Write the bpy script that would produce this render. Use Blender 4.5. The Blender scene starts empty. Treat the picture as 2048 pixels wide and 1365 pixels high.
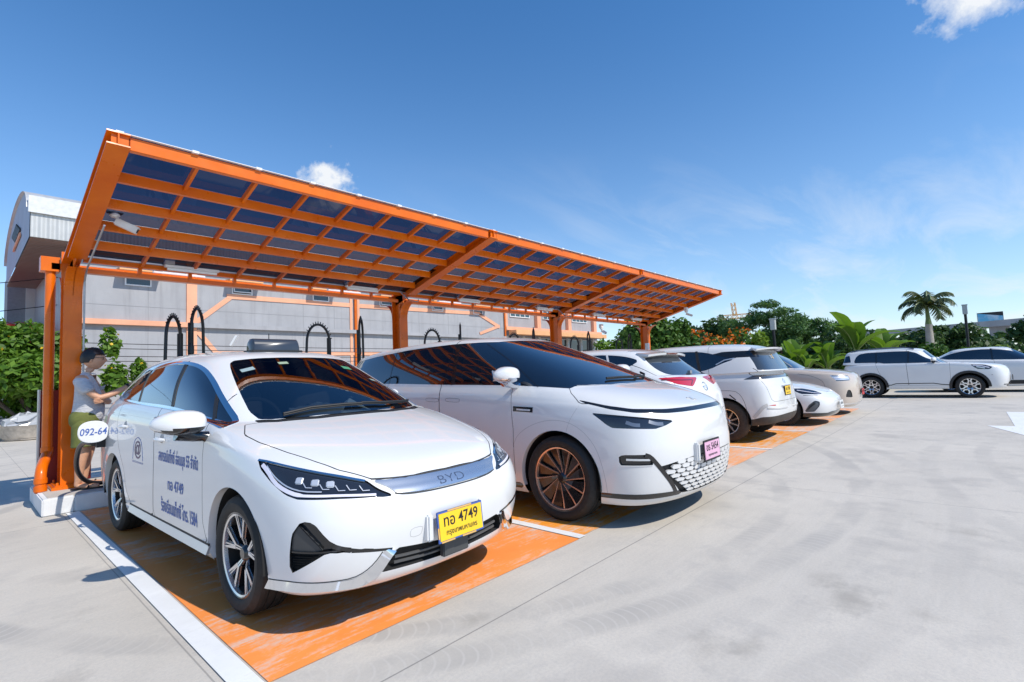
import bpy, bmesh, math, random
import numpy as np
from mathutils import Vector, Matrix
from mathutils.bvhtree import BVHTree
random.seed(7); RNG = np.random.default_rng(11)
SC = bpy.context.scene
COL = SC.collection
R = math.radians

# ---------------------------------------------------------------- camera
cd = bpy.data.cameras.new("camera"); cam = bpy.data.objects.new("camera", cd); COL.objects.link(cam)
cd.sensor_width = 36.0; cd.lens = 1011.94 / 2048 * 36.0; cd.clip_start = 0.05; cd.clip_end = 3000
CAM_H = 1.328
def _cam_matrix(yaw, pitch, roll):
    f = Vector((math.cos(pitch)*math.cos(yaw), math.cos(pitch)*math.sin(yaw), math.sin(pitch)))
    r = Vector((math.sin(yaw), -math.cos(yaw), 0)); u = r.cross(f)
    c, s = math.cos(roll), math.sin(roll)
    r2 = r*c + u*s; u2 = u*c - r*s
    m = Matrix((r2, u2, -f)).transposed().to_4x4(); m.translation = (0, 0, CAM_H)
    return m
cam.matrix_world = _cam_matrix(R(42.2217), R(3.7904), R(-2.2491))
SC.camera = cam

# ---------------------------------------------------------------- sun, sky, exposure
SUN_DIR = Vector((0.17, -1.0, 1.10)).normalized()      # towards the sun
sl = bpy.data.lights.new("sun", 'SUN'); sl.energy = 4.2; sl.angle = R(0.5); sl.color = (1.0, 0.945, 0.85)
sun = bpy.data.objects.new("sun", sl); COL.objects.link(sun)
sun.rotation_euler = SUN_DIR.to_track_quat('Z', 'Y').to_euler(); sun.location = (0, -10, 20)
W = bpy.data.worlds.new("World"); SC.world = W; W.use_nodes = True
wn = W.node_tree.nodes; wl = W.node_tree.links; wn.clear()
def wnode(t, **kw):
    n = wn.new(t)
    for k, v in kw.items():
        if k.startswith('i_'):
            key = k[2:]; n.inputs[int(key) if key.isdigit() else key].default_value = v
        else: setattr(n, k, v)
    return n
def wmath(op, a, b=None, clamp=False):
    n = wn.new('ShaderNodeMath'); n.operation = op; n.use_clamp = clamp
    for i, q in enumerate((a, b)):
        if q is None: continue
        if isinstance(q, (int, float)): n.inputs[i].default_value = q
        else: wl.new(q, n.inputs[i])
    return n.outputs[0]
sky = wnode('ShaderNodeTexSky', sky_type='NISHITA', sun_disc=False)
sky.sun_elevation = math.asin(SUN_DIR.z); sky.sun_rotation = math.atan2(SUN_DIR.x, SUN_DIR.y)
sky.altitude = 0; sky.air_density = 1.0; sky.dust_density = 0.0; sky.ozone_density = 4.5
hs = wnode('ShaderNodeHueSaturation', i_Saturation=1.22, i_Value=1.52); wl.new(sky.outputs[0], hs.inputs['Color'])
tc = wnode('ShaderNodeTexCoord'); sep = wnode('ShaderNodeSeparateXYZ'); wl.new(tc.outputs['Generated'], sep.inputs[0])
zz = wmath('MAXIMUM', sep.outputs[2], 0.02)
px_ = wmath('DIVIDE', sep.outputs[0], wmath('ADD', zz, 0.10)); py_ = wmath('DIVIDE', sep.outputs[1], wmath('ADD', zz, 0.10))
cmb = wnode('ShaderNodeCombineXYZ'); wl.new(px_, cmb.inputs[0]); wl.new(py_, cmb.inputs[1])
mp = wnode('ShaderNodeMapping'); mp.inputs['Rotation'].default_value = (0, 0, R(38)); mp.inputs['Scale'].default_value = (0.55, 1.7, 1); wl.new(cmb.outputs[0], mp.inputs[0])
nz = wnode('ShaderNodeTexNoise', i_Scale=1.5, i_Detail=9.0, i_Roughness=0.62, i_Distortion=0.6); wl.new(mp.outputs[0], nz.inputs['Vector'])
nz2 = wnode('ShaderNodeTexNoise', i_Scale=0.55, i_Detail=3.0); wl.new(cmb.outputs[0], nz2.inputs['Vector'])
# thin cirrus, denser low over the right of the lot
cir = wmath('MULTIPLY', wmath('SUBTRACT', wmath('ADD', nz.outputs[0], wmath('MULTIPLY', nz2.outputs[0], 0.55)), 0.74), 2.6, clamp=True)
low = wmath('MULTIPLY', wmath('SUBTRACT', 0.42, sep.outputs[2]), 2.6, clamp=True)
side = wmath('MULTIPLY', wmath('ADD', wmath('SUBTRACT', sep.outputs[0], sep.outputs[1]), 0.38), 0.9, clamp=True)
cover = wmath('MULTIPLY', wmath('MULTIPLY', cir, low), wmath('ADD', wmath('MULTIPLY', side, 0.9), 0.06))
# low haze of cloud near the horizon
hz = wmath('MULTIPLY', wmath('POWER', wmath('SUBTRACT', 1.0, wmath('MAXIMUM', sep.outputs[2], 0.0)), 4.0), 0.58)
def puff(direction, size, dens, sc):
    d = Vector(direction).normalized()
    vm = wnode('ShaderNodeVectorMath', operation='DISTANCE'); wl.new(tc.outputs['Generated'], vm.inputs[0]); vm.inputs[1].default_value = d
    n = wnode('ShaderNodeTexNoise', i_Scale=sc, i_Detail=7.0, i_Roughness=0.6); wl.new(tc.outputs['Generated'], n.inputs['Vector'])
    fall = wmath('SUBTRACT', 1.0, wmath('DIVIDE', vm.outputs['Value'], size))
    return wmath('MULTIPLY', wmath('ADD', fall, wmath('MULTIPLY', wmath('SUBTRACT', n.outputs[0], 0.62), 2.2)), dens, clamp=True)
for args in [((0.435, 0.827, 0.354), 0.066, 1.7, 30.0), ((0.8690, -0.0520, 0.4920), 0.088, 1.6, 19.0)]:
    cover = wmath('MAXIMUM', cover, puff(*args))
mixh = wnode('ShaderNodeMixRGB'); wl.new(hz, mixh.inputs[0]); wl.new(hs.outputs[0], mixh.inputs[1]); mixh.inputs[2].default_value = (6.0, 7.3, 8.7, 1)
mixc = wnode('ShaderNodeMixRGB'); wl.new(cover, mixc.inputs[0]); wl.new(mixh.outputs[0], mixc.inputs[1])
mixc.inputs[2].default_value = (7.6, 7.9, 8.3, 1)
bg = wnode('ShaderNodeBackground', i_Strength=0.11); wl.new(mixc.outputs[0], bg.inputs[0])
wo = wnode('ShaderNodeOutputWorld'); wl.new(bg.outputs[0], wo.inputs[0])
SC.view_settings.view_transform = 'Standard'; SC.view_settings.look = 'None'
SC.view_settings.exposure = 0.10; SC.view_settings.gamma = 1.0; SC.view_settings.use_curve_mapping = False
SC.render.engine = 'CYCLES'
SC.cycles.max_bounces = 8; SC.cycles.transparent_max_bounces = 12
SC.cycles.use_denoising = True

# ---------------------------------------------------------------- materials
MATS = {}
class MT:
    """small node-tree helper"""
    def __init__(s, name):
        s.m = bpy.data.materials.new(name); s.m.use_nodes = True; s.t = s.m.node_tree; s.n = s.t.nodes; s.l = s.t.links
        s.b = s.n['Principled BSDF']; s._c = None
    def coord(s, kind='Object'):
        if s._c is None: s._c = s.n.new('ShaderNodeTexCoord')
        return s._c.outputs[kind]
    def val(s, sock, q):
        if isinstance(q, (int, float)): sock.default_value = q
        elif isinstance(q, tuple): sock.default_value = q if len(q) == len(sock.default_value) else q + (1,)
        else: s.l.new(q, sock)
    def math(s, op, a, b=0.0, clamp=False):
        n = s.n.new('ShaderNodeMath'); n.operation = op; n.use_clamp = clamp
        s.val(n.inputs[0], a); s.val(n.inputs[1], b); return n.outputs[0]
    def mapping(s, vec, scale=(1, 1, 1), rot=(0, 0, 0), loc=(0, 0, 0)):
        n = s.n.new('ShaderNodeMapping'); s.l.new(vec, n.inputs[0]); n.inputs['Scale'].default_value = scale
        n.inputs['Rotation'].default_value = rot; n.inputs['Location'].default_value = loc; return n.outputs[0]
    def noise(s, vec, scale, detail=4, rough=0.55, dist=0.0):
        n = s.n.new('ShaderNodeTexNoise'); s.l.new(vec, n.inputs['Vector']); n.inputs['Scale'].default_value = scale
        n.inputs['Detail'].default_value = detail; n.inputs['Roughness'].default_value = rough; n.inputs['Distortion'].default_value = dist
        return n.outputs[0]
    def ramp(s, f, stops):
        n = s.n.new('ShaderNodeValToRGB'); s.l.new(f, n.inputs[0]); e = n.color_ramp.elements
        while len(e) < len(stops): e.new(0.5)
        for i, (p, c) in enumerate(stops):
            e[i].position = p; e[i].color = (c, c, c, 1) if isinstance(c, (int, float)) else c + (1,)
        return n.outputs[0]
    def mix(s, f, a, b, mode='MIX'):
        n = s.n.new('ShaderNodeMixRGB'); n.blend_type = mode; s.val(n.inputs[0], f); s.val(n.inputs[1], a); s.val(n.inputs[2], b); return n.outputs[0]
    def bump(s, h, strength=0.2, dist=0.01):
        n = s.n.new('ShaderNodeBump'); n.inputs['Strength'].default_value = strength; n.inputs['Distance'].default_value = dist
        s.l.new(h, n.inputs['Height']); s.l.new(n.outputs[0], s.b.inputs['Normal'])
    def sep(s, vec):
        n = s.n.new('ShaderNodeSeparateXYZ'); s.l.new(vec, n.inputs[0]); return n.outputs
    def set(s, **kw):
        for k, v in kw.items(): s.val(s.b.inputs[k.replace('_', ' ')], v)
        return s
def simple(name, col, rough=0.5, metal=0.0, var=0.0, vscale=8.0, coat=0.0, spec=0.5, bump=0.0):
    if name in MATS: return MATS[name]
    t = MT(name); c = col
    if var:
        f = t.noise(t.coord(), vscale, 5, 0.6)
        lo = tuple(max(0, x*(1-var)) for x in col); hi = tuple(min(1, x*(1+var)) for x in col)
        c = t.mix(t.ramp(f, [(0.3, 0.0), (0.7, 1.0)]), lo, hi)
        if bump: t.bump(f, bump)
    t.set(Base_Color=c, Roughness=rough, Metallic=metal); t.b.inputs['Coat Weight'].default_value = coat
    t.b.inputs['Coat Roughness'].default_value = 0.03; t.b.inputs['Specular IOR Level'].default_value = spec
    MATS[name] = t.m; return t.m

# ---------------------------------------------------------------- object helpers
def origin_of(o):
    v = Vector((0, 0, 0))
    while o is not None: v += o.location; o = o.parent
    return v
def tag(o, label=None, cat=None, group=None, kind=None):
    if label: o['label'] = label
    if cat: o['category'] = cat
    if group: o['group'] = group
    if kind: o['kind'] = kind
    return o
def thing(name, label, cat, loc=(0, 0, 0), group=None):
    o = bpy.data.objects.new(name, None); COL.objects.link(o); o.location = loc; o.empty_display_size = 0.2
    return tag(o, label, cat, group)
def link(name, me, parent=None, label=None):
    o = bpy.data.objects.new(name, me); COL.objects.link(o)
    if parent is not None: o.parent = parent
    if label: o['label'] = label
    return o
def copy_tree(o, parent=None):
    c = o.copy(); COL.objects.link(c)
    if parent is not None: c.parent = parent
    for ch in list(o.children): copy_tree(ch, c)
    return c
class MB:
    def __init__(s): s.v = []; s.f = []; s.m = []
    def add(s, vs, fs, mi=0):
        b = len(s.v); s.v += [tuple(p) for p in vs]; s.f += [tuple(i+b for i in f) for f in fs]; s.m += [mi]*len(fs); return s
    def box(s, lo, hi, mi=0):
        x0, y0, z0 = lo; x1, y1, z1 = hi
        return s.add([(x0,y0,z0),(x1,y0,z0),(x1,y1,z0),(x0,y1,z0),(x0,y0,z1),(x1,y0,z1),(x1,y1,z1),(x0,y1,z1)],
                     [(0,3,2,1),(4,5,6,7),(0,1,5,4),(1,2,6,5),(2,3,7,6),(3,0,4,7)], mi)
    def bar(s, a, b, w, h, up=(0, 0, 1), mi=0):
        a = Vector(a); b = Vector(b); d = (b-a).normalized(); u = Vector(up)
        r = d.cross(u).normalized(); u = r.cross(d).normalized(); r = r*(w/2); u = u*(h/2)
        return s.add([a-r-u, a+r-u, a+r+u, a-r+u, b-r-u, b+r-u, b+r+u, b-r+u],
                     [(0,1,2,3),(7,6,5,4),(0,4,5,1),(1,5,6,2),(2,6,7,3),(3,7,4,0)], mi)
    def tube(s, pts, r, n=10, mi=0, cap=True):
        pts = [Vector(p) for p in pts]; rr = r if isinstance(r, (list, tuple)) else [r]*len(pts)
        rings = []; prev = None
        for i, p in enumerate(pts):
            d = (pts[min(i+1, len(pts)-1)] - pts[max(i-1, 0)]).normalized()
            if prev is None:
                a = Vector((0, 0, 1)) if abs(d.z) < 0.9 else Vector((1, 0, 0)); x = d.cross(a).normalized()
            else: x = (prev - d*prev.dot(d)).normalized()
            prev = x; y = d.cross(x)
            rings.append([p + (x*math.cos(t)+y*math.sin(t))*rr[i] for t in [2*math.pi*k/n for k in range(n)]])
        vs = [q for rg in rings for q in rg]; fs = []
        for i in range(len(pts)-1):
            for k in range(n): fs.append((i*n+k, i*n+(k+1) % n, (i+1)*n+(k+1) % n, (i+1)*n+k))
        if cap: fs += [tuple(range(n))[::-1], tuple((len(pts)-1)*n+k for k in range(n))]
        return s.add(vs, fs, mi)
    def prism(s, poly, origin, ux, uy, ext, mi=0):
        o = Vector(origin); ux = Vector(ux); uy = Vector(uy); e = Vector(ext); n = len(poly)
        a = [o+ux*p[0]+uy*p[1] for p in poly]
        return s.add(a+[q+e for q in a], [tuple(range(n))[::-1], tuple(range(n, 2*n))]+[(i, (i+1) % n, n+(i+1) % n, n+i) for i in range(n)], mi)
    def lathe(s, prof, center, axis, n=32, mi=0, closed=False):
        """prof: list of (radius, offset along axis)"""
        c = Vector(center); d = Vector(axis).normalized()
        a = Vector((0, 0, 1)) if abs(d.z) < 0.9 else Vector((1, 0, 0)); x = d.cross(a).normalized(); y = d.cross(x)
        vs = [c + d*h + (x*math.cos(t)+y*math.sin(t))*r for (r, h) in prof for t in [2*math.pi*k/n for k in range(n)]]
        fs = [(i*n+k, i*n+(k+1) % n, (i+1)*n+(k+1) % n, (i+1)*n+k) for i in range(len(prof)-1) for k in range(n)]
        return s.add(vs, fs, mi)
    def build(s, name, mats, parent=None, smooth=False, label=None, angle=None, bevel=0.0):
        me = bpy.data.meshes.new(name); o3 = origin_of(parent) if parent is not None else Vector((0, 0, 0))
        me.from_pydata([(p[0]-o3.x, p[1]-o3.y, p[2]-o3.z) for p in s.v], [], s.f)
        if not isinstance(mats, (list, tuple)): mats = [mats]
        for m in mats: me.materials.append(m)
        me.polygons.foreach_set('material_index', s.m)
        bm = bmesh.new(); bm.from_mesh(me)
        if bevel: bmesh.ops.bevel(bm, geom=[e for e in bm.edges if e.is_manifold and e.calc_face_angle(0) > 0.6], offset=bevel, segments=2, affect='EDGES', clamp_overlap=True)
        bmesh.ops.recalc_face_normals(bm, faces=bm.faces); bm.to_mesh(me); bm.free()
        if smooth or bevel: me.polygons.foreach_set('use_smooth', [True]*len(me.polygons)); me.set_sharp_from_angle(angle=R(angle or 40))
        me.update(); return link(name, me, parent, label)
def text_mesh(body, size=1.0, extrude=0.0, width=None, height=None, shear=0.0, res=3, bold=0.0):
    """lettering as a mesh in its own XY plane, centred; returns (verts, faces)"""
    cu = bpy.data.curves.new('t', 'FONT'); cu.body = body; cu.size = size; cu.align_x = 'CENTER'; cu.align_y = 'CENTER'
    cu.extrude = extrude; cu.shear = shear; cu.resolution_u = res; cu.offset = bold
    ob = bpy.data.objects.new('t', cu); COL.objects.link(ob); dg = bpy.context.evaluated_depsgraph_get()
    me = bpy.data.meshes.new_from_object(ob.evaluated_get(dg))
    vs = np.array([v.co[:] for v in me.vertices]) if len(me.vertices) else np.zeros((0, 3)); fs = [tuple(p.vertices) for p in me.polygons]
    bpy.data.objects.remove(ob); bpy.data.curves.remove(cu); bpy.data.meshes.remove(me)
    if len(vs):
        lo = vs.min(0); hi = vs.max(0); vs[:, :2] -= ((lo+hi)/2)[:2]
        if width: vs[:, 0] *= width/(hi[0]-lo[0])
        if height: vs[:, 1] *= height/(hi[1]-lo[1])
    return vs, fs
# ================================================================ MATERIALS OF THE PLACE
def mat_concrete():
    t = MT('concrete'); c = t.coord('Object'); x, y, z = t.sep(c)
    big = t.noise(c, 0.55, 6, 0.62, 0.4); mid = t.noise(c, 2.6, 6, 0.65); fine = t.noise(c, 60, 4, 0.6)
    brush = t.noise(t.mapping(c, (0.9, 14, 1), (0, 0, R(-28))), 1.6, 6, 0.7)
    base = t.mix(t.ramp(big, [(0.32, 0.0), (0.68, 1.0)]), (0.51, 0.465, 0.40), (0.64, 0.58, 0.495))
    base = t.mix(t.ramp(brush, [(0.42, 0.0), (0.75, 0.28)]), base, (0.66, 0.61, 0.54))
    base = t.mix(t.ramp(mid, [(0.52, 0.0), (0.72, 0.55)]), base, (0.40, 0.375, 0.345))
    sp2 = t.noise(c, 260, 2, 0.6); base = t.mix(t.ramp(sp2, [(0.30, 0.30), (0.46, 0.0)]), base, (0.26, 0.25, 0.24))
    base = t.mix(t.ramp(fine, [(0.35, 0.22), (0.6, 0.0)]), base, (0.33, 0.32, 0.31))
    spots = t.noise(c, 1.15, 3, 0.5); base = t.mix(t.ramp(spots, [(0.58, 0.0), (0.70, 0.36)]), base, (0.30, 0.28, 0.26))
    # tyre tracks: curving bands of dust with pale tread grooves
    for (cx_, cy_, rad, w, st, a0, a1) in [(4.453, 6.031, 4.66, .105, .85, 0, 9), (5.354, 8.11, 7.22, .12, .9, 0, 9), (5.354, 8.11, 7.50, .10, .35, 0, 9), (5.2, 8.4, 8.25, .12, .45, 0, 9), (9.0, -9.0, 9.55, .12, .42, 0, 9), (9.4, -8.6, 8.6, .11, .5, 0, 9), (2.0, -4.2, 5.1, .10, .30, 0, 9)]:
        dx = t.math('SUBTRACT', x, cx_); dy = t.math('SUBTRACT', y, cy_)
        rr = t.math('SQRT', t.math('ADD', t.math('MULTIPLY', dx, dx), t.math('MULTIPLY', dy, dy)))
        off = t.math('SUBTRACT', rr, rad); across = t.math('ABSOLUTE', off); along = t.math('MULTIPLY', t.math('ARCTAN2', dy, dx), rad)
        edge = t.math('ADD', w, t.math('MULTIPLY', t.math('SUBTRACT', mid, 0.5), 0.10))
        band = t.math('MULTIPLY', t.math('SUBTRACT', edge, across), 22.0, True)
        patch = t.ramp(t.noise(t.mapping(c, (1, 1, 1), (0, 0, 0), (cx_, rad, 0)), 1.1, 4, 0.6), [(0.39, 0.0), (0.63, 1.0)])
        m_ = t.math('MULTIPLY', t.math('MULTIPLY', band, patch), st)
        base = t.mix(m_, base, (0.405, 0.375, 0.335))
        ph = t.math('ADD', t.math('MULTIPLY', along, 92.0), t.math('MULTIPLY', t.math('MULTIPLY', off, off), 330.0))
        gro = t.math('MULTIPLY', t.math('SUBTRACT', t.math('SINE', ph), 0.72), 3.5, True)
        base = t.mix(t.math('MULTIPLY', t.math('MULTIPLY', gro, m_), 0.42), base, (0.64, 0.60, 0.55))
    # oily smudges
    for (sx, sy, sr) in [(2.42, 1.05, .22), (2.55, .88, .15), (3.40, .62, .30), (3.42, .28, .20), (1.94, 2.12, .12), (3.6, .78, .22), (.35, 3.2, .20), (.55, 4.1, .22), (.62, 2.7, .10), (5.2, .2, .4), (7.2, -.6, .35)]:
        dx = t.math('SUBTRACT', x, sx); dy = t.math('SUBTRACT', y, sy); rr = t.math('SQRT', t.math('ADD', t.math('MULTIPLY', dx, dx), t.math('MULTIPLY', t.math('MULTIPLY', dy, dy), 2.2)))
        k = t.math('SUBTRACT', t.math('ADD', t.math('SUBTRACT', 1.0, t.math('DIVIDE', rr, sr)), t.math('MULTIPLY', t.math('SUBTRACT', mid, 0.5), 3.0)), t.math('MULTIPLY', brush, 0.55), True)
        base = t.mix(t.math('MULTIPLY', k, 0.5), base, (0.30, 0.27, 0.23))
    # saw-cut joints between slabs
    def joint(s, p, w=0.006, a=0.62):
        nonlocal base
        wob = t.math('MULTIPLY', t.math('SUBTRACT', mid, 0.5), 0.006)
        d = t.math('ABSOLUTE', t.math('ADD', t.math('SUBTRACT', s, p), wob))
        base = t.mix(t.math('MULTIPLY', t.math('MULTIPLY', t.math('SUBTRACT', w, d), 400.0, True), a), base, (0.13, 0.125, 0.12))
    for q in (2.03, -2.6, 7.0, 12.5): joint(y, q)
    for q in (-4.5, 0.815, 6.06, 11.49, 16.9, 22.3): joint(x, q, 0.005, 0.5)
    t.set(Base_Color=base, Roughness=t.ramp(mid, [(0.3, 0.62), (0.7, 0.85)])); t.b.inputs['Specular IOR Level'].default_value = 0.35
    t.bump(t.math('ADD', t.math('MULTIPLY', brush, 0.35), fine), 0.14, 0.004)
    return t.m
def mat_groundpaint(name, col, wear, dirt=0.25):
    t = MT(name); c = t.coord('Object')
    a = t.noise(c, 1.7, 7, 0.68, 0.5); b = t.noise(t.mapping(c, (1.0, 9, 1), (0, 0, R(-30))), 2.2, 7, 0.75); f = t.noise(c, 45, 3)
    d = t.noise(c, 5, 6, 0.7)
    base = t.mix(t.ramp(a, [(0.35, 0.0), (0.7, 0.45)]), col, tuple(min(1, q*1.25+0.03) for q in col))
    base = t.mix(t.ramp(d, [(0.52, 0.0), (0.75, dirt)]), base, tuple(q*0.55 for q in col))
    m = t.math('ADD', t.math('MULTIPLY', a, 0.45), t.math('ADD', t.math('MULTIPLY', b, 0.45), t.math('MULTIPLY', f, 0.1)))
    base = t.mix(t.ramp(m, [(0.50+wear, 0.0), (0.60+wear, 0.75)]), base, (0.62, 0.59, 0.55))
    t.set(Base_Color=base, Roughness=0.62); t.bump(t.math('ADD', b, f), 0.18, 0.003); return t.m
def mat_steel():
    t = MT('orange_steel'); c = t.coord('Object'); n = t.noise(c, 2.2, 5, 0.6); s = t.noise(t.mapping(c, (2, 2, 0.3)), 9, 5, 0.7)
    base = t.mix(t.ramp(n, [(0.35, 0.0), (0.7, 1.0)]), (0.68, 0.122, 0.001), (0.78, 0.170, 0.003))
    base = t.mix(t.ramp(s, [(0.62, 0.0), (0.8, 0.25)]), base, (0.45, 0.10, 0.02))
    t.set(Base_Color=base, Roughness=t.ramp(t.noise(c, 6, 4), [(0.3, 0.24), (0.7, 0.42)])); t.b.inputs['Coat Weight'].default_value = 0.12; t.b.inputs['Specular IOR Level'].default_value = 0.35
    t.b.inputs['Coat Roughness'].default_value = 0.12; t.bump(t.noise(c, 26, 3), 0.06, 0.004); return t.m
def mat_wall(name, col, stain=0.3, k=1.0):
    t = MT(name); c = t.coord('Object'); a = t.noise(c, 0.7*k, 6, 0.6); st = t.noise(t.mapping(c, (2.2, 2.2, 0.16)), 1.6*k, 7, 0.7); f = t.noise(c, 22*k, 4)
    base = t.mix(t.ramp(a, [(0.3, 0.0), (0.7, 1.0)]), tuple(q*0.9 for q in col), tuple(min(1, q*1.1) for q in col))
    base = t.mix(t.ramp(st, [(0.50, 0.0), (0.72, stain)]), base, tuple(q*0.62+0.02 for q in col))
    base = t.mix(t.ramp(f, [(0.3, 0.15), (0.55, 0.0)]), base, tuple(q*0.8 for q in col))
    t.set(Base_Color=base, Roughness=0.85); t.bump(f, 0.15, 0.01); return t.m
def mat_corrugated(name, col, axis=0, pitch=30.0):
    t = MT(name); c = t.coord('Object'); xyz = t.sep(c); w = t.math('SINE', t.math('MULTIPLY', xyz[axis], pitch))
    n = t.noise(c, 1.2, 5, 0.6); base = t.mix(t.ramp(n, [(0.3, 0.0), (0.7, 1.0)]), tuple(q*0.82 for q in col), col)
    t.set(Base_Color=base, Roughness=0.45, Metallic=0.15); t.bump(w, 0.8, 0.03); return t.m
def mat_tint():
    t = MT('tinted_sheet'); t.n.remove(t.b); g = t.n.new('ShaderNodeBsdfGlossy'); g.inputs['Roughness'].default_value = 0.03; g.inputs['Color'].default_value = (0.9, 0.93, 1, 1)
    tr = t.n.new('ShaderNodeBsdfTransparent'); tr.inputs['Color'].default_value = (0.066, 0.076, 0.115, 1)
    ge = t.n.new('ShaderNodeNewGeometry'); vd = t.n.new('ShaderNodeVectorMath'); vd.operation = 'DOT_PRODUCT'; t.l.new(ge.outputs['Incoming'], vd.inputs[0]); t.l.new(ge.outputs['Normal'], vd.inputs[1])
    fr = t.math('ADD', t.math('MULTIPLY', t.math('POWER', t.math('SUBTRACT', 1.0, t.math('ABSOLUTE', vd.outputs['Value'])), 5.0), 0.8), 0.025)
    mx = t.n.new('ShaderNodeMixShader'); t.l.new(fr, mx.inputs[0]); t.l.new(tr.outputs[0], mx.inputs[1]); t.l.new(g.outputs[0], mx.inputs[2])
    t.l.new(mx.outputs[0], t.n['Material Output'].inputs['Surface']); return t.m
M_CONC = mat_concrete()
M_ORANGE_G = mat_groundpaint('orange_bay_paint', (0.89, 0.275, 0.055), 0.0, 0.12)
M_ORANGE_P = mat_groundpaint('faded_bay_paint', (0.84, 0.36, 0.15), -0.03)
M_AMBER_G = mat_groundpaint('amber_bay_paint', (0.86, 0.30, 0.022), -0.02)
M_WHITE_G = mat_groundpaint('white_line_paint', (0.74, 0.74, 0.73), 0.04, 0.18)
M_STEEL = mat_steel(); M_TINT = mat_tint()
M_WALL = mat_wall('grey_render_wall', (0.36, 0.36, 0.375), 0.6); M_SALMON = mat_wall('salmon_band', (0.80, 0.39, 0.24), 0.22, 2.0)
M_WHITEWALL = mat_wall('white_kerb', (0.72, 0.72, 0.72), 0.25, 3.0)
M_PLINTHTOP = mat_wall('kerb_top', (0.50, 0.46, 0.41), 0.3, 3.0)
M_DARK = simple('dark_void', (0.015, 0.016, 0.018), 0.5)
M_BLACK = simple('black_rubber', (0.012, 0.012, 0.013), 0.55, var=0.3)
M_GALV = simple('galvanised_steel', (0.45, 0.46, 0.47), 0.4, 0.7, var=0.15)
M_WHITEPL = simple('white_plastic', (0.75, 0.75, 0.74), 0.35, var=0.05)
M_METALROOF = mat_corrugated('metal_cladding', (0.60, 0.60, 0.58), 0, 26.0)
M_ROOFLIGHT = mat_corrugated('curved_roof_sheet', (0.55, 0.55, 0.545), 0, 13.0)
M_SOFFIT = mat_corrugated('soffit_sheet', (0.30, 0.20, 0.16), 1, 22.0)
M_SIDECLAD = mat_corrugated('grey_side_cladding', (0.30, 0.28, 0.30), 1, 12.0)
M_GABLE = mat_wall('blue_grey_gable', (0.36, 0.42, 0.52), 0.15)
M_PALEWALL = mat_wall('pale_column', (0.66, 0.65, 0.61), 0.2)

# ================================================================ GROUND
g = MB(); N = 40
for i in range(N):
    for j in range(N): pass
g.add([(-400, -400, 0), (900, -400, 0), (900, 900, 0), (-400, 900, 0)], [(0, 1, 2, 3)])
tag(g.build('ground', M_CONC), kind='structure')
LX = [0.90, 3.42, 5.98, 8.62, 11.15, 13.95, 17.05]          # bay dividing lines
bay_m = [M_ORANGE_G, M_AMBER_G, M_ORANGE_P, M_AMBER_G, M_ORANGE_P, M_ORANGE_P]
for i in range(6):
    x0 = LX[i]+(0.05 if i else 0.07); x1 = LX[i+1]-0.05
    b = MB()
    if i == 0: b.add([(x0, 2.42, .004), (3.37, 2.42, .004), (3.37, 7.44, .004), (x0, 7.44, .004)], [(0, 1, 2, 3)])
    else: b.add([(x0, 2.45, .004), (x1, 2.45, .004), (x1, 7.44, .004), (x0, 7.44, .004)], [(0, 1, 2, 3)])
    tag(b.build('parking_bay', bay_m[i]), kind='structure')
l = MB()
for i, x in enumerate(LX):
    w = 0.055 if i == 0 else 0.045
    y0 = 0.5 if i == 0 else 2.42
    l.add([(x-w, y0, .008), (x+w, y0, .008), (x+w, 7.44, .008), (x-w, 7.44, .008)], [(0, 1, 2, 3)])
tag(l.build('bay_line', M_WHITE_G), kind='structure')
a = MB()      # painted arrow on the lane
a.add([(10.46, -.95, .004), (13.28, -1.80, .004), (13.28, -.10, .004)], [(0, 1, 2)])
a.add([(13.5, -1.42, .004), (16.6, -1.42, .004), (16.6, -.48, .004), (13.5, -.48, .004)], [(0, 1, 2, 3)]); a.add([(13.28, -1.42, .004), (13.5, -1.42, .004), (13.5, -.48, .004), (13.28, -.48, .004)], [(0, 1, 2, 3)])
tag(a.build('lane_arrow', M_WHITE_G), kind='structure')
# second white line and paint strip behind the plinth
b = MB(); b.add([(-0.02, 8.95, .004), (0.62, 8.95, .004), (0.62, 10.9, .004), (-0.02, 10.9, .004)], [(0, 1, 2, 3)])

# ================================================================ KERB PLINTH
t_k = thing('kerb_plinth', 'long white painted kerb with concrete top carrying the orange posts and chargers', 'kerb', (0.65, 7.46, 0))
k = MB(); k.box((0.65, 7.46, 0), (0.92, 8.75, .185)); k.box((0.92, 7.46, 0), (17.2, 8.75, .180))
k.build('kerb_face', M_WHITEWALL, t_k, bevel=0.012)
k = MB(); k.box((0.70, 7.51, .17), (17.15, 8.70, .189)); k.build('kerb_top', M_PLINTHTOP, t_k)

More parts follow.
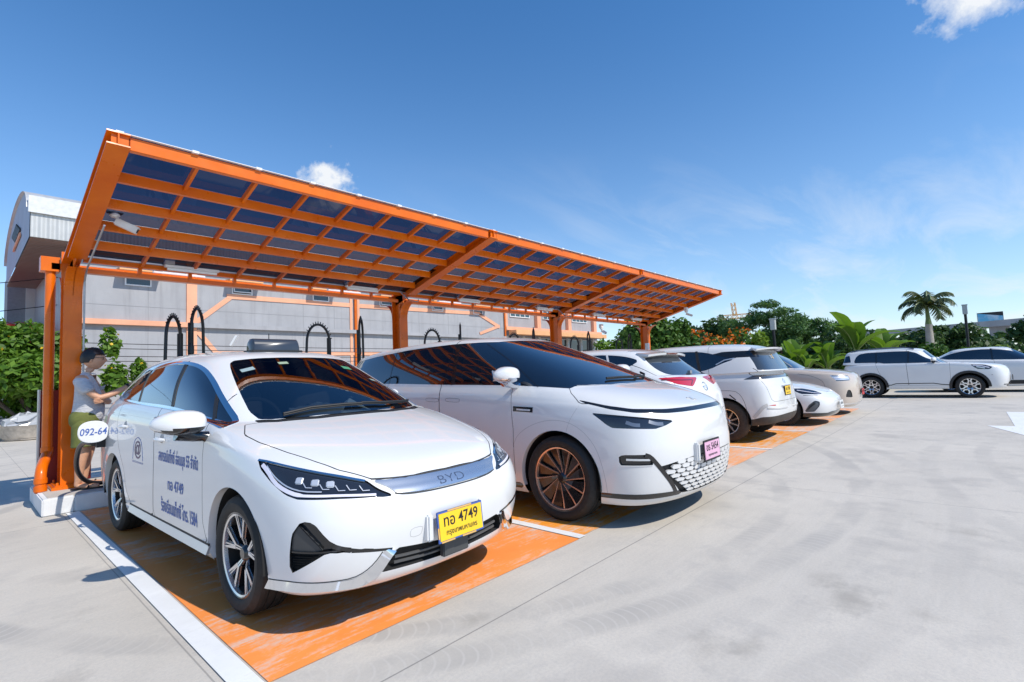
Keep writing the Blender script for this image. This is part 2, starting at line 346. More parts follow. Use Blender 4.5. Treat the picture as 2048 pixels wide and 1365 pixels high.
# ================================================================ CANOPY
PX = [0.945, 5.80, 10.78, 15.78]
can = thing('charging_canopy', 'long orange steel canopy with dark tinted roof sheets above the parked cars', 'canopy', (0.945, 8.2, 0.18))
YF, YB, SL, ZF = 5.62, 8.30, 0.280, 3.517
zu = lambda y: ZF - SL*(y-YF)          # underside of the sloping beams
for i, x in enumerate(PX):
    # column: H section on a base plate
    c = MB(); wf, tf = 0.175, 0.014
    c.box((x-wf/2, 8.06, .235), (x+wf/2, 8.06+tf, 2.78)); c.box((x-wf/2, 8.32-tf, .235), (x+wf/2, 8.32, 3.08)); c.box((x-.006, 8.06+tf, .235), (x+.006, 8.32-tf, 2.95))
    # haunches
    for sgn, yy in ((-1, 8.06), (1, 8.32)):
        r = 0.30; pts = [(0, 0)]
        arc = [(sgn*(r - r*math.cos(q)), r*math.sin(q)) for q in [math.pi/2*k_/8 for k_ in range(9)]]
        for k_ in range(8):
            p, q = arc[k_], arc[k_+1]; z0 = 2.50
            c.add([(x-wf/2, yy+p[0], z0+p[1]), (x+wf/2, yy+p[0], z0+p[1]), (x+wf/2, yy+q[0], z0+q[1]), (x-wf/2, yy+q[0], z0+q[1]),
                   (x-wf/2, yy+p[0]-sgn*tf, z0+p[1]), (x+wf/2, yy+p[0]-sgn*tf, z0+p[1]), (x+wf/2, yy+q[0]-sgn*tf, z0+q[1]), (x-wf/2, yy+q[0]-sgn*tf, z0+q[1])],
                  [(0,1,2,3),(4,7,6,5),(0,4,5,1),(3,2,6,7),(0,3,7,4),(1,5,6,2)])
            c.add([(x-.006, yy+p[0], z0+p[1]), (x+.006, yy+p[0], z0+p[1]), (x+.006, yy+q[0], z0+q[1]), (x-.006, yy+q[0], z0+q[1]),
                   (x-.006, yy, z0+p[1]), (x+.006, yy, z0+p[1]), (x+.006, yy, z0+q[1]), (x-.006, yy, z0+q[1])],
                  [(0,1,2,3),(4,7,6,5),(0,4,5,1),(3,2,6,7)])
    c.build('post', M_STEEL, can)
    p = MB(); p.box((x-.17, 7.98, .19), (x+.17, 8.40, .222)); p.box((x-.14, 8.0, .222), (x+.14, 8.38, .236))
    for bx in (-.115, .115):
        for by in (8.03, 8.35): p.tube([(x+bx, by, .22), (x+bx, by, .27)], .013, 6)
    p.build('base_plate', M_STEEL, can)
    # tapered I beam: web + two flanges
    y0, y1 = YF-0.06, 8.40
    b = MB(); zt = lambda y: zu(y) + 0.13 + 0.05*(y-YF)/(YB-YF)
    for (za, zb) in ((zu(y0), zt(y0)),): pass
    b.bar((x, y0, zu(y0)+.007), (x, 7.80, zu(7.80)+.007), wf, .014)
    b.bar((x, y0, zt(y0)-.007), (x, y1, zt(y1)-.007), wf, .014)
    b.add([(x-.006, y0, zu(y0)+.014), (x+.006, y0, zu(y0)+.014), (x+.006, y1, zu(y1)), (x-.006, y1, zu(y1)),
           (x-.006, y0, zt(y0)-.014), (x+.006, y0, zt(y0)-.014), (x+.006, y1, zt(y1)-.014), (x-.006, y1, zt(y1)-.014)],
          [(0,3,2,1),(4,5,6,7),(0,1,5,4),(1,2,6,5),(2,3,7,6),(3,0,4,7)])
    b.add([(x-.05, y0+.03, zu(y0)+.01), (x-.05, y0+.05, zu(y0)+.01), (x-.05, y0+.05, zt(y0)-.01), (x-.05, y0+.03, zt(y0)-.01),
           (x+.08, y0+.03, zu(y0)+.01), (x+.08, y0+.05, zu(y0)+.01), (x+.08, y0+.05, zt(y0)-.01), (x+.08, y0+.03, zt(y0)-.01)],
          [(0,1,2,3),(4,7,6,5),(0,4,5,1),(3,2,6,7),(0,3,7,4),(1,5,6,2)])
    b.build('canopy_beam', M_STEEL, can)
PUR = [6.17, 6.66, 7.12, 7.58]
for i in range(3):
    xa, xb = PX[i]+0.09, PX[i+1]-0.09
    if i == 0: pass
    f = MB(); f.box((xa, YF-.02, zu(YF)+.008), (xb, YF+.04, zu(YF)+.135)); f.build('front_fascia', M_STEEL, can, bevel=.006)
    for y in PUR:
        q = MB(); q.box((xa, y-.025, zu(y)+.030), (xb, y+.025, zu(y)+.135)); q.build('purlin', M_STEEL, can)
    q = MB()      # back frame: chords, short uprights
    zr = zu(8.05)
    q.box((xa, 8.02, 2.925), (xb, 8.08, 2.985)); q.box((xa, 8.10, 2.80), (xb, 8.16, 2.86)); q.box((xa, 8.34, 2.835), (xb, 8.39, 2.88))
    nb = 8
    for k_ in range(1, nb):
        xx = xa+(xb-xa)*k_/nb
        q.box((xx-.022, 8.09, 2.83), (xx+.022, 8.13, 2.95)); q.bar((xx, 8.16, 2.85), (xx, 8.36, 2.86), .03, .03)
    q.build('back_frame', M_STEEL, can)
    nb = 8; ys = [YF+.04]+PUR+[8.05]
    for k_ in range(1, nb):
        xx = xa+(xb-xa)*k_/nb; cb = MB()
        for s_ in range(len(ys)-1):
            a_, b_ = ys[s_]+.02, ys[s_+1]-.02
            cb.bar((xx, a_, zu(a_)+.10), (xx, b_, zu(b_)+.10), .034, .062)
        cb.build('cross_bar', M_STEEL, can)
    for s_ in range(len(ys)-1):
        for (c0, c1) in ((0, 4), (4, 8)):
            a_, b_ = ys[s_]-(.07 if s_ == 0 else 0), ys[s_+1]-.004
            X0 = xa-.09+(xb-xa+.18)*c0/8+.003; X1 = xa-.09+(xb-xa+.18)*c1/8-.003
            pn = MB(); pn.add([(X0, a_, zu(a_)+.142), (X1, a_, zu(a_)+.142), (X1, b_, zu(b_)+.142), (X0, b_, zu(b_)+.142)], [(0, 1, 2, 3)]); pn.build('roof_sheet', M_TINT, can)
    cp = MB()
    for k_ in range(0, nb+1):
        xx = PX[i]+(PX[i+1]-PX[i])*k_/nb+.01
        if k_ == nb and i < 2: continue
        cp.box((xx-.03, YF-.055, zu(YF)+.135), (xx+.03, YF+.03, zu(YF)+.158))
    cp.box((xa-.05, YF-.05, zu(YF)+.144), (xb+.05, YF-.01, zu(YF)+.150))
    cp.build('sheet_clip', M_WHITEPL, can)
# gutter and drain pipe at the near end
q = MB(); q.box((PX[0]-.27, 8.40, 2.84), (PX[0]-.09, 8.58, 3.02)); q.box((PX[0]-.17, 8.40, 2.865), (PX[3]+.17, 8.55, 2.945)); q.build('gutter', M_STEEL, can)
q = MB(); xp, yp = 0.775, 8.475
q.tube([(xp, yp, 2.85), (xp, yp, .62)], .052, 16); q.build('drain_pipe', M_STEEL, can, smooth=True)
q = MB(); q.tube([(xp, yp, .64), (xp, yp-.02, .58), (xp-.06, yp-.25, .47), (xp-.075, yp-.34, .44), (xp-.085, yp-.385, .38), (xp-.085, yp-.39, .18)], .054, 16)
for z_ in (.34, .25): q.tube([(xp-.085, yp-.39, z_), (xp-.085, yp-.39, z_-.055)], .062, 16)
q.tube([(xp, yp, .66), (xp, yp, .60)], .060, 16); q.build('pipe_elbow', M_STEEL, can, smooth=True)
# conduit along the back chord
q = MB(); q.tube([(PX[0]+.1, 7.98, 2.985), (PX[3]-.1, 7.98, 2.985)], .013, 8)
q.tube([(PX[0]+.10, 8.02, .25), (PX[0]+.10, 8.02, 2.68), (PX[0]+.10, 7.9, 2.80), (PX[0]+.12, 6.95, 3.14)], .011, 8)
for x in PX[1:3]: q.tube([(x-.12, 7.98, 2.985), (x-.02, 7.85, 2.82), (x+.09, 7.72, 2.78), (x+.2, 7.85, 2.84)], .012, 8)
q.build('conduit', M_GALV, can, smooth=True)
q = MB(); q.box((PX[3]-.22, 8.0, 1.95), (PX[3]-.09, 8.10, 2.2)); q.build('junction_box', M_WHITEPL, can)

# strip lights under the back chord
M_TUBE = simple('lamp_diffuser', (0.8, 0.81, 0.8), 0.3)
def strip_light(x, y, z, label, first):
    t = thing('strip_light', label, 'light', (x, y, z), 'strip lights under the canopy')
    q = MB(); q.box((x-.33, y-.035, z), (x+.33, y+.035, z+.035)); q.build('lamp_body', M_WHITEPL, t, bevel=.006)
    q = MB(); q.tube([(x-.30, y, z-.018), (x+.30, y, z-.018)], .022, 10); q.build('lamp_tube', M_TUBE, t, smooth=True)
    q = MB(); q.box((x-.33, y-.04, z+.04), (x-.22, y+.04, z+.13)); q.bar((x-.28, y, z+.02), (x-.28, y, z+.1), .02, .02); q.build('junction_box', M_GALV, t)
    return t
ords = ['nearest', 'second', 'third', 'fourth', 'fifth', 'sixth']
for k_, x in enumerate([2.18, 4.83, 7.40, 9.98, 12.50, 14.70]):
    strip_light(x, 7.90, 2.945, 'strip light on the canopy front rail, %s from the man' % ords[k_], 0)
    strip_light(x+.02, 8.58, 2.975, 'strip light on the canopy gutter side, %s from the man' % ords[k_], 0)

def security_camera(loc, aim, label, drop=0.10, s=1.0):
    t = thing('security_camera', label, 'camera', loc, 'security cameras on the canopy'); L = Vector(loc)
    q = MB(); q.box(L+Vector((-.075, -.05, -.02))*s, L+Vector((.075, .05, .11))*s); q.build('mounting_box', M_WHITEPL, t, bevel=.008)
    q = MB(); q.lathe([(.001, -.02), (.045, -.02), (.05, -.045), (.032, -.065), (.001, -.066)], L, (0, 0, 1), 16); e = L+Vector((.01, -.01, -.06))*s
    j = L+Vector((.05, -.02, -.13))*s; q.tube([e, j], .018*s, 10); q.build('bracket', M_WHITEPL, t, smooth=True)
    a = Vector(aim).normalized(); q = MB(); q.bar(j-a*.05*s, j+a*.17*s, .075*s, .07*s); q.bar(j-a*.03*s+Vector((0, 0, .04))*s, j+a*.20*s+Vector((0, 0, .04))*s, .085*s, .008*s); q.build('camera_body', M_WHITEPL, t, bevel=.006)
    q = MB(); q.tube([j+a*.171*s, j+a*.174*s], .026*s, 14); q.build('lens', M_DARK, t)
security_camera((1.16, 6.98, 3.32), (.9, -.35, -.45), 'white bullet security camera on its box near the top of the nearest post')
security_camera((PX[3]-.25, 6.6, zu(6.6)-.11), (.1, -.9, -.4), 'small security camera hanging from the farthest canopy beam', s=.9)
security_camera((13.5, 8.48, 2.68), (-.2, -.9, -.5), 'small security camera hanging under the gutter before the farthest post', s=.9)
# ================================================================ CAR BUILDING
def _bspl(P, k, mirror0, mirror1):
    """uniform cubic B-spline through a control sequence along axis 0, k samples a span"""
    flip = np.array([-1.0, 1, 1])
    a = P[1]*flip if mirror0 else 2*P[0]-P[1]; b = P[-2]*flip if mirror1 else 2*P[-1]-P[-2]
    Q = np.concatenate([a[None], P, b[None]], 0); n = len(P); out = []
    for i in range(n-1):
        for t in np.arange(k)/k:
            w = ((1-t)**3/6, (3*t**3-6*t*t+4)/6, (-3*t**3+3*t*t+3*t+1)/6, t**3/6)
            out.append(sum(w[q]*Q[i+q] for q in range(4)))
    out.append((Q[n-1]+4*Q[n]+Q[n+1])/6); return np.array(out)
def _sharpen(P, m0, m1, s):
    B = _bspl(P, 1, m0, m1); return P + (P-B)*s
def frame(phi):
    """viewing frame round the car: phi 0 from the front, 90 from the side, 180 from behind, 'top' from above"""
    if phi == 'top': return np.array([1., 0, 0]), np.array([0., 1, 0]), np.array([0., 0, 1])
    p = R(phi); return np.array([math.cos(p), math.sin(p), 0]), np.array([0., 0, 1]), np.array([math.sin(p), -math.cos(p), 0])
def sd_poly(pts):
    P = np.array(pts, float)
    def f(ab):
        d = np.full(len(ab), 1e9); ins = np.zeros(len(ab), bool)
        for i in range(len(P)):
            a, b = P[i], P[(i+1) % len(P)]; e = b-a; w = ab-a
            t = np.clip((w@e)/max(e@e, 1e-12), 0, 1); q = w-t[:, None]*e; d = np.minimum(d, np.sqrt((q*q).sum(1)))
            c = ((a[1] > ab[:, 1]) != (b[1] > ab[:, 1])); dy = (b[1]-a[1]) if abs(b[1]-a[1]) > 1e-12 else 1e-12
            ins ^= c & (ab[:, 0] < (b[0]-a[0])*(ab[:, 1]-a[1])/dy + a[0])
        return np.where(ins, -d, d)
    return f
def sd_circle(c, r): return lambda ab: np.sqrt(((ab-np.array(c))**2).sum(1))-r
def smooth_poly(pts, n=2):
    """Chaikin corner cutting of a closed outline"""
    P = np.array(pts, float)
    for _ in range(n):
        Q = np.roll(P, -1, 0); P = np.stack([P*.75+Q*.25, P*.25+Q*.75], 1).reshape(-1, 2)
    return P
class Car:
    def __init__(s, net, ku=8, kv=5, sharp=0.75):
        net = np.array(net, float)
        net = np.array([_sharpen(r, True, True, sharp) for r in net])
        net = np.swapaxes(np.array([_sharpen(c, False, True, sharp) for c in np.swapaxes(net, 0, 1)]), 0, 1)
        A = np.array([_bspl(r, ku, True, True) for r in net])
        kvs = kv
        G = np.swapaxes(np.array([_bspl(c, kvs, False, True) for c in np.swapaxes(A, 0, 1)]), 0, 1)
        G[:, 0, 0] = 0; G[:, -1, 0] = 0; G[-1, :, 0] = 0; G[..., 0] = np.maximum(G[..., 0], 0)
        nv, nu = G.shape[:2]; s.G = G
        du = np.gradient(G, axis=1); dv = np.gradient(G, axis=0)
        N = np.cross(du, dv); L = np.linalg.norm(N, axis=2, keepdims=True); N = N/np.maximum(L, 1e-9)
        if N[nv//3, nu//2, 0] < 0: N = -N
        bad = (L[..., 0] < 1e-7); N[bad] = (0, 0, 1)
        N[:, 0, 0] = 0; N[:, -1, 0] = 0; N[-1, :, 0] = 0; N /= np.maximum(np.linalg.norm(N, axis=2, keepdims=True), 1e-9)
        s.V = [p for p in G.reshape(-1, 3)]; s.N = [p for p in N.reshape(-1, 3)]
        idx = np.arange(nv*nu).reshape(nv, nu); s.F = []; s.T = []
        for j in range(nv-1):
            for i in range(nu-1):
                s.F.append((idx[j, i], idx[j, i+1], idx[j+1, i+1], idx[j+1, i])); s.T.append('body')
        s.bvh = BVHTree.FromPolygons([tuple(p) for p in s.V], s.F)
        s.ring0 = G[0]; s.L = G[..., 1].max(); s.parts = {}
    def cut(s, tag, sd, phi=90, cond=None, frm=('body',), lvl=0.0, nmin=0.12):
        ua, ub, n = frame(phi); V = np.array(s.V); N = np.array(s.N)
        d = sd(np.stack([V@ua, V@ub], 1))-lvl; facing = N@n
        edge = {}; F2 = []; T2 = []; cnt = 0
        for f, t in zip(s.F, s.T):
            if t not in frm: F2.append(f); T2.append(t); continue
            dd = [d[i] for i in f]
            if min(dd) >= 0: F2.append(f); T2.append(t); continue
            c = sum(V[i] for i in f)/len(f)
            if sum(facing[i] for i in f)/len(f) < nmin or (cond is not None and not cond(c)): F2.append(f); T2.append(t); continue
            cnt += 1
            if max(dd) <= 0: F2.append(f); T2.append(tag); continue
            ins = []; out = []
            m = len(f)
            for k in range(m):
                i, j = f[k], f[(k+1) % m]; a, b = dd[k], dd[(k+1) % m]
                (ins if a < 0 else out).append(i)
                if a == 0: ins.append(i) if i not in ins else None
                if (a < 0) != (b < 0) and a != 0 and b != 0:
                    key = (min(i, j), max(i, j))
                    if key not in edge:
                        q = a/(a-b); p = s.V[i]*(1-q)+s.V[j]*q; nn = s.N[i]*(1-q)+s.N[j]*q
                        s.V.append(p); s.N.append(nn/np.linalg.norm(nn)); edge[key] = len(s.V)-1
                    ins.append(edge[key]); out.append(edge[key])
            for lst, tg in ((ins, tag), (out, t)):
                z = []
                for q in lst:
                    if not z or z[-1] != q: z.append(q)
                if len(z) > 1 and z[0] == z[-1]: z.pop()
                if len(z) >= 3: F2.append(tuple(z)); T2.append(tg)
        s.F, s.T = F2, T2; return cnt
    def panel(s, tag, poly, phi=90, cond=None, seam=0.0028, seam_tag='seam', frm=('body',), nmin=0.12):
        sd = sd_poly(poly)
        s.cut(tag, sd, phi, cond, frm, -seam, nmin); s.cut(seam_tag, sd, phi, cond, frm, seam, nmin)
    def drop(s, tag): 
        k = [i for i, t in enumerate(s.T) if t != tag]; s.F = [s.F[i] for i in k]; s.T = [s.T[i] for i in k]
    def hit(s, ab, phi, side=1):
        ua, ub, n = frame(phi); p = ua*ab[0]+ub*ab[1]; p = p + n*(6.0 - p@n)
        loc, nor, i, dist = s.bvh.ray_cast(Vector(p), Vector(-n))
        if loc is None:
            loc, nor, i, dist = s.bvh.find_nearest(Vector(ua*ab[0]+ub*ab[1]+n*0.5))
        nor = Vector(nor)
        if nor.dot(Vector(n)) < 0: nor = -nor
        return np.array(loc), np.array(nor)
    def emit(s, tag, name, mat, parent, side='both', off=0.0, depth=0.0, label=None, merge=True):
        """turn all faces of one tag into an object: side 'both' one object, 1 / -1 one flank; depth: walls to the inside"""
        fs = [f for f, t in zip(s.F, s.T) if t == tag]
        if not fs: return None
        used = sorted({i for f in fs for i in f}); mp = {q: k for k, q in enumerate(used)}
        V = np.array([s.V[i] for i in used]); N = np.array([s.N[i] for i in used]); F = [tuple(mp[i] for i in f) for f in fs]
        V2 = V+N*off; Nn = N.copy()
        if depth:
            cnt = {}
            for f in F:
                for k in range(len(f)):
                    a, b = f[k], f[(k+1) % len(f)]; cnt[(a, b)] = cnt.get((a, b), 0)+1
            be = [(a, b) for (a, b) in cnt if (b, a) not in cnt and not (abs(V[a][0]) < 1e-6 and abs(V[b][0]) < 1e-6)]
            bv = sorted({q for e in be for q in e}); m0 = len(V2); o1 = {q: m0+k for k, q in enumerate(bv)}; o2 = {q: m0+len(bv)+k for k, q in enumerate(bv)}
            V2 = np.concatenate([V2, V2[bv], V2[bv]-N[bv]*depth]); F = F+[(o1[b], o1[a], o2[a], o2[b]) for a, b in be]
            Nn = None
        vs = []; faces = []; nn = []
        for sg in ((1, -1) if side == 'both' else (side,)):
            b = len(vs); q = V2.copy(); q[:, 0] *= sg; vs += [tuple(p) for p in q]
            if Nn is not None:
                w = Nn.copy(); w[:, 0] *= sg; nn += [tuple(p) for p in w]
            faces += [tuple(i+b for i in (f if sg > 0 else f[::-1])) for f in F]
        me = bpy.data.meshes.new(name); me.from_pydata(vs, [], faces); me.materials.append(mat)
        me.polygons.foreach_set('use_smooth', [True]*len(me.polygons))
        if Nn is not None: me.normals_split_custom_set_from_vertices(nn)
        else:
            nf = len(F)-0
            me.set_sharp_from_angle(angle=R(50))
        me.update(); return link(name, me, parent, label)
    def ribbon(s, pts, phi, w, name, mat, parent, side='both', off=0.0015, closed=False, round_=0, step=0.02, thick=0.004):
        """a strip of width w laid along a line drawn in a view of the car"""
        P = [np.array(p, float) for p in pts]
        if round_:
            for _ in range(round_):
                Q = [P[0]] if not closed else []
                for i in range(len(P)-(0 if closed else 1)):
                    a, b = P[i], P[(i+1) % len(P)]; Q += [a*.75+b*.25, a*.25+b*.75]
                if not closed: Q.append(P[-1])
                P = Q
        D = []
        for i in range(len(P)-(0 if closed else 1)):
            a, b = P[i], P[(i+1) % len(P)]; n = max(1, int(np.linalg.norm(b-a)/step)); D += [a+(b-a)*k/n for k in range(n)]
        if not closed: D.append(P[-1])
        H = [s.hit(d, phi) for d in D]; m = len(H); vs = []; fs = []
        for i in range(m):
            p, n = H[i]; a = H[(i-1) % m][0] if (closed or i > 0) else p; b = H[(i+1) % m][0] if (closed or i < m-1) else p
            t = b-a; r = np.cross(t, n); r /= max(np.linalg.norm(r), 1e-9); ww = w(i/(m-1)) if callable(w) else w
            vs += [p-r*ww/2-n*thick, p-r*ww/2+n*off, p+r*ww/2+n*off, p+r*ww/2-n*thick]
        for i in range(m if closed else m-1):
            j = (i+1) % m
            for k in range(3): fs.append((i*4+k, i*4+k+1, j*4+k+1, j*4+k))
        if not closed: fs += [(0, 1, 2, 3), ((m-1)*4+3, (m-1)*4+2, (m-1)*4+1, (m-1)*4)]
        return s._put(vs, fs, name, mat, parent, side)
    def ledge(s, up, lo, phi, out, name, mat, parent, side, steps=24):
        """trim strip between two lines of a view; its lower edge stands out by `out`"""
        def samp(P):
            P = np.array(P, float); P = np.concatenate([P[:1], P, P[-1:]]); n = len(P)-3; R_ = []
            for i in range(steps+1):
                q = min(n-1e-6, i/steps*n); k = int(q); t = q-k; a, b, c_, d = P[k], P[k+1], P[k+2], P[k+3]
                R_.append(.5*(2*b+(c_-a)*t+(2*a-5*b+4*c_-d)*t*t+(3*b-a-3*c_+d)*t**3))
            return R_
        vs = []; U = samp(up); Lw = samp(lo)
        for a, b in zip(U, Lw):
            p, n = s.hit(a, phi); q, m = s.hit(b, phi); vs += [p+n*.002, q+m*out, q+m*.000-np.array([0, 0, .004]), p-n*.006]
        fs = [(i*4+k, i*4+k+1, i*4+k+5, i*4+k+4) for i in range(steps) for k in range(3)]+[(0, 1, 2, 3), (steps*4+3, steps*4+2, steps*4+1, steps*4)]
        return s._put(vs, fs, name, mat, parent, side)
    def _put(s, vs, fs, name, mat, parent, side, smooth=True):
        mb = MB()
        for sg in ((1, -1) if side == 'both' else (side,)):
            mb.add([(p[0]*sg, p[1], p[2]) for p in vs], fs if sg > 0 else [f[::-1] for f in fs])
        me = bpy.data.meshes.new(name); me.from_pydata(mb.v, [], mb.f); me.materials.append(mat)
        bm = bmesh.new(); bm.from_mesh(me); bmesh.ops.recalc_face_normals(bm, faces=bm.faces); bm.to_mesh(me); bm.free()
        if smooth: me.polygons.foreach_set('use_smooth', [True]*len(me.polygons)); me.set_sharp_from_angle(angle=R(40))
        return link(name, me, parent)
    def drape(s, v2, fs, phi, name, mat, parent, side=1, off=0.0015, label=None, mirror_a=False):
        """lay flat artwork (view coordinates) on the skin of one flank"""
        vs = []
        for a, b in v2:
            p, n = s.hit((a, b), phi); q = p+n*off; vs.append((q[0]*side, q[1], q[2]))
        me = bpy.data.meshes.new(name); me.from_pydata(vs, [], fs if side > 0 else [f[::-1] for f in fs]); me.materials.append(mat)
        return link(name, me, parent, label)
    def arches(s, axles, r, parent, mat_body, mat_in, xin=0.30, zc=None):
        for (y, zc_) in axles:
            ww = max(0.0, s.hit((y, zc_+r+.06), 90)[0][0])
            for sg in (1, -1):
                mb = MB(); n = 30; a_ = math.asin(min(.95, max(0, (zc_-.31)/(r+.004)))); th = [-a_+(math.pi+2*a_)*k/n for k in range(n+1)]
                # liner: half tunnel and inner wall
                ring = [(y+math.cos(t)*(r+.004), zc_+math.sin(t)*(r+.004)) for t in th]
                vs = [(sg*(ww-.012), p[0], p[1]) for p in ring]+[(sg*xin, p[0], p[1]) for p in ring]+[(sg*xin, y, zc_)]
                fs = [(k, k+1, n+2+k, n+1+k) for k in range(n)]+[(n+1+k, n+2+k, 2*n+2) for k in range(n)]
                mb.add(vs, fs); o = mb.build('wheel_well', mat_in, parent, smooth=True)
    def underbody(s, parent, mat):
        P = s.ring0.copy(); P[:, 0] *= 0.97; P[:, 1] = (P[:, 1]-s.L/2)*0.985+s.L/2
        pts = [tuple(p+np.array([0, 0, .012])) for p in P]+[(-p[0], p[1], p[2]+.012) for p in P[::-1][1:-1]]
        me = bpy.data.meshes.new('underbody'); me.from_pydata(pts, [], [tuple(range(len(pts)))]); me.materials.append(mat)
        return link('underbody', me, parent)
def lip(car, y, z, r, mat, parent, inward=0.045, a0=-14, a1=194, n=40, wid=0.0):
    """rolled edge of the wheel opening"""
    vs = []; 
    for k in range(n+1):
        t = R(a0+(a1-a0)*k/n); ab = (y+math.cos(t)*r, z+math.sin(t)*r); p, nn = car.hit((y+math.cos(t)*(r+.004), z+math.sin(t)*(r+.004)), 90)
        vs += [(p[0]+.001, ab[0], ab[1]), (p[0]-inward, ab[0], ab[1])]
    fs = [(2*k, 2*k+2, 2*k+3, 2*k+1) for k in range(n)]
    for sg in (1, -1): car._put(vs, fs, 'arch_lip', mat, parent, sg)

# ---------------------------------------------------------------- wheels
M_TYRE = simple('tyre_rubber', (0.016, 0.0155, 0.015), 0.72, var=0.35, vscale=30)
M_TYRE_DUST = simple('dusty_tyre_rubber', (0.045, 0.034, 0.026), 0.8, var=0.35, vscale=20)
M_RIMSILVER = simple('machined_alloy', (0.72, 0.72, 0.73), 0.24, 0.9)
M_RIMBLACK = simple('gloss_black_alloy', (0.012, 0.012, 0.013), 0.22, 0.0, coat=0.6)
M_RIMBRONZE = simple('bronze_alloy', (0.74, 0.50, 0.38), 0.26, 0.75)
M_WELL = simple('wheel_well_liner', (0.010, 0.010, 0.010), 0.8); M_DISC = simple('brake_disc', (0.28, 0.28, 0.28), 0.4, 0.8)
def make_wheel(parent, loc, side, Rt, Rr, width, style, tyre=None, steer=0.0):
    """wheel at loc; side = +1 outer face towards +x. parts: wheel (hub) > tyre, rim"""
    tyre = tyre or M_TYRE; base = origin_of(parent) if parent else Vector((0, 0, 0)); C = Vector(loc)+base; ax = Vector((side*math.cos(steer), side*math.sin(steer), 0))
    t = Vector((-side*math.sin(steer), side*math.cos(steer), 0)); up = Vector((0, 0, 1))
    def P(a, r, h): return C + t*(math.cos(a)*r) + up*(math.sin(a)*r) + ax*h
    w = width/2; hub = MB()
    hub.lathe([(0.001, w*.62), (.026, w*.62), (.034, w*.55), (.036, w*.30)], C, ax, 24)
    hub.lathe([(.001, w*.10), (Rr*.66, w*.10), (Rr*.66, w*.02), (.001, w*.02)], C, ax, 32)
    hub.bar(P(.6, Rr*.35, w*.12), P(.6, Rr*.72, w*.12), .07, .05)
    ho = hub.build('wheel', M_RIMBLACK if style != 'white' else M_DISC, parent, smooth=True)
    ty = MB()
    prof = [(Rr-.012, w*.60), (Rr+.004, w*.86), (Rr+.012, w*.93), (Rr+(Rt-Rr)*.35, w*1.03), (Rr+(Rt-Rr)*.62, w*1.03), (Rt-.022, w*.94), (Rt-.007, w*.82), (Rt-.001, w*.66)]
    gr = [.42, .38, .06, .02]
    for q in (0.62, .60, .40, .38, .06, .04): prof.append((Rt if q in (.62, .40, .38+.0, .06) and False else Rt, w*q))
    tread = []
    for (h0, h1) in ((.66, .46), (.42, .06), (.02, -.02+.0), (-.06, -.42), (-.46, -.66)):
        if abs(h0-h1) < .06: continue
        tread += [(Rt-.007, w*(h0+.001)), (Rt, w*h0), (Rt, w*h1), (Rt-.007, w*(h1-.001))]
    prof = prof[:8]+tread+[(Rt-.007, -w*.82), (Rt-.022, -w*.94), (Rr+(Rt-Rr)*.5, -w*1.03), (Rr, -w*.9)]
    ty.lathe(prof, C, ax, 56); 
    o_ty = ty.build('tyre', tyre, ho, smooth=True, angle=30)
    rim = MB(); hf = w*.80
    rim.lathe([(Rr-.010, w*.60), (Rr+.010, w*.90), (Rr+.002, hf+.012), (Rr-.003, hf+.009)], C, ax, 56, 1); rim.lathe([(Rr-.003, hf+.009), (Rr-.013, hf+.004), (Rr-.016, hf-.018)], C, ax, 56, 0)
    rim.lathe([(Rr-.016, hf-.018), (Rr-.03, -w*.3), (Rr-.03, -w*.9)], C, ax, 48, 2)
    def spoke(a0, r0, w0, a1, r1, w1, h0, h1, th=.028, mi=0):
        p0, p1 = P(a0, r0, h0), P(a1, r1, h1); d = (p1-p0).normalized(); s_ = d.cross(ax).normalized()
        v = [p0-s_*w0/2, p0+s_*w0/2, p1+s_*w1/2, p1-s_*w1/2]; rim.add(v+[q-ax*th for q in v], [(0, 1, 2, 3), (7, 6, 5, 4), (0, 4, 5, 1), (1, 5, 6, 2), (2, 6, 7, 3), (3, 7, 4, 0)], mi)
    tau = 2*math.pi
    if style == 'y5':          # five pairs of split twin spokes, cut faces with black between
        for k in range(5):
            a = tau*k/5+R(90)
            for sg in (-1, 1):
                spoke(a+sg*.14, .045, .008, a+sg*.085, Rr*.42, .010, w*.50, hf-.012)
                spoke(a+sg*.085, Rr*.40, .019, a+sg*.28, Rr*.965, .010, hf-.013, hf-.002)
                spoke(a+sg*.03, Rr*.44, .009, a+sg*.19, Rr*.96, .007, hf-.014, hf-.004, mi=0)
                spoke(a+sg*.07, Rr*.38, .034, a+sg*.235, Rr*.97, .046, hf-.026, hf-.018, th=.04, mi=1)
            spoke(a, .04, .05, a, Rr*.42, .03, w*.46, hf-.03, th=.04, mi=1)
        rim.lathe([(.001, w*.66), (.030, w*.66), (.040, w*.60), (.052, w*.44)], C, ax, 28, 1)
    elif style == 'turbine':   # swept blades
        for k in range(12):
            a = tau*k/12+.1; r0, r1 = .040, Rr-.012; h = hf-.014
            pts = [(r0, a-.55, a+.1), (r0+(r1-r0)*.35, a-.10, a+.30), (r0+(r1-r0)*.7, a-.02, a+.36), (r1, a, a+.38)]
            for i in range(3):
                (ra, a0, a1), (rb, b0, b1) = pts[i], pts[i+1]; ha, hb = w*.55+(h-w*.55)*(i/3), w*.55+(h-w*.55)*((i+1)/3)
                v = [P(a0, ra, ha), P(a1, ra, ha-.016), P(b1, rb, hb-.016), P(b0, rb, hb)]
                rim.add(v+[q-ax*.02 for q in v], [(0, 1, 2, 3), (7, 6, 5, 4), (0, 4, 5, 1), (1, 5, 6, 2), (2, 6, 7, 3), (3, 7, 4, 0)], 1)
                spoke(a0, ra, .006+.0028*i, b0, rb, .006+.0028*(i+1), ha+.003, hb+.003, th=.02, mi=0)
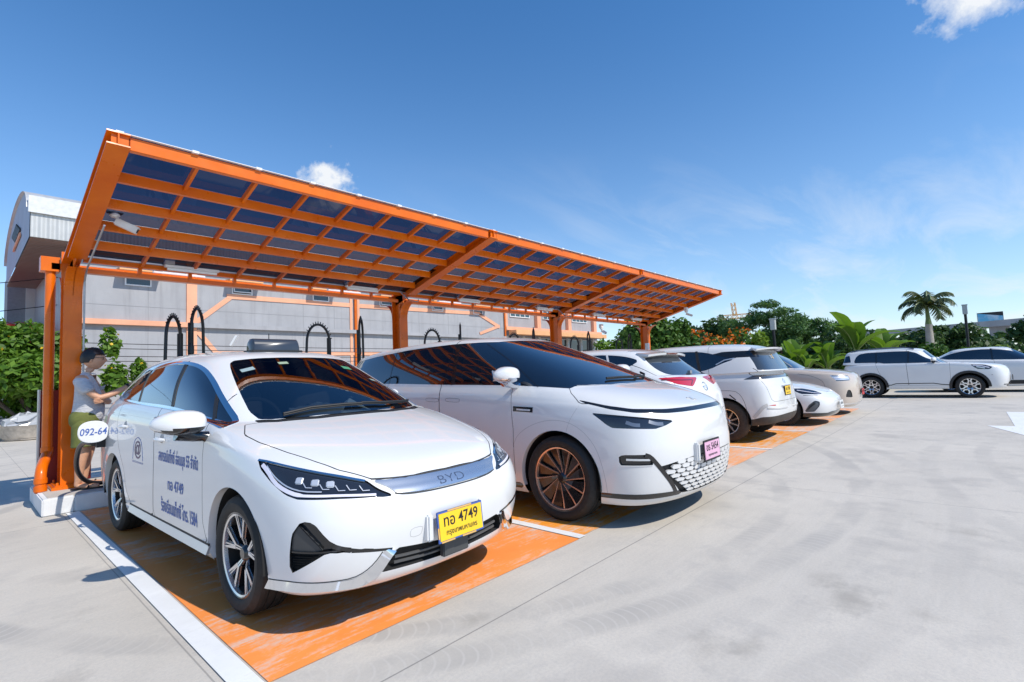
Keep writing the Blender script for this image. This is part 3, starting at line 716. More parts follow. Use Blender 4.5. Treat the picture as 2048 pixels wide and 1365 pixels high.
        rim.lathe([(.001, w*.70), (.030, w*.70), (.042, w*.64), (.058, w*.5)], C, ax, 28, 1)
    elif style == 'flower':
        for k in range(6):
            a = tau*k/6
            for sg in (-1, 1):
                spoke(a+sg*.12, .05, .05, a+sg*.10, Rr*.45, .035, w*.5, hf-.01)
                spoke(a+sg*.10, Rr*.45, .035, a+sg*.42, Rr*.72, .035, hf-.01, hf-.006)
                spoke(a+sg*.42, Rr*.70, .035, a+sg*.30, Rr*.97, .035, hf-.006, hf-.004)
        rim.lathe([(.001, w*.66), (.045, w*.66), (.06, w*.5)], C, ax, 28, 1)
    else:
        ns = 10 if style == 'multi' else 5
        for k in range(ns):
            a = tau*k/ns+.2; wd = .022 if ns == 10 else .05
            spoke(a, .04, wd*1.3, a+(.12 if ns == 10 else 0), Rr*.97, wd, w*.5, hf-.004)
        rim.lathe([(.001, w*.66), (.045, w*.66), (.06, w*.5)], C, ax, 28, 0)
    rim.lathe([(Rr*.93, w*.0), (.05, w*.0)], C, ax, 40, 2)
    mats = {'turbine': (M_RIMBRONZE, M_RIMBLACK, M_WELL)}.get(style, (M_RIMSILVER, M_RIMBLACK, M_WELL))
    rim.build('rim', mats, ho, smooth=True, angle=30)
    return ho
# ---------------------------------------------------------------- paints and glass
def mat_paint(name, col, dust=0.06):
    t = MT(name); c = t.coord('Object'); n = t.noise(c, 3.0, 6, 0.7); f = t.noise(c, 120, 2)
    z = t.sep(c)[2]; low = t.math('MULTIPLY', t.math('SUBTRACT', 0.55, z), 2.0, True)
    d = t.math('ADD', t.math('MULTIPLY', t.ramp(n, [(0.45, 0.0), (0.75, 1.0)]), dust), t.math('MULTIPLY', low, dust*1.5))
    t.set(Base_Color=t.mix(d, col, (0.50, 0.42, 0.34)), Roughness=0.32); t.b.inputs['Coat Weight'].default_value = 1.0
    t.b.inputs['Coat Roughness'].default_value = 0.025; t.b.inputs['Coat IOR'].default_value = 1.5; t.b.inputs['Specular IOR Level'].default_value = 0.3
    return t.m
M_PAINT = mat_paint('white_car_paint', (0.735, 0.735, 0.73))
M_PAINT2 = mat_paint('pearl_white_paint', (0.705, 0.70, 0.69))
M_BEIGE = mat_paint('champagne_paint', (0.56, 0.475, 0.40))
def mat_glass(name, col=(0.006, 0.008, 0.012), ior=1.75):
    t = MT(name); t.set(Base_Color=col, Roughness=0.0, IOR=ior); t.b.inputs['Coat Weight'].default_value = 0.8; t.b.inputs['Coat IOR'].default_value = 1.6; t.b.inputs['Coat Tint'].default_value = (0.85, 0.93, 1, 1)
    return t.m
def mat_screen():
    t = MT('clear_windscreen'); t.n.remove(t.b); ge = t.n.new('ShaderNodeNewGeometry'); vd = t.n.new('ShaderNodeVectorMath'); vd.operation = 'DOT_PRODUCT'; t.l.new(ge.outputs['Incoming'], vd.inputs[0]); t.l.new(ge.outputs['Normal'], vd.inputs[1])
    fr = t.math('ADD', t.math('MULTIPLY', t.math('POWER', t.math('SUBTRACT', 1.0, t.math('ABSOLUTE', vd.outputs['Value'])), 4.0), 0.85), 0.12)
    g = t.n.new('ShaderNodeBsdfGlossy'); g.inputs['Roughness'].default_value = 0.0; g.inputs['Color'].default_value = (.86, .93, 1, 1); tr = t.n.new('ShaderNodeBsdfTransparent'); tr.inputs['Color'].default_value = (.30, .34, .36, 1)
    mx = t.n.new('ShaderNodeMixShader'); t.l.new(fr, mx.inputs[0]); t.l.new(tr.outputs[0], mx.inputs[1]); t.l.new(g.outputs[0], mx.inputs[2]); t.l.new(mx.outputs[0], t.n['Material Output'].inputs['Surface']); return t.m
M_SCREEN = mat_screen(); M_GLASS = mat_glass('tinted_car_glass'); M_GLASSG = mat_glass('grey_rear_glass', (0.045, 0.05, 0.055), 1.55)
M_CHROME = simple('chrome_trim', (0.80, 0.81, 0.83), 0.07, 1.0)
M_SATIN = simple('satin_silver_trim', (0.74, 0.75, 0.76), 0.30, 0.6)
M_PIANO = simple('gloss_black_trim', (0.010, 0.010, 0.011), 0.12, coat=0.6)
M_TRIM = simple('matt_black_trim', (0.018, 0.018, 0.019), 0.55)
M_SEAM = simple('panel_gap', (0.035, 0.035, 0.036), 0.7)
M_LENS = simple('clear_lamp_lens', (0.018, 0.020, 0.026), 0.03, coat=1.0)
M_DRL = simple('lamp_light_guide', (0.72, 0.70, 0.78), 0.15, coat=0.5)
M_RED = simple('red_lamp_lens', (0.50, 0.012, 0.014), 0.08, coat=1.0)
M_REDDK = simple('dark_red_lens', (0.14, 0.008, 0.01), 0.08, coat=1.0)

M_PLATE_Y = simple('yellow_plate', (0.86, 0.55, 0.02), 0.35, var=0.06)
M_PLATE_W = simple('white_plate', (0.72, 0.72, 0.71), 0.35); M_PLATE_P = simple('pink_plate', (0.70, 0.40, 0.55), 0.35, var=0.10)
M_INK = simple('black_ink', (0.012, 0.012, 0.013), 0.5); M_BLUEINK = simple('blue_ink', (0.05, 0.115, 0.38), 0.5); M_BLUEFRAME = simple('blue_plate_frame', (0.06, 0.12, 0.38), 0.3)
# ================================================================ TAXI
_rings = [
 # x, y, z per ring; stations: front centre .. front corner .. axle .. doors .. rear axle .. rear corner .. rear centre
 ([0,.42,.70,.82,.855,.86,.86,.86,.86,.855,.83,.70,.42,0],[.17,.20,.33,.50,.95,1.40,1.95,2.5,3.1,3.90,4.42,4.64,4.71,4.73],[.205,.205,.208,.215,.225,.230,.225,.225,.225,.23,.25,.27,.28,.28]),
 ([0,.42,.74,.855,.885,.89,.89,.89,.89,.885,.865,.75,.43,0],[.075,.105,.25,.48,.95,1.4,1.95,2.5,3.1,3.9,4.45,4.69,4.77,4.79],[.245,.245,.248,.255,.28,.29,.305,.305,.305,.31,.33,.35,.36,.36]),
 ([0,.43,.76,.872,.90,.90,.90,.90,.90,.90,.88,.77,.44,0],[.03,.055,.19,.46,.95,1.4,1.95,2.5,3.1,3.9,4.46,4.72,4.80,4.82],[.42,.42,.42,.42,.48,.48,.48,.48,.48,.50,.52,.52,.52,.52]),
 ([0,.43,.77,.88,.912,.905,.905,.905,.905,.91,.885,.77,.44,0],[.0,.03,.18,.47,.95,1.4,1.95,2.5,3.1,3.9,4.46,4.70,4.78,4.80],[.58,.58,.58,.60,.68,.68,.68,.68,.69,.70,.72,.72,.72,.72]),
 ([0,.43,.765,.872,.908,.905,.905,.905,.905,.905,.878,.76,.44,0],[.025,.06,.22,.50,.95,1.4,1.95,2.5,3.1,3.9,4.44,4.67,4.75,4.77],[.69,.695,.71,.75,.84,.86,.87,.88,.89,.90,.92,.93,.93,.93]),
 ([0,.42,.72,.845,.885,.893,.893,.893,.892,.89,.86,.74,.43,0],[.085,.13,.33,.59,.97,1.42,1.95,2.5,3.1,3.85,4.40,4.61,4.69,4.71],[.765,.775,.83,.88,.955,.99,1.01,1.025,1.04,1.06,1.07,1.08,1.08,1.08]),
 ([0,.40,.66,.79,.84,.868,.876,.877,.875,.868,.83,.71,.42,0],[.20,.25,.46,.72,1.01,1.42,1.95,2.5,3.1,3.85,4.38,4.57,4.65,4.67],[.855,.865,.905,.945,.995,1.045,1.075,1.095,1.115,1.14,1.15,1.16,1.16,1.16]),
 ([0,.37,.61,.74,.80,.845,.86,.862,.858,.845,.81,.69,.41,0],[.62,.65,.78,.94,1.13,1.46,1.95,2.5,3.1,3.85,4.34,4.52,4.60,4.62],[.985,.99,1.005,1.02,1.045,1.08,1.115,1.14,1.165,1.19,1.20,1.21,1.21,1.21]),
 ([0,.34,.58,.715,.765,.815,.838,.842,.838,.82,.775,.66,.40,0],[1.05,1.075,1.155,1.255,1.36,1.56,1.95,2.5,3.1,3.85,4.30,4.47,4.54,4.56],[1.085,1.085,1.087,1.088,1.092,1.105,1.145,1.17,1.195,1.225,1.24,1.245,1.245,1.245]),
 ([0,.31,.53,.655,.71,.75,.772,.785,.78,.755,.71,.61,.37,0],[1.50,1.525,1.60,1.70,1.79,1.92,2.15,2.55,3.1,3.75,4.17,4.33,4.40,4.42],[1.318,1.316,1.313,1.308,1.303,1.315,1.335,1.36,1.37,1.37,1.37,1.37,1.37,1.37]),
 ([0,.28,.48,.59,.63,.655,.675,.695,.695,.665,.62,.53,.33,0],[1.98,2.005,2.075,2.16,2.24,2.34,2.46,2.75,3.15,3.68,4.05,4.20,4.26,4.28],[1.545,1.543,1.535,1.52,1.513,1.515,1.525,1.54,1.54,1.525,1.51,1.505,1.505,1.505]),
 ([0,.26,.44,.535,.57,.59,.605,.62,.62,.60,.55,.47,.30,0],[2.13,2.155,2.225,2.31,2.39,2.48,2.58,2.80,3.15,3.60,3.92,4.05,4.10,4.12],[1.578,1.576,1.57,1.562,1.56,1.562,1.57,1.58,1.58,1.568,1.553,1.548,1.548,1.548]),
 ([0,.14,.25,.32,.345,.36,.37,.38,.38,.37,.34,.28,.17,0],[2.42,2.43,2.46,2.50,2.55,2.60,2.68,2.86,3.15,3.5,3.72,3.8,3.84,3.85],[1.598,1.598,1.597,1.597,1.600,1.604,1.61,1.615,1.613,1.603,1.592,1.587,1.585,1.585]),
 ([0]*14,[2.62,2.63,2.64,2.66,2.70,2.74,2.80,2.92,3.15,3.42,3.56,3.6,3.62,3.63],[1.614,1.614,1.614,1.615,1.617,1.619,1.622,1.624,1.621,1.613,1.607,1.605,1.604,1.604]),
]
def ins_rings(net, at):
    """extra control rings to tighten the surface: at = [(ring index, fraction to the next ring), ...]"""
    net = np.array(net, float); rows = []
    for j in range(len(net)):
        rows.append(net[j])
        for jj, t in sorted(at):
            if jj == j: rows.append(net[j]*(1-t)+net[j+1]*t)
    return np.array(rows)
_tx = np.array([np.stack(r, 1) for r in _rings]); _tx[11:, :, 2] += .024
NET_TAXI = ins_rings(_tx, [(4,.5),(5,.5),(7,.75),(8,.18),(9,.75)])

HL_TAXI = [(1.105,0.910),(1.030,0.903),(0.820,0.864),(0.626,0.824),(0.481,0.787),(0.458,0.769),(0.415,0.740),(0.333,0.701),(0.361,0.694),(0.419,0.704),(0.599,0.718),(0.725,0.723),(0.810,0.726),(0.882,0.745),(0.981,0.797),(1.071,0.860)]
VENT_TAXI = [(0.913,0.347),(0.911,0.458),(0.899,0.555),(0.861,0.612),(0.823,0.624),(0.785,0.607),(0.747,0.557),(0.710,0.515),(0.663,0.488),(0.556,0.459),(0.391,0.422),(0.444,0.419),(0.596,0.443),(0.730,0.461),(0.826,0.403)]
GR_TAXI = [(0.412,0.420),(0.270,0.405),(0.05,0.385),(-.3,.38),(-.3,0.285),(0.05,0.285),(0.248,0.292),(0.393,0.297),(0.487,0.300)]
LIP_TAXI = [(1.025,0.285),(0.938,0.301),(0.867,0.303),(0.714,0.299),(0.587,0.297),(0.532,0.315),(0.486,0.350),(0.444,0.416),(0.385,0.416),(0.440,0.345),(0.480,0.298),(0.531,0.268),(0.585,0.256),(0.772,0.268),(0.930,0.264),(1.034,0.245)]
# large white van with a one-box nose
_x9 = [
 ([0,.45,.78,.92,.955,.965,.965,.965,.965,.96,.94,.80,.45,0],[.14,.17,.30,.50,1.0,1.55,2.1,2.7,3.4,4.3,4.95,5.25,5.36,5.38],[.20,.20,.20,.20,.20,.20,.20,.20,.20,.21,.25,.27,.28,.28]),
 ([0,.47,.82,.96,1.0,1.0,1.0,1.0,1.0,1.0,.98,.83,.47,0],[.06,.09,.24,.48,1.03,1.55,2.1,2.7,3.4,4.33,5.0,5.32,5.44,5.46],[.265,.265,.265,.265,.27,.275,.275,.275,.275,.28,.32,.35,.36,.36]),
 ([0,.48,.84,.985,1.02,1.02,1.02,1.02,1.02,1.02,.995,.85,.48,0],[.02,.05,.21,.47,1.03,1.55,2.1,2.7,3.4,4.33,5.02,5.36,5.48,5.5],[.45]*14),
 ([0,.48,.84,.985,1.025,1.025,1.025,1.025,1.025,1.025,1.0,.85,.48,0],[0,.03,.19,.46,1.03,1.55,2.1,2.7,3.4,4.33,5.02,5.36,5.48,5.5],[.65,.65,.65,.65,.66,.66,.66,.66,.66,.66,.66,.66,.66,.66]),
 ([0,.48,.83,.975,1.02,1.02,1.02,1.02,1.02,1.02,.99,.84,.47,0],[.03,.06,.23,.50,1.03,1.55,2.1,2.7,3.4,4.33,5.0,5.33,5.45,5.47],[.85,.85,.86,.87,.89,.9,.9,.9,.9,.9,.9,.9,.9,.9]),
 ([0,.47,.80,.945,1.0,1.005,1.005,1.005,1.005,1.0,.97,.82,.47,0],[.07,.105,.28,.56,1.04,1.55,2.1,2.7,3.4,4.33,4.98,5.28,5.4,5.42],[.955,.96,.98,1.0,1.03,1.05,1.07,1.08,1.09,1.10,1.10,1.10,1.10,1.10]),
 ([0,.45,.76,.905,.97,.985,.99,.99,.988,.975,.94,.80,.46,0],[.14,.18,.37,.66,1.06,1.52,2.1,2.7,3.4,4.33,4.95,5.22,5.33,5.35],[1.015,1.02,1.04,1.065,1.095,1.12,1.14,1.15,1.16,1.17,1.17,1.17,1.17,1.17]),
 ([0,.43,.71,.86,.935,.965,.973,.973,.97,.95,.91,.77,.45,0],[.40,.42,.56,.79,1.08,1.5,2.1,2.7,3.4,4.32,4.93,5.17,5.27,5.29],[1.115,1.115,1.12,1.13,1.145,1.16,1.178,1.188,1.2,1.21,1.215,1.215,1.215,1.215]),
 ([0,.40,.68,.825,.90,.945,.958,.958,.955,.93,.88,.74,.44,0],[.72,.75,.85,.98,1.15,1.5,2.1,2.7,3.4,4.3,4.9,5.12,5.2,5.22],[1.195,1.195,1.192,1.185,1.185,1.195,1.21,1.22,1.235,1.25,1.26,1.26,1.26,1.26]),
 ([0,.37,.61,.735,.80,.85,.875,.885,.88,.855,.81,.69,.42,0],[1.38,1.41,1.50,1.62,1.75,1.95,2.3,2.8,3.4,4.25,4.83,5.03,5.10,5.12],[1.47,1.468,1.463,1.455,1.45,1.455,1.46,1.465,1.47,1.47,1.46,1.46,1.46,1.46]),
 ([0,.33,.53,.63,.675,.71,.74,.77,.78,.76,.71,.61,.38,0],[2.08,2.11,2.18,2.27,2.36,2.47,2.65,2.95,3.4,4.2,4.72,4.9,4.96,4.98],[1.725,1.723,1.718,1.71,1.708,1.712,1.715,1.715,1.71,1.68,1.65,1.64,1.64,1.64]),
 ([0,.31,.49,.575,.61,.64,.665,.69,.70,.68,.63,.54,.34,0],[2.25,2.28,2.34,2.42,2.5,2.6,2.75,3.0,3.4,4.1,4.55,4.68,4.73,4.75],[1.765,1.763,1.758,1.753,1.753,1.757,1.76,1.762,1.758,1.728,1.70,1.69,1.69,1.69]),
 ([0,.19,.29,.345,.37,.385,.40,.41,.42,.41,.38,.32,.2,0],[2.5,2.52,2.55,2.6,2.66,2.73,2.85,3.05,3.4,3.95,4.25,4.34,4.38,4.4],[1.79,1.79,1.788,1.786,1.786,1.787,1.787,1.785,1.778,1.755,1.735,1.73,1.73,1.73]),
 ([0]*14,[2.7,2.71,2.73,2.77,2.82,2.87,2.95,3.1,3.4,3.8,4.0,4.06,4.09,4.1],[1.80,1.80,1.80,1.80,1.80,1.80,1.80,1.795,1.785,1.765,1.752,1.748,1.747,1.747]),
]
NET_X9 = ins_rings(np.array([np.stack(r, 1) for r in _x9]), [(4,.5),(5,.5),(7,.75),(8,.18),(9,.75),(10,.4)])
def warp(net, ylo, yup, zlo, zup, sx=1.0, sxup=1.0, split=0.5):
    """re-proportion a body: separate length and height maps for the lower body and the cabin"""
    n = np.array(net, float); M = len(n); a = np.linspace(0, 1, M); k0, k1 = split, split+.12
    for j in range(M):
        w = np.clip((a[j]-k0)/(k1-k0), 0, 1); y = n[j, :, 1].copy(); z = n[j, :, 2].copy()
        n[j, :, 1] = (1-w)*np.interp(y, *zip(*ylo)) + w*np.interp(y, *zip(*yup))
        n[j, :, 2] = (1-w)*np.interp(z, *zip(*zlo)) + w*np.interp(z, *zip(*zup))
        n[j, :, 0] *= (1-w)*sx + w*sxup
    return n
ID = [(0, 0), (9, 9)]
NET_MG = warp(NET_TAXI, [(0, 0), (.955, .90), (3.9, 3.58), (4.84, 4.50)], [(1.0, 1.1), (2.05, 2.0), (3.3, 3.0), (4.28, 3.82), (4.56, 4.22)], [(0, 0), (1.25, 1.25), (2, 2)], [(1.08, 1.08), (1.25, 1.24), (1.52, 1.54), (1.63, 1.66)], 1.03, 1.05)
NET_GAC = warp(NET_TAXI, [(0, 0), (.955, .95), (3.9, 3.92), (4.84, 4.75)], [(1.0, 1.2), (2.05, 2.0), (3.3, 3.2), (3.85, 4.12), (4.28, 4.46), (4.56, 4.66)], [(0, 0), (.225, .28), (1.25, 1.22), (2, 2)], [(1.08, 1.08), (1.25, 1.22), (1.52, 1.60), (1.63, 1.74)], 1.05, 1.10)
NET_SEAL = warp(NET_TAXI, [(0, 0), (.955, .90), (3.9, 3.9), (4.84, 4.8)], [(1.0, 1.12), (2.05, 2.15), (3.3, 3.0), (4.28, 4.0), (4.56, 4.5)], [(0, 0), (.22, .20), (.75, .62), (.99, .86), (1.25, 1.02), (2, 1.7)], [(1.05, .93), (1.25, 1.05), (1.52, 1.36), (1.63, 1.45)], 1.03, 1.0)
NET_VAN = warp(NET_X9, [(0, 0), (1.03, 1.0), (4.33, 4.15), (5.5, 5.2)], [(.7, 1.22), (1.5, 1.75), (2.08, 2.22), (2.7, 2.8), (5.2, 4.95)], [(0, 0), (.85, .87), (1.0, 1.03), (1.2, 1.17), (2, 2)], [(1.15, 1.14), (1.26, 1.24), (1.72, 1.76), (1.80, 1.86)], .97, .98)
NET_SUV = warp(NET_TAXI, [(0, 0), (.955, 1.0), (3.9, 3.62), (4.84, 4.55)], [(1.0, 1.38), (2.05, 2.16), (3.3, 3.2), (3.85, 4.08), (4.28, 4.40), (4.56, 4.50)], [(0, 0), (.225, .30), (.42, .50), (.58, .70), (.69, .87), (.765, 1.0), (.855, 1.06), (.985, 1.13), (1.1, 1.17), (1.25, 1.20), (2, 2)], [(1.08, 1.12), (1.25, 1.19), (1.52, 1.615), (1.63, 1.715)], 1.07, 1.13)
NET_SEDAN = warp(NET_TAXI, [(0, 0), (9, 9)], [(1.0, 1.2), (2.05, 2.2), (3.3, 3.0), (4.28, 3.9), (4.56, 4.5)], [(0, 0), (9, 9)], [(1.08, 1.10), (1.25, 1.22), (1.52, 1.56), (1.63, 1.66)], 1.05, 1.0)
NET_SUV[:2, :, 1] += 0.0
HL_X9 = [(1.182,0.971),(0.996,0.948),(0.788,0.922),(0.552,0.886),(0.651,0.854),(0.758,0.832),(0.922,0.840),(1.073,0.847),(1.107,0.875),(1.141,0.920)]
# ---------------------------------------------------------------- shared car details
def ellipsoid_mesh(c, r, nu=20, nv=12, p=2.4, fn=None):
    vs = []; fs = []
    sg = lambda q, e: math.copysign(abs(q)**e, q)
    for j in range(nv+1):
        b = -math.pi/2+math.pi*j/nv
        for i in range(nu):
            a = 2*math.pi*i/nu; e = 2/p
            q = [sg(math.cos(b), e)*sg(math.cos(a), e), sg(math.cos(b), e)*sg(math.sin(a), e), sg(math.sin(b), e)]
            if fn: q = fn(*q)
            vs.append((c[0]+q[0]*r[0], c[1]+q[1]*r[1], c[2]+q[2]*r[2]))
    for j in range(nv):
        for i in range(nu): fs.append((j*nu+i, j*nu+(i+1) % nu, (j+1)*nu+(i+1) % nu, (j+1)*nu+i))
    return vs, fs
def door_mirror(T, c, sg, base, reach, r, paint, low=M_PIANO, tilt=0.0):
    """base: (y, z) on the door; reach: how far out; r: half sizes of the shell"""
    p, n = c.hit(base, 90); x0 = p[0]; cx = x0+reach*.62; cy, cz = base[0]+r[1]*.25, base[1]+r[2]*1.25
    def sh(x, y, z):
        k = 1-.48*max(0, x)**1.6; yy = y*k*(1.0 if y < 0 else .55)
        return x, yy+.10*x, z*k*(1 if z > 0 else .9)+tilt*x
    vs, fs = ellipsoid_mesh((cx, cy, cz), r, 24, 14, 2.8, sh)
    up = [f for f in fs if sum(vs[i][2] for i in f)/4 > cz-r[2]*.34+(vs[f[0]][0]-cx)*-.10]; dn = [f for f in fs if f not in up]
    for nm, F, m in (('mirror_shell', up, paint), ('mirror_base', dn, low)):
        mb = MB(); mb.add([(v[0]*sg, v[1], v[2]) for v in vs], F)
        if nm == 'mirror_base':
            a = Vector(((x0-.03)*sg, base[0]+.02, base[1]-.005)); b = Vector((cx*sg, cy, cz-r[2]*.62)); mid = (a+b)/2-Vector((0, 0, .012))
            mb.tube([a, a.lerp(mid, .5)+Vector((0, 0, .004)), mid, b], [.042, .032, .034, .06], 12)
        if nm == 'mirror_shell': par = T
        o = mb.build('door_mirror' if nm == 'mirror_shell' else nm, m, par, smooth=True, angle=60)
        par = o if nm == 'mirror_shell' else par
    # the looking glass at the back of the shell
    g_ = MB(); g_.prism([(-r[0]*.72, -r[2]*.6), (r[0]*.72, -r[2]*.5), (r[0]*.7, r[2]*.55), (-r[0]*.72, r[2]*.6)], (cx*sg, cy+r[1]*.53, cz), (1, 0, 0), (0, 0, 1), (0, .012, 0)); g_.build('mirror_glass', M_CHROME, par)
def handle(T, c, sg, y, z, ln, paint):
    p, n = c.hit((y, z), 90); mb = MB(); pts = []
    for k in range(9):
        f = k/8; pts.append(((p[0]+.004+.030*math.sin(math.pi*f)**.6)*sg, y-ln/2+ln*f, z))
    mb.tube(pts, [.010]+[.016]*7+[.010], 10); mb.build('door_handle', paint, T, smooth=True)
    b = MB(); b.lathe([(.046, -.004), (.036, .0012), (.001, .0016)], ((p[0]+.001)*sg, y, z), (sg, 0, 0), 20); b.build('handle_recess_shade', simple('recess_shade_grey', (.30, .30, .31), .5), T, smooth=True)  # thin grey disc: shade of the handle hollow put into its colour
def plate(T, center, ux, n, w, h, mat, frame_mat, lines, frame=.012, ink=M_INK, bits=()):
    """flat number plate: ux horizontal unit vector seen by the reader, n outward normal"""
    C = Vector(center)+origin_of(T); ux = Vector(ux).normalized(); n = Vector(n).normalized(); uy = n.cross(ux).normalized()
    if uy.z < 0: uy = -uy
    mb = MB(); mb.prism([(-w/2-frame, -h/2-frame), (w/2+frame, -h/2-frame), (w/2+frame, h/2+frame), (-w/2-frame, h/2+frame)], C, ux, uy, n*.008)
    fr = mb.build('number_plate', frame_mat, T, bevel=.004)
    mb = MB(); mb.prism([(-w/2, -h/2), (w/2, -h/2), (w/2, h/2), (-w/2, h/2)], C+n*.008, ux, uy, n*.003); mb.build('plate_face', mat, fr, bevel=.002)
    for (xa, xb, ya, yb), bmat in bits: mb = MB(); mb.prism([(xa, ya), (xb, ya), (xb, yb), (xa, yb)], C+n*.0085, ux, uy, n*.0012); mb.build('frame_foil', bmat, fr)
    t = MB()
    for body, oy, lh, lw in lines:
        vs, fs = text_mesh(body, 1.0, height=lh, width=lw, bold=.012)
        t.add([C+n*.0125+ux*v[0]+uy*(v[1]+oy) for v in vs], fs)
    if t.v: t.build('lettering', ink, fr)
    return fr
def flat_text(T, body, center, ux, uy, w, h, mat, name='lettering', bold=0.0, shear=0.0):
    vs, fs = text_mesh(body, 1.0, height=h, width=w, bold=bold, shear=shear); C = Vector(center)+origin_of(T); ux = Vector(ux).normalized(); uy = Vector(uy).normalized()
    mb = MB(); mb.add([C+ux*v[0]+uy*v[1] for v in vs], fs); return mb.build(name, mat, T)
def side_text(T, c, body, yc, zc, w, h, mat, sg=-1, bold=0.0, name='lettering', warpf=None):
    vs, fs = text_mesh(body, 1.0, height=h, width=w, bold=bold)
    v2 = [(yc+sg*v[0]*1.0, zc+v[1]) for v in vs]
    return c.drape(v2, fs, 90, name, mat, T, sg, .0018)
def wiper(T, c, pts, name='wiper'):
    """pts: view-from-above (x, y) positions on the glass"""
    P = []
    for a, b in pts:
        p, n = c.hit((abs(a), b), 'top'); P.append((math.copysign(p[0], a) if abs(a) > 1e-6 else 0, p[1], p[2]+.022))
    mb = MB(); mb.tube(P, .009, 8); mb.tube([(q[0], q[1], q[2]-.012) for q in P], .006, 6); mb.build(name, M_TRIM, T, smooth=True)
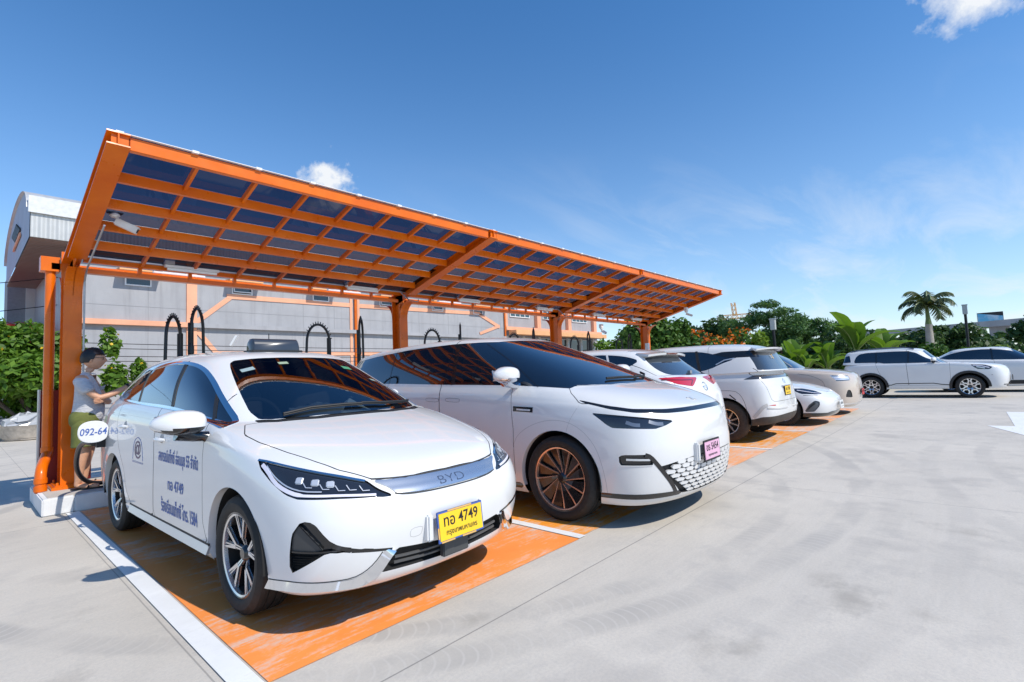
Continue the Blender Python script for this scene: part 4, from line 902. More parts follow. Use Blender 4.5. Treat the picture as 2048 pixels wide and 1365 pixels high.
# ================================================================ TAXI
def build_taxi():
    T = thing('taxi', 'white taxi with blue lettering and open charging flap, nearest car to the camera', 'car', (0, 0, 0))
    c = Car(NET_TAXI, 10, 6)
    FA, RA, Rt = .955, 3.80, .338
    for y in (FA, RA): c.cut('hole', sd_circle((y, Rt), .395), 90, lambda p: p[0] > .6, nmin=0.0)
    c.drop('hole')
    side = [(1.20,1.045),(1.60,1.225),(1.925,1.378),(2.21,1.485),(2.51,1.535),(2.9,1.538),(3.5,1.505),(3.90,1.43),(4.17,1.31),(4.20,1.262),(3.88,1.232),(3.24,1.203),(2.24,1.176),(1.51,1.100)]
    sp = smooth_poly(side, 2); sd = sd_poly(sp)
    c.cut('side_glass', sd, 90, lambda p: p[0] > .4, lvl=-.011); c.cut('chrome', sd, 90, lambda p: p[0] > .4, lvl=.011)
    ws = [(-.3,1.070),(.30,1.088),(.55,1.15),(.665,1.235),(.61,1.62),(.545,1.95),(.505,2.065),(.40,2.03),(.15,1.99),(-.3,1.98)]
    c.cut('windshield', sd_poly(smooth_poly(ws, 1)), 'top', lambda p: p[1] < 2.3 and p[2] > 1.0)
    c.cut('rear_glass', sd_poly([(-.6,1.25),(.62,1.25),(.50,1.50),(-.5,1.50)]), 180, None, nmin=.3)
    fd = [(1.60,1.30),(1.48,1.06),(1.43,.97),(1.425,.74),(1.44,.46),(1.39,.365),(1.36,.335),(2.50,.335),(2.535,.38),(2.49,.80),(2.515,1.07),(2.52,1.30)]
    rd = [(2.525,1.30),(2.52,1.07),(2.495,.80),(2.54,.38),(2.56,.335),(3.21,.335),(3.33,.43),(3.40,.62),(3.58,.80),(3.70,1.0),(3.73,1.20),(3.72,1.30)]
    c.panel('front_door', fd, 90, lambda p: p[0] > .6 and p[2] < 1.26); c.panel('rear_door', rd, 90, lambda p: p[0] > .6 and p[2] < 1.26)
    hood = [(-.3,.086),(.30,.110),(.47,.160),(.60,.30),(.66,.42),(.73,.62),(.785,.86),(.80,1.03),(.735,1.19),(.66,1.17),(.56,1.105),(.30,1.045),(-.3,1.035)]
    c.panel('bonnet', hood, 'top', lambda p: p[1] < 1.4 and p[2] > .70, seam=.003, nmin=.1)
    c.cut('cowl', sd_poly([(-.3,1.038),(.30,1.048),(.56,1.108),(.66,1.175),(.665,1.225),(.55,1.15),(.3,1.09),(-.3,1.075)]), 'top', lambda p: .95 < p[1] < 1.4 and p[2] > .95)
    bar = [(-.3,.762),(.21,.766),(.418,.772),(.487,.782),(.416,.740),(.385,.704),(.26,.693),(-.3,.688)]
    c.cut('chrome_bar', sd_poly(bar), 0, lambda p: p[1] < .6)
    c.cut('headlight', sd_poly(HL_TAXI), 45, lambda p: p[1] < 1.0)
    c.cut('corner_vent', sd_poly(VENT_TAXI), 30, lambda p: p[1] < .7)
    c.cut('vent_panel', sd_poly([(.95,.470),(.93,.60),(.865,.602),(.742,.470)]), 30, lambda p: p[1] < .7, frm=('corner_vent',)); c.cut('vent_rib', sd_poly([(.95,.456),(.72,.456),(.826,.400),(.93,.34)]), 30, lambda p: p[1] < .7, frm=('corner_vent',))
    c.cut('lower_grille', sd_poly(GR_TAXI), 0, lambda p: p[1] < .5)
    c.cut('tail_lamp', sd_poly([(4.05,1.00),(4.9,1.10),(4.9,.95),(4.2,.93)]), 120, lambda p: p[1] > 4.1)
    port = smooth_poly([(4.48,1.02),(4.72,1.02),(4.72,.80),(4.48,.80)], 2)
    P = M_PAINT
    bo = c.emit('body', 'body', P, T)
    doors = {}
    for sg in (1, -1):
        doors[('f', sg)] = c.emit('front_door', 'door', P, T, sg); doors[('r', sg)] = c.emit('rear_door', 'door', P, T, sg)
        hl = c.emit('headlight', 'headlight', M_LENS, T, sg, off=-.010, depth=.02)
        # light guide, chrome brow and projector cubes
        drl = [(1.066,.885),(1.025,.855),(.965,.800),(.895,.768),(.81,.745),(.70,.739),(.60,.734),(.50,.724),(.42,.716)]
        c.ribbon(drl, 45, lambda f: .020 if f < .45 else .014, 'light_guide', M_DRL, hl, sg, off=-.001, round_=1, thick=.006)
        c.ribbon([(1.035,.880),(.985,.838),(.93,.805),(.87,.780),(.79,.763),(.69,.757)], 45, .007, 'inner_guide', M_SATIN, hl, sg, off=-.003, round_=1, thick=.004)
        c.ribbon([(1.10,.906),(1.030,.899),(.820,.860),(.626,.819),(.487,.783)], 45, .013, 'chrome_brow', M_CHROME, hl, sg, off=.002, round_=1, thick=.006)
        for a, b in ((.823,.813),(.736,.801),(.656,.789)):
            p, n = c.hit((a, b), 45); q = Vector((p[0]*sg, p[1], p[2])); nn = Vector((n[0]*sg, n[1], n[2])); mb = MB(); t = nn.cross(Vector((0, 0, 1))).normalized(); u = t.cross(nn)
            s_ = .021; mb.prism([(-s_, -s_), (s_, -s_*.8), (s_, s_), (-s_, s_)], q-nn*.03, t, u, nn*.026); mb.build('projector', M_SATIN, hl, bevel=.005)
        for a, b in ((.80,.792),(.71,.780),(.63,.768),(.575,.765),(.51,.755)):
            c.ribbon([(a,b+.012),(a-.022,b-.012),(a-.055,b-.014)], 45, .005, 'projector_trim', M_SATIN, hl, sg, off=-.004, thick=.004, step=.01)
        cv = c.emit('corner_vent', 'corner_vent', M_PIANO, T, sg, off=-.022, depth=-.022)
        c.emit('vent_panel', 'vent_panel', simple('vent_panel_grey', (.045,.047,.05), .38), cv, sg, off=-.010, depth=.012); c.emit('vent_rib', 'vent_rib', simple('vent_rib_black', (.02,.02,.021), .5), cv, sg, off=-.02, depth=-.02)
        for k in range(7):
            zz_ = .365+.0135*k; c.ribbon([(.908,zz_),(.875,zz_+.001),(.885-.019*k,zz_+.002)], 30, .004, 'louvre', M_TRIM, cv, sg, off=-.014, thick=.004)
        c.ribbon([(.905,.464),(.80,.462),(.72,.462),(.66,.464)], 30, .010, 'vent_blade', M_PIANO, cv, sg, off=-.006, thick=.012)
        c.ribbon([(.70,.492),(.60,.455),(.50,.436),(.40,.421)], 30, lambda f: .024-.012*f, 'black_strip', M_PIANO, T, sg, off=.001, round_=1)
        c.emit('tail_lamp', 'tail_light', M_RED, T, sg, off=.003, depth=.02)
        sgl = c.emit('side_glass', 'side_window', M_GLASS, T, sg, off=-.003, depth=.01)
        for pp, w in (([(1.745,1.295),(1.62,1.195),(1.51,1.095)], .028), ([(2.50,1.54),(2.42,1.40),(2.30,1.18)], .05), ([(3.40,1.51),(3.34,1.36),(3.26,1.21)], .035)):
            c.ribbon(pp, 90, w, 'window_divider', M_TRIM, sgl, sg, off=.001, round_=1)
        c.emit('chrome', 'window_trim', M_CHROME, T, sg, off=.003, depth=.01)
        c.ledge([(1.028,.288),(.938,.303),(.867,.305),(.714,.301),(.605,.300),(.545,.322),(.495,.358),(.452,.412),(.420,.424)], [(1.034,.250),(.935,.266),(.865,.269),(.72,.270),(.595,.262),(.525,.278),(.470,.315),(.425,.372),(.388,.416)], 30, .024, 'chrome_lip', M_CHROME, T, sg, 40)
        c.ribbon([(1.03,.281),(.93,.292),(.776,.297),(.598,.296),(.545,.308),(.51,.330)], 30, .004, 'lip_gap', M_SEAM, T, sg, off=.001, round_=1, thick=.003); c.ribbon([(1.028,.292),(.938,.307),(.867,.309),(.714,.305),(.605,.305),(.545,.327),(.495,.364),(.452,.418)], 30, .005, 'lip_gap', M_SEAM, T, sg, off=.0015, round_=1, thick=.003)
        c.ledge([(1.345,.322),(1.8,.322),(2.3,.322),(2.8,.324),(3.24,.326)], [(1.35,.278),(1.8,.275),(2.3,.275),(2.8,.277),(3.24,.282)], 90, .028, 'sill_strip', M_SATIN, T, sg, 12); c.ribbon([(1.345,.330),(2.3,.330),(3.25,.334)], 90, .014, 'sill_gap', M_SEAM, T, sg, off=.001)
        door_mirror(T, c, sg, (1.40, 1.00) if sg < 0 else (1.85, 1.08), .25 if sg < 0 else .03, (.150, .125, .082) if sg < 0 else (.04, .13, .07), P)
        handle(doors[('f', sg)], c, sg, 2.31, .940, .18, P); handle(doors[('r', sg)], c, sg, 3.40, 1.000, .18, P)
    bn = c.emit('bonnet', 'bonnet', P, T); c.emit('seam', 'panel_gap', M_SEAM, T, off=-.004)
    LIN = simple('cabin_lining', (.030,.031,.034), .8)
    ob_ = c.emit('body', 'cabin_lining', LIN, T, off=-.035); c.emit('front_door', 'door_lining', LIN, T, off=-.035); c.emit('rear_door', 'door_lining', LIN, T, off=-.035); c.emit('side_glass', 'window_lining', simple('dark_tint', (.012,.014,.017), .3), T, off=-.02)
    mb = MB(); mb.box((-.80, 1.3, .42), (.80, 4.4, .46)); mb.box((-.70, 1.24, .46), (.70, 1.28, .96)); mb.build('cabin_floor', LIN, T)
    mb = MB(); vs = []
    for x in np.linspace(-.68, .68, 9): d_ = .12*(abs(x)/.68)**2; vs += [(x, 1.02+d_, 1.04), (x, 1.35+d_*.4, 1.075), (x, 1.62, 1.05), (x, 1.70, .92), (x, 1.68, .70)]
    mb.add(vs, [(i*5+k, i*5+k+1, (i+1)*5+k+1, (i+1)*5+k) for i in range(8) for k in range(4)]); mb.build('dashboard', simple('dash_grey', (.05,.052,.056), .7), T, smooth=True, angle=60)
    mb = MB(); mb.tube([(-.38+.185*math.cos(q), 1.86+.07*math.sin(q), 1.05+.165*math.sin(q)) for q in [2*math.pi*k/28 for k in range(29)]], .016, 8); mb.bar((-.55, 1.86, 1.05), (-.21, 1.86, 1.05), .02, .05); mb.tube([(-.38, 1.86, 1.05), (-.38, 1.66, .98)], .03, 8); mb.build('steering_wheel', M_TRIM, T, smooth=True)
    SEAT = simple('seat_fabric', (.075,.076,.082), .8, var=.15)
    for x in (-.38, .38):
        mb = MB(); v_, f_ = ellipsoid_mesh((x, 2.40, .98), (.25, .11, .38), 16, 12, 4); mb.add(v_, f_); v_, f_ = ellipsoid_mesh((x, 2.15, .68), (.25, .30, .10), 16, 10, 4); mb.add(v_, f_); v_, f_ = ellipsoid_mesh((x, 2.46, 1.40), (.14, .06, .09), 14, 10, 4); mb.add(v_, f_); mb.tube([(x-.05, 2.44, 1.25), (x-.05, 2.45, 1.38)], .01, 6); mb.tube([(x+.05, 2.44, 1.25), (x+.05, 2.45, 1.38)], .01, 6); mb.build('seat', SEAT, T, smooth=True, angle=60)
    mb = MB(); mb.add([(.02,1.30,1.082),(.30,1.33,1.085),(.33,1.50,1.10),(.05,1.47,1.10),(.16,1.42,1.19),(.10,1.36,1.16)], [(0,1,2,3),(3,0,5,4),(4,5,1,2)]); mb.build('paper', simple('white_paper', (.62,.66,.62), .7), T)
    mb = MB(); v_, f_ = ellipsoid_mesh((-.12, 1.45, 1.085), (.22, .13, .075), 16, 8); rg = np.random.default_rng(4); mb.add([(a+rg.normal()*.012, b+rg.normal()*.012, z+rg.normal()*.010) for a, b, z in v_], f_); mb.build('cloth', simple('grey_cloth', (.22,.24,.25), .8), T, smooth=True)
    wsx = c.emit('windshield', 'windscreen', M_SCREEN, T, off=-.003, depth=.006); c.emit('rear_glass', 'rear_window', M_GLASS, T, off=-.003, depth=.01)
    # stickers behind the top of the windscreen
    for (xa, xb, ya, yb), m in (((-.50,-.40,1.84,1.89), simple('white_sticker', (.30,.40,.40), .4)), ((-.20,-.12,1.87,1.91), simple('pale_sticker', (.32,.40,.28), .4)), ((.34,.42,1.80,1.86), simple('green_sticker', (.08,.30,.16), .4)), ((.50,.545,1.62,1.66), simple('grey_sticker', (.25,.33,.30), .4))):
        vs = []
        for x, y in ((xa,ya),(xb,ya),(xb,yb),(xa,yb)):
            p, n = c.hit((abs(x), y), 'top'); q = p+n*.0015; vs.append((math.copysign(q[0], x), q[1], q[2]))
        mb = MB(); mb.add(vs, [(0,1,2,3)]); mb.build('sticker', m, wsx)
    c.emit('cowl', 'cowl', M_TRIM, T, off=-.006, depth=-.006)
    wiper(T, c, [(-.50,1.16),(-.30,1.165),(-.05,1.155),(.10,1.15)]); wiper(T, c, [(.10,1.16),(.30,1.16),(.50,1.20),(.62,1.26)])
    cb = c.emit('chrome_bar', 'front_bar', simple('brushed_bar', (.63,.65,.68), .25, .9), T, off=.006, depth=.02)
    for sg in (1, -1):
        c.ribbon([(0,.683),(.15,.684),(.26,.688),(.34,.694),(.395,.706)], 0, .008, 'bar_shadow_gap', M_SEAM, cb, sg, off=.003, round_=1)
        c.ribbon([(0,.768),(.2,.770),(.35,.775),(.48,.786)], 0, .008, 'bar_shadow_gap', M_SEAM, cb, sg, off=.004, round_=1)
    lg = c.emit('lower_grille', 'lower_grille', M_TRIM, T, off=-.05, depth=-.05)
    for z_ in (.318, .350):
        c.ribbon([(0,z_-.003),(.2,z_),(.40,z_+.012)], 0, .012, 'grille_slat', simple('slat_grey', (.09,.092,.095), .35), lg, 'both', off=-.010, thick=.02)
    mb = MB(); mb.box((-.10,.02,.286), (.10,.06,.386)); mb.build('radar_panel', simple('radar_plastic', (.055,.058,.06), .4), lg, bevel=.006)
    # writing on the nose
    vs, fs = text_mesh('BYD', 1.0, height=.040, width=.20, bold=-.01)
    MB_ = MB(); o_ = [c.hit((abs(v[0]), .727+v[1]), 0) for v in vs]
    MB_.add([(math.copysign(h[0][0], v[0]), h[0][1]-.0085, h[0][2]) for v, h in zip(vs, o_)], fs); MB_.build('lettering', simple('badge_blue_grey', (.07,.095,.15), .25, .3), cb)
    pl = plate(T, (-.010, -.030, .480), (1, 0, 0), (0, -1, .10), .34, .15, M_PLATE_Y, M_BLUEFRAME, [('ทอ 4749', .030, .062, .27), ('กรุงเทพมหานคร', -.042, .034, .245)], bits=[((-.10, .09, .077, .086), simple('orange_foil', (.80, .48, .16), .25, .3)), ((-.16, -.06, -.086, -.077), simple('orange_foil', (.80, .48, .16), .25, .3)), ((.0, .11, -.086, -.077), simple('orange_foil', (.80, .48, .16), .25, .3)), ((-.181, -.172, -.06, .0), simple('orange_foil', (.80, .48, .16), .25, .3))])
    mb = MB(); mb.box((-.235,-.010,.41), (-.19,.05,.56)); mb.box((.17,-.010,.41), (.21,.05,.565)); mb.build('plate_bracket', P, T, bevel=.01)
    c.ribbon([(.25,.505),(.32,.505),(.33,.48),(.32,.455),(.26,.455),(.25,.48)], 0, .003, 'tow_cover_gap', simple('soft_gap', (.42,.42,.42), .6), T, -1, off=.0005, closed=True, round_=1, thick=.002)
    # door lettering
    L = doors[('f', -1)]; B_ = M_BLUEINK
    side_text(L, c, 'สหกรณ์แท็กซี่ อ่อนนุช 55 จำกัด', 1.935, .815, .86, .128, B_, bold=.022)
    side_text(L, c, 'ทอ 4749', 1.97, .622, .345, .080, B_, bold=.022)
    side_text(L, c, 'ร้องเรียนแท็กซี่ โทร. 1584', 1.925, .462, .78, .112, B_, bold=.022)
    Rr_ = doors[('r', -1)]
    side_text(Rr_, c, '@', 2.95, .820, .185, .150, simple('plum_ink', (.16,.10,.16), .5), bold=.012)
    side_text(Rr_, c, 'เขตประเวศ กรุงเทพมหานคร', 2.95, .715, .33, .026, B_, bold=.004)
    c.ribbon([(3.10,.735),(3.08,.85),(3.03,.905),(2.95,.925),(2.87,.905),(2.82,.85),(2.80,.735)], 90, .006, 'badge_outline', B_, Rr_, -1, off=.0016, round_=2, thick=.0)
    # charging flap standing open, plug and cable
    p, n = c.hit((4.05, .94), 90); X = -p[0]
    mb = MB(); oval = smooth_poly([(.0,-.105),(-.235,-.105),(-.235,.105),(.0,.105)], 3)
    mb.prism([tuple(q) for q in oval], (X, 4.02, .935), (1, 0, 0), (0, 0, 1), (0, .018, 0)); fl = mb.build('charging_flap', P, T, bevel=.004)
    flat_text(fl, '092-64', (X-.117, 4.018, .937), (1, 0, 0), (0, 0, 1), .205, .068, M_BLUEINK, bold=.012, shear=.15)
    mb = MB(); mb.lathe([(.001,.004),(.085,.004),(.095,-.004)], (X+.004, 4.17, .90), (-1, 0, 0), 24); mb.build('charging_port', M_TRIM, T, smooth=True)
    # roof sign
    rz = 1.646
    prof = [(-.085,0),(-.080,.055),(-.060,.10),(-.035,.118),(.035,.118),(.060,.10),(.080,.055),(.085,0)]
    mb = MB(); vs = []
    for x, k in ((-.215,.80),(-.20,1.0),(.20,1.0),(.215,.80)): vs += [(x+.035, 2.50+q[0]*k, rz-.02+q[1]*k+.0) for q in prof]
    m = len(prof); fs = [(i*m+k, i*m+k+1, (i+1)*m+k+1, (i+1)*m+k) for i in range(3) for k in range(m-1)]+[tuple(range(m))[::-1], tuple(range(3*m, 4*m))]
    mb.add(vs, fs); S = thing('roof_sign', 'dark grey wedge roof sign on the lettered taxi', 'taxi sign', (0, 0, 0))
    mb.build('sign_box', simple('dark_sign_plastic', (.035,.042,.055), .28, coat=.4), S, smooth=True, angle=50)
    mb = MB(); mb.box((.035-.235, 2.40, rz-.028), (.035+.235, 2.60, rz-.008)); mb.build('sign_base', M_TRIM, S, bevel=.006)
    mb = MB(); mb.tube([(.035, 2.6, rz-.02), (.035, 2.6, rz+.16)], .004, 6); mb.build('aerial', M_TRIM, S)
    c.arches([(FA, Rt), (RA, Rt)], .395, T, P, M_WELL); c.underbody(T, M_WELL)
    for y in (FA, RA): lip(c, y, Rt, .395, P, T)
    for y in (FA, RA):
        for sg in (1, -1): make_wheel(T, (sg*.775, y, Rt), sg, Rt, .236, .215, 'y5')
    return T, S
# ================================================================ PEARL VAN
def build_x9():
    T = thing('passenger_van', 'pearl white van with black wraparound glass and honeycomb lower grille, beside the taxi', 'car', (0, 0, 0))
    c = Car(NET_X9, 10, 5); FA, RA, Rt = 1.03, 4.33, .378; P = M_PAINT2
    for y in (FA, RA): c.cut('hole', sd_circle((y, Rt), .43), 90, lambda p: p[0] > .6, nmin=0.0)
    c.drop('hole')
    ws = [(-.3,.725),(.38,.745),(.66,.86),(.80,.985),(.76,1.35),(.66,1.95),(.62,2.20),(.52,2.13),(.3,2.08),(-.3,2.06)]
    c.cut('windshield', sd_poly(smooth_poly(ws, 1)), 'top', lambda p: p[1] < 2.4 and p[2] > 1.1)
    side = [(.98,1.178),(1.2,1.196),(1.6,1.220),(2.69,1.243),(3.44,1.265),(4.6,1.285),(5.05,1.30),(5.0,1.45),(4.90,1.59),(4.24,1.645),(3.52,1.688),(2.7,1.708),(2.3,1.706),(2.1,1.70),(1.6,1.50),(.9,1.25)]
    c.cut('side_glass', sd_poly(side), 90, lambda p: p[0] > .4)
    c.cut('rear_glass', sd_poly([(-.9,1.28),(.9,1.28),(.6,1.60),(-.6,1.60)]), 180, None, nmin=.25)
    fd = [(2.63,1.8),(2.69,1.24),(2.66,.9),(2.64,.34),(2.60,.30),(1.60,.30),(1.55,.36),(1.548,.8),(1.60,1.2),(1.62,1.8)]
    rd = [(3.77,1.8),(3.76,1.26),(3.80,.6),(3.78,.32),(3.74,.30),(2.66,.30),(2.646,.36),(2.666,.9),(2.696,1.24),(2.636,1.8)]
    c.panel('front_door', fd, 90, lambda p: p[0] > .6); c.panel('rear_door', rd, 90, lambda p: p[0] > .6)
    lb = [(1.232,1.083),(1.06,1.03),(.90,1.000),(.60,.984),(.40,.983),(-.3,.985),(-.3,.948),(.40,.948),(.60,.950),(.90,.968),(1.06,1.00),(1.20,1.052)]
    c.cut('light_bar', sd_poly([(a*1.0, b) for a, b in lb]), 30, lambda p: p[1] < .95)
    hood = [(-.3,.0),(.52,.0),(.86,.35),(.958,.80),(.90,.93),(.835,.995),(.80,.975),(.66,.85),(.38,.735),(-.3,.715)]
    c.panel('bonnet', hood, 'top', lambda p: p[1] < 1.1 and p[2] > .982+.05*max(0, p[0]-.5), nmin=.1)
    c.cut('headlight', sd_poly(HL_X9), 30, lambda p: p[1] < 1.0)
    c.cut('corner_vent', sd_poly([(1.056,.63),(.886,.632),(.855,.62),(.84,.60),(.835,.534),(1.056,.534)]), 20, lambda p: p[1] < .8)
    c.cut('mesh', sd_poly([(-.3,.575),(.40,.575),(.60,.555),(.79,.525),(.53,.275),(.3,.262),(-.3,.258)]), 0, lambda p: p[1] < .5)
    c.cut('strip', sd_poly([(1.20,.304),(.99,.305),(.77,.306),(.50,.302),(.50,.264),(.77,.262),(.99,.262),(1.20,.264)]), 30, lambda p: p[1] < .62)
    c.cut('sill', sd_poly([(1.46,.292),(3.92,.292),(3.92,.240),(1.46,.240)]), 90, lambda p: p[0] > .6)
    bo = c.emit('body', 'body', P, T); doors = {}
    for sg in (1, -1):
        doors[sg] = c.emit('front_door', 'door', P, T, sg); c.emit('rear_door', 'sliding_door', P, T, sg)
        hl = c.emit('headlight', 'headlight', M_LENS, T, sg, off=-.006, depth=.02)
        for a, w_ in ((.98,.10),(.80,.13)):
            mb = []; c.ribbon([(a,.895),(a-w_*.5,.872),(a-w_,.868)], 30, .030, 'reflector', simple('lamp_reflector', (.22,.24,.27), .25, .6), hl, sg, off=-.004, round_=1, thick=.006)
        c.ribbon([(1.17,.966),(.98,.943),(.78,.917),(.58,.888)], 30, .006, 'lamp_edge', M_PIANO, hl, sg, off=.002)
        vt = c.emit('corner_vent', 'corner_vent', M_PIANO, T, sg, off=-.025, depth=-.025)
        c.ribbon([(1.02,.592),(.93,.590),(.865,.588)], 20, .016, 'vent_blade', M_SATIN, vt, sg, off=.002, thick=.008); c.ribbon([(1.05,.54),(.93,.54),(.85,.54)], 20, .010, 'vent_blade', M_SATIN, vt, sg, off=.003, thick=.008)
        c.ribbon([(.90,.628),(.86,.612),(.805,.545),(.74,.47),(.66,.38),(.59,.285)], 20, .036, 'black_strip', M_PIANO, T, sg, off=.002, round_=1)
        c.emit('strip', 'lower_strip', M_PIANO, T, sg, off=.002, depth=.01); c.emit('sill', 'sill_strip', M_PIANO, T, sg, off=.003, depth=.01)
        sgl = c.emit('side_glass', 'side_window', M_GLASS, T, sg, off=-.002, depth=.008)
        for pp, w in (([(2.50,1.24),(2.54,1.5),(2.60,1.70)], .06), ([(3.75,1.27),(3.77,1.45),(3.775,1.66)], .008), ([(2.65,1.24),(2.64,1.70)], .008), ([(1.30,1.20),(1.72,1.45),(2.24,1.69)], .012)):
            c.ribbon(pp, 90, w, 'window_divider', M_PIANO, sgl, sg, off=.001, round_=1)
        bd = c.ribbon([(1.548,.995),(1.30,.988)], 90, .048, 'side_badge', M_PIANO, T, sg, off=.004); c.ribbon([(1.50,.990),(1.33,.984)], 90, .016, 'badge_inlay', M_SATIN, bd, sg, off=.007)
        for yy in (2.45, 2.80): c.ribbon([(yy-.11,1.09),(yy+.11,1.098),(yy+.12,1.077),(yy+.11,1.058),(yy-.10,1.05),(yy-.115,1.07)], 90, .003, 'flush_handle', M_SEAM, T, sg, off=.0006, closed=True, round_=1, thick=.002)
        c.ribbon([(1.545,.66),(1.50,.74),(1.38,.82),(1.22,.88),(1.05,.905),(.88,.885),(.74,.81),(.63,.69),(.575,.54),(.55,.40),(.55,.30)], 90, .004, 'arch_line', simple('soft_gap', (.42,.42,.42), .6), T, sg, off=.0006, round_=2, thick=.002)
        c.ribbon([(.80,1.03),(.86,.94),(.90,.86),(.92,.80)], 90, .003, 'wing_gap', simple('soft_gap', (.42,.42,.42), .6), T, sg, off=.0006, round_=1, thick=.002)
        door_mirror(T, c, sg, (1.53, 1.215), .27, (.14, .115, .085), P, M_CHROME)
    c.emit('bonnet', 'bonnet', P, T); c.emit('seam', 'panel_gap', M_SEAM, T, off=-.004)
    wx = c.emit('windshield', 'windscreen', M_GLASS, T, off=-.002, depth=.008); c.emit('rear_glass', 'rear_window', M_GLASS, T, off=-.002, depth=.008)
    c.emit('light_bar', 'light_bar', M_PIANO, T, off=-.002, depth=.01)
    wiper(T, c, [(-.40,.86),(-.2,.84),(0,.83),(.12,.82)]); wiper(T, c, [(.12,.84),(.35,.85),(.55,.95),(.64,1.05)])
    mesh = c.emit('mesh', 'honeycomb_grille', M_TRIM, T, off=-.03, depth=-.03)
    rows = [(.548, .036), (.510, .034), (.472, .031), (.434, .028), (.396, .025), (.358, .022), (.320, .019), (.284, .016)]
    for sg in (1, -1):
        vs = []; fs = []
        for r_, (z0, hh) in enumerate(rows):
            pw = .112
            for k in range(-1, 9):
                xc_ = (k+(.5 if r_ % 2 else 0))*pw
                if xc_ < -.001 or (abs(xc_) < .001 and sg < 0): continue
                lim = .745-(.535-z0)*.96 if z0 < .535 else .66
                if xc_ > lim-.012: continue
                hexa = [(xc_-.050,z0),(xc_-.034,z0+hh/2),(xc_+.034,z0+hh/2),(xc_+.050,z0),(xc_+.034,z0-hh/2),(xc_-.034,z0-hh/2)]
                b = len(vs); H = [c.hit((abs(a), z), 0) for a, z in hexa]
                for dd in (.0015, -.02): vs += [((math.copysign(h[0][0], a)+h[1][0]*dd*math.copysign(1, a)), h[0][1]+h[1][1]*dd, h[0][2]+h[1][2]*dd) for h, (a, z) in zip(H, hexa)]
                fs += [tuple(b+i for i in range(6))]+[(b+i, b+(i+1) % 6, b+6+(i+1) % 6, b+6+i) for i in range(6)]
        c._put(vs, fs, 'honeycomb_tile', P, mesh, sg, smooth=False)
    # badges and plate
    for a, b, m in (((-.055,.215),(.055,.165),.012),((-.02,.165),(.022,.215),.016)):
        p = c.hit((abs(a[0]), a[1]), 'top')[0]; q = c.hit((abs(b[0]), b[1]), 'top')[0]
        mb = MB(); mb.bar((math.copysign(p[0], a[0]), p[1], p[2]+.004), (math.copysign(q[0], b[0]), q[1], q[2]+.004), m, .006, (0, -.3, 1)); mb.build('bonnet_badge', M_SATIN, T)
    plate(T, (-.14, -.022, .600), (1, 0, 0), (0, -1, .03), .335, .15, M_PLATE_P, M_TRIM, [('ขธ 5454', .028, .062, .27), ('กรุงเทพมหานคร', -.045, .024, .20)], frame=.016)
    mb = MB(); mb.box((-.40,-.012,.52), (-.35,.05,.68)); mb.build('plate_bracket', P, T, bevel=.012)
    c.arches([(FA, Rt), (RA, Rt)], .43, T, P, M_WELL); c.underbody(T, M_WELL)
    for y in (FA, RA): lip(c, y, Rt, .43, P, T)
    for y in (FA, RA):
        for sg in (1, -1): make_wheel(T, (sg*.895, y, Rt), sg, Rt, .280, .24, 'turbine')
    return T
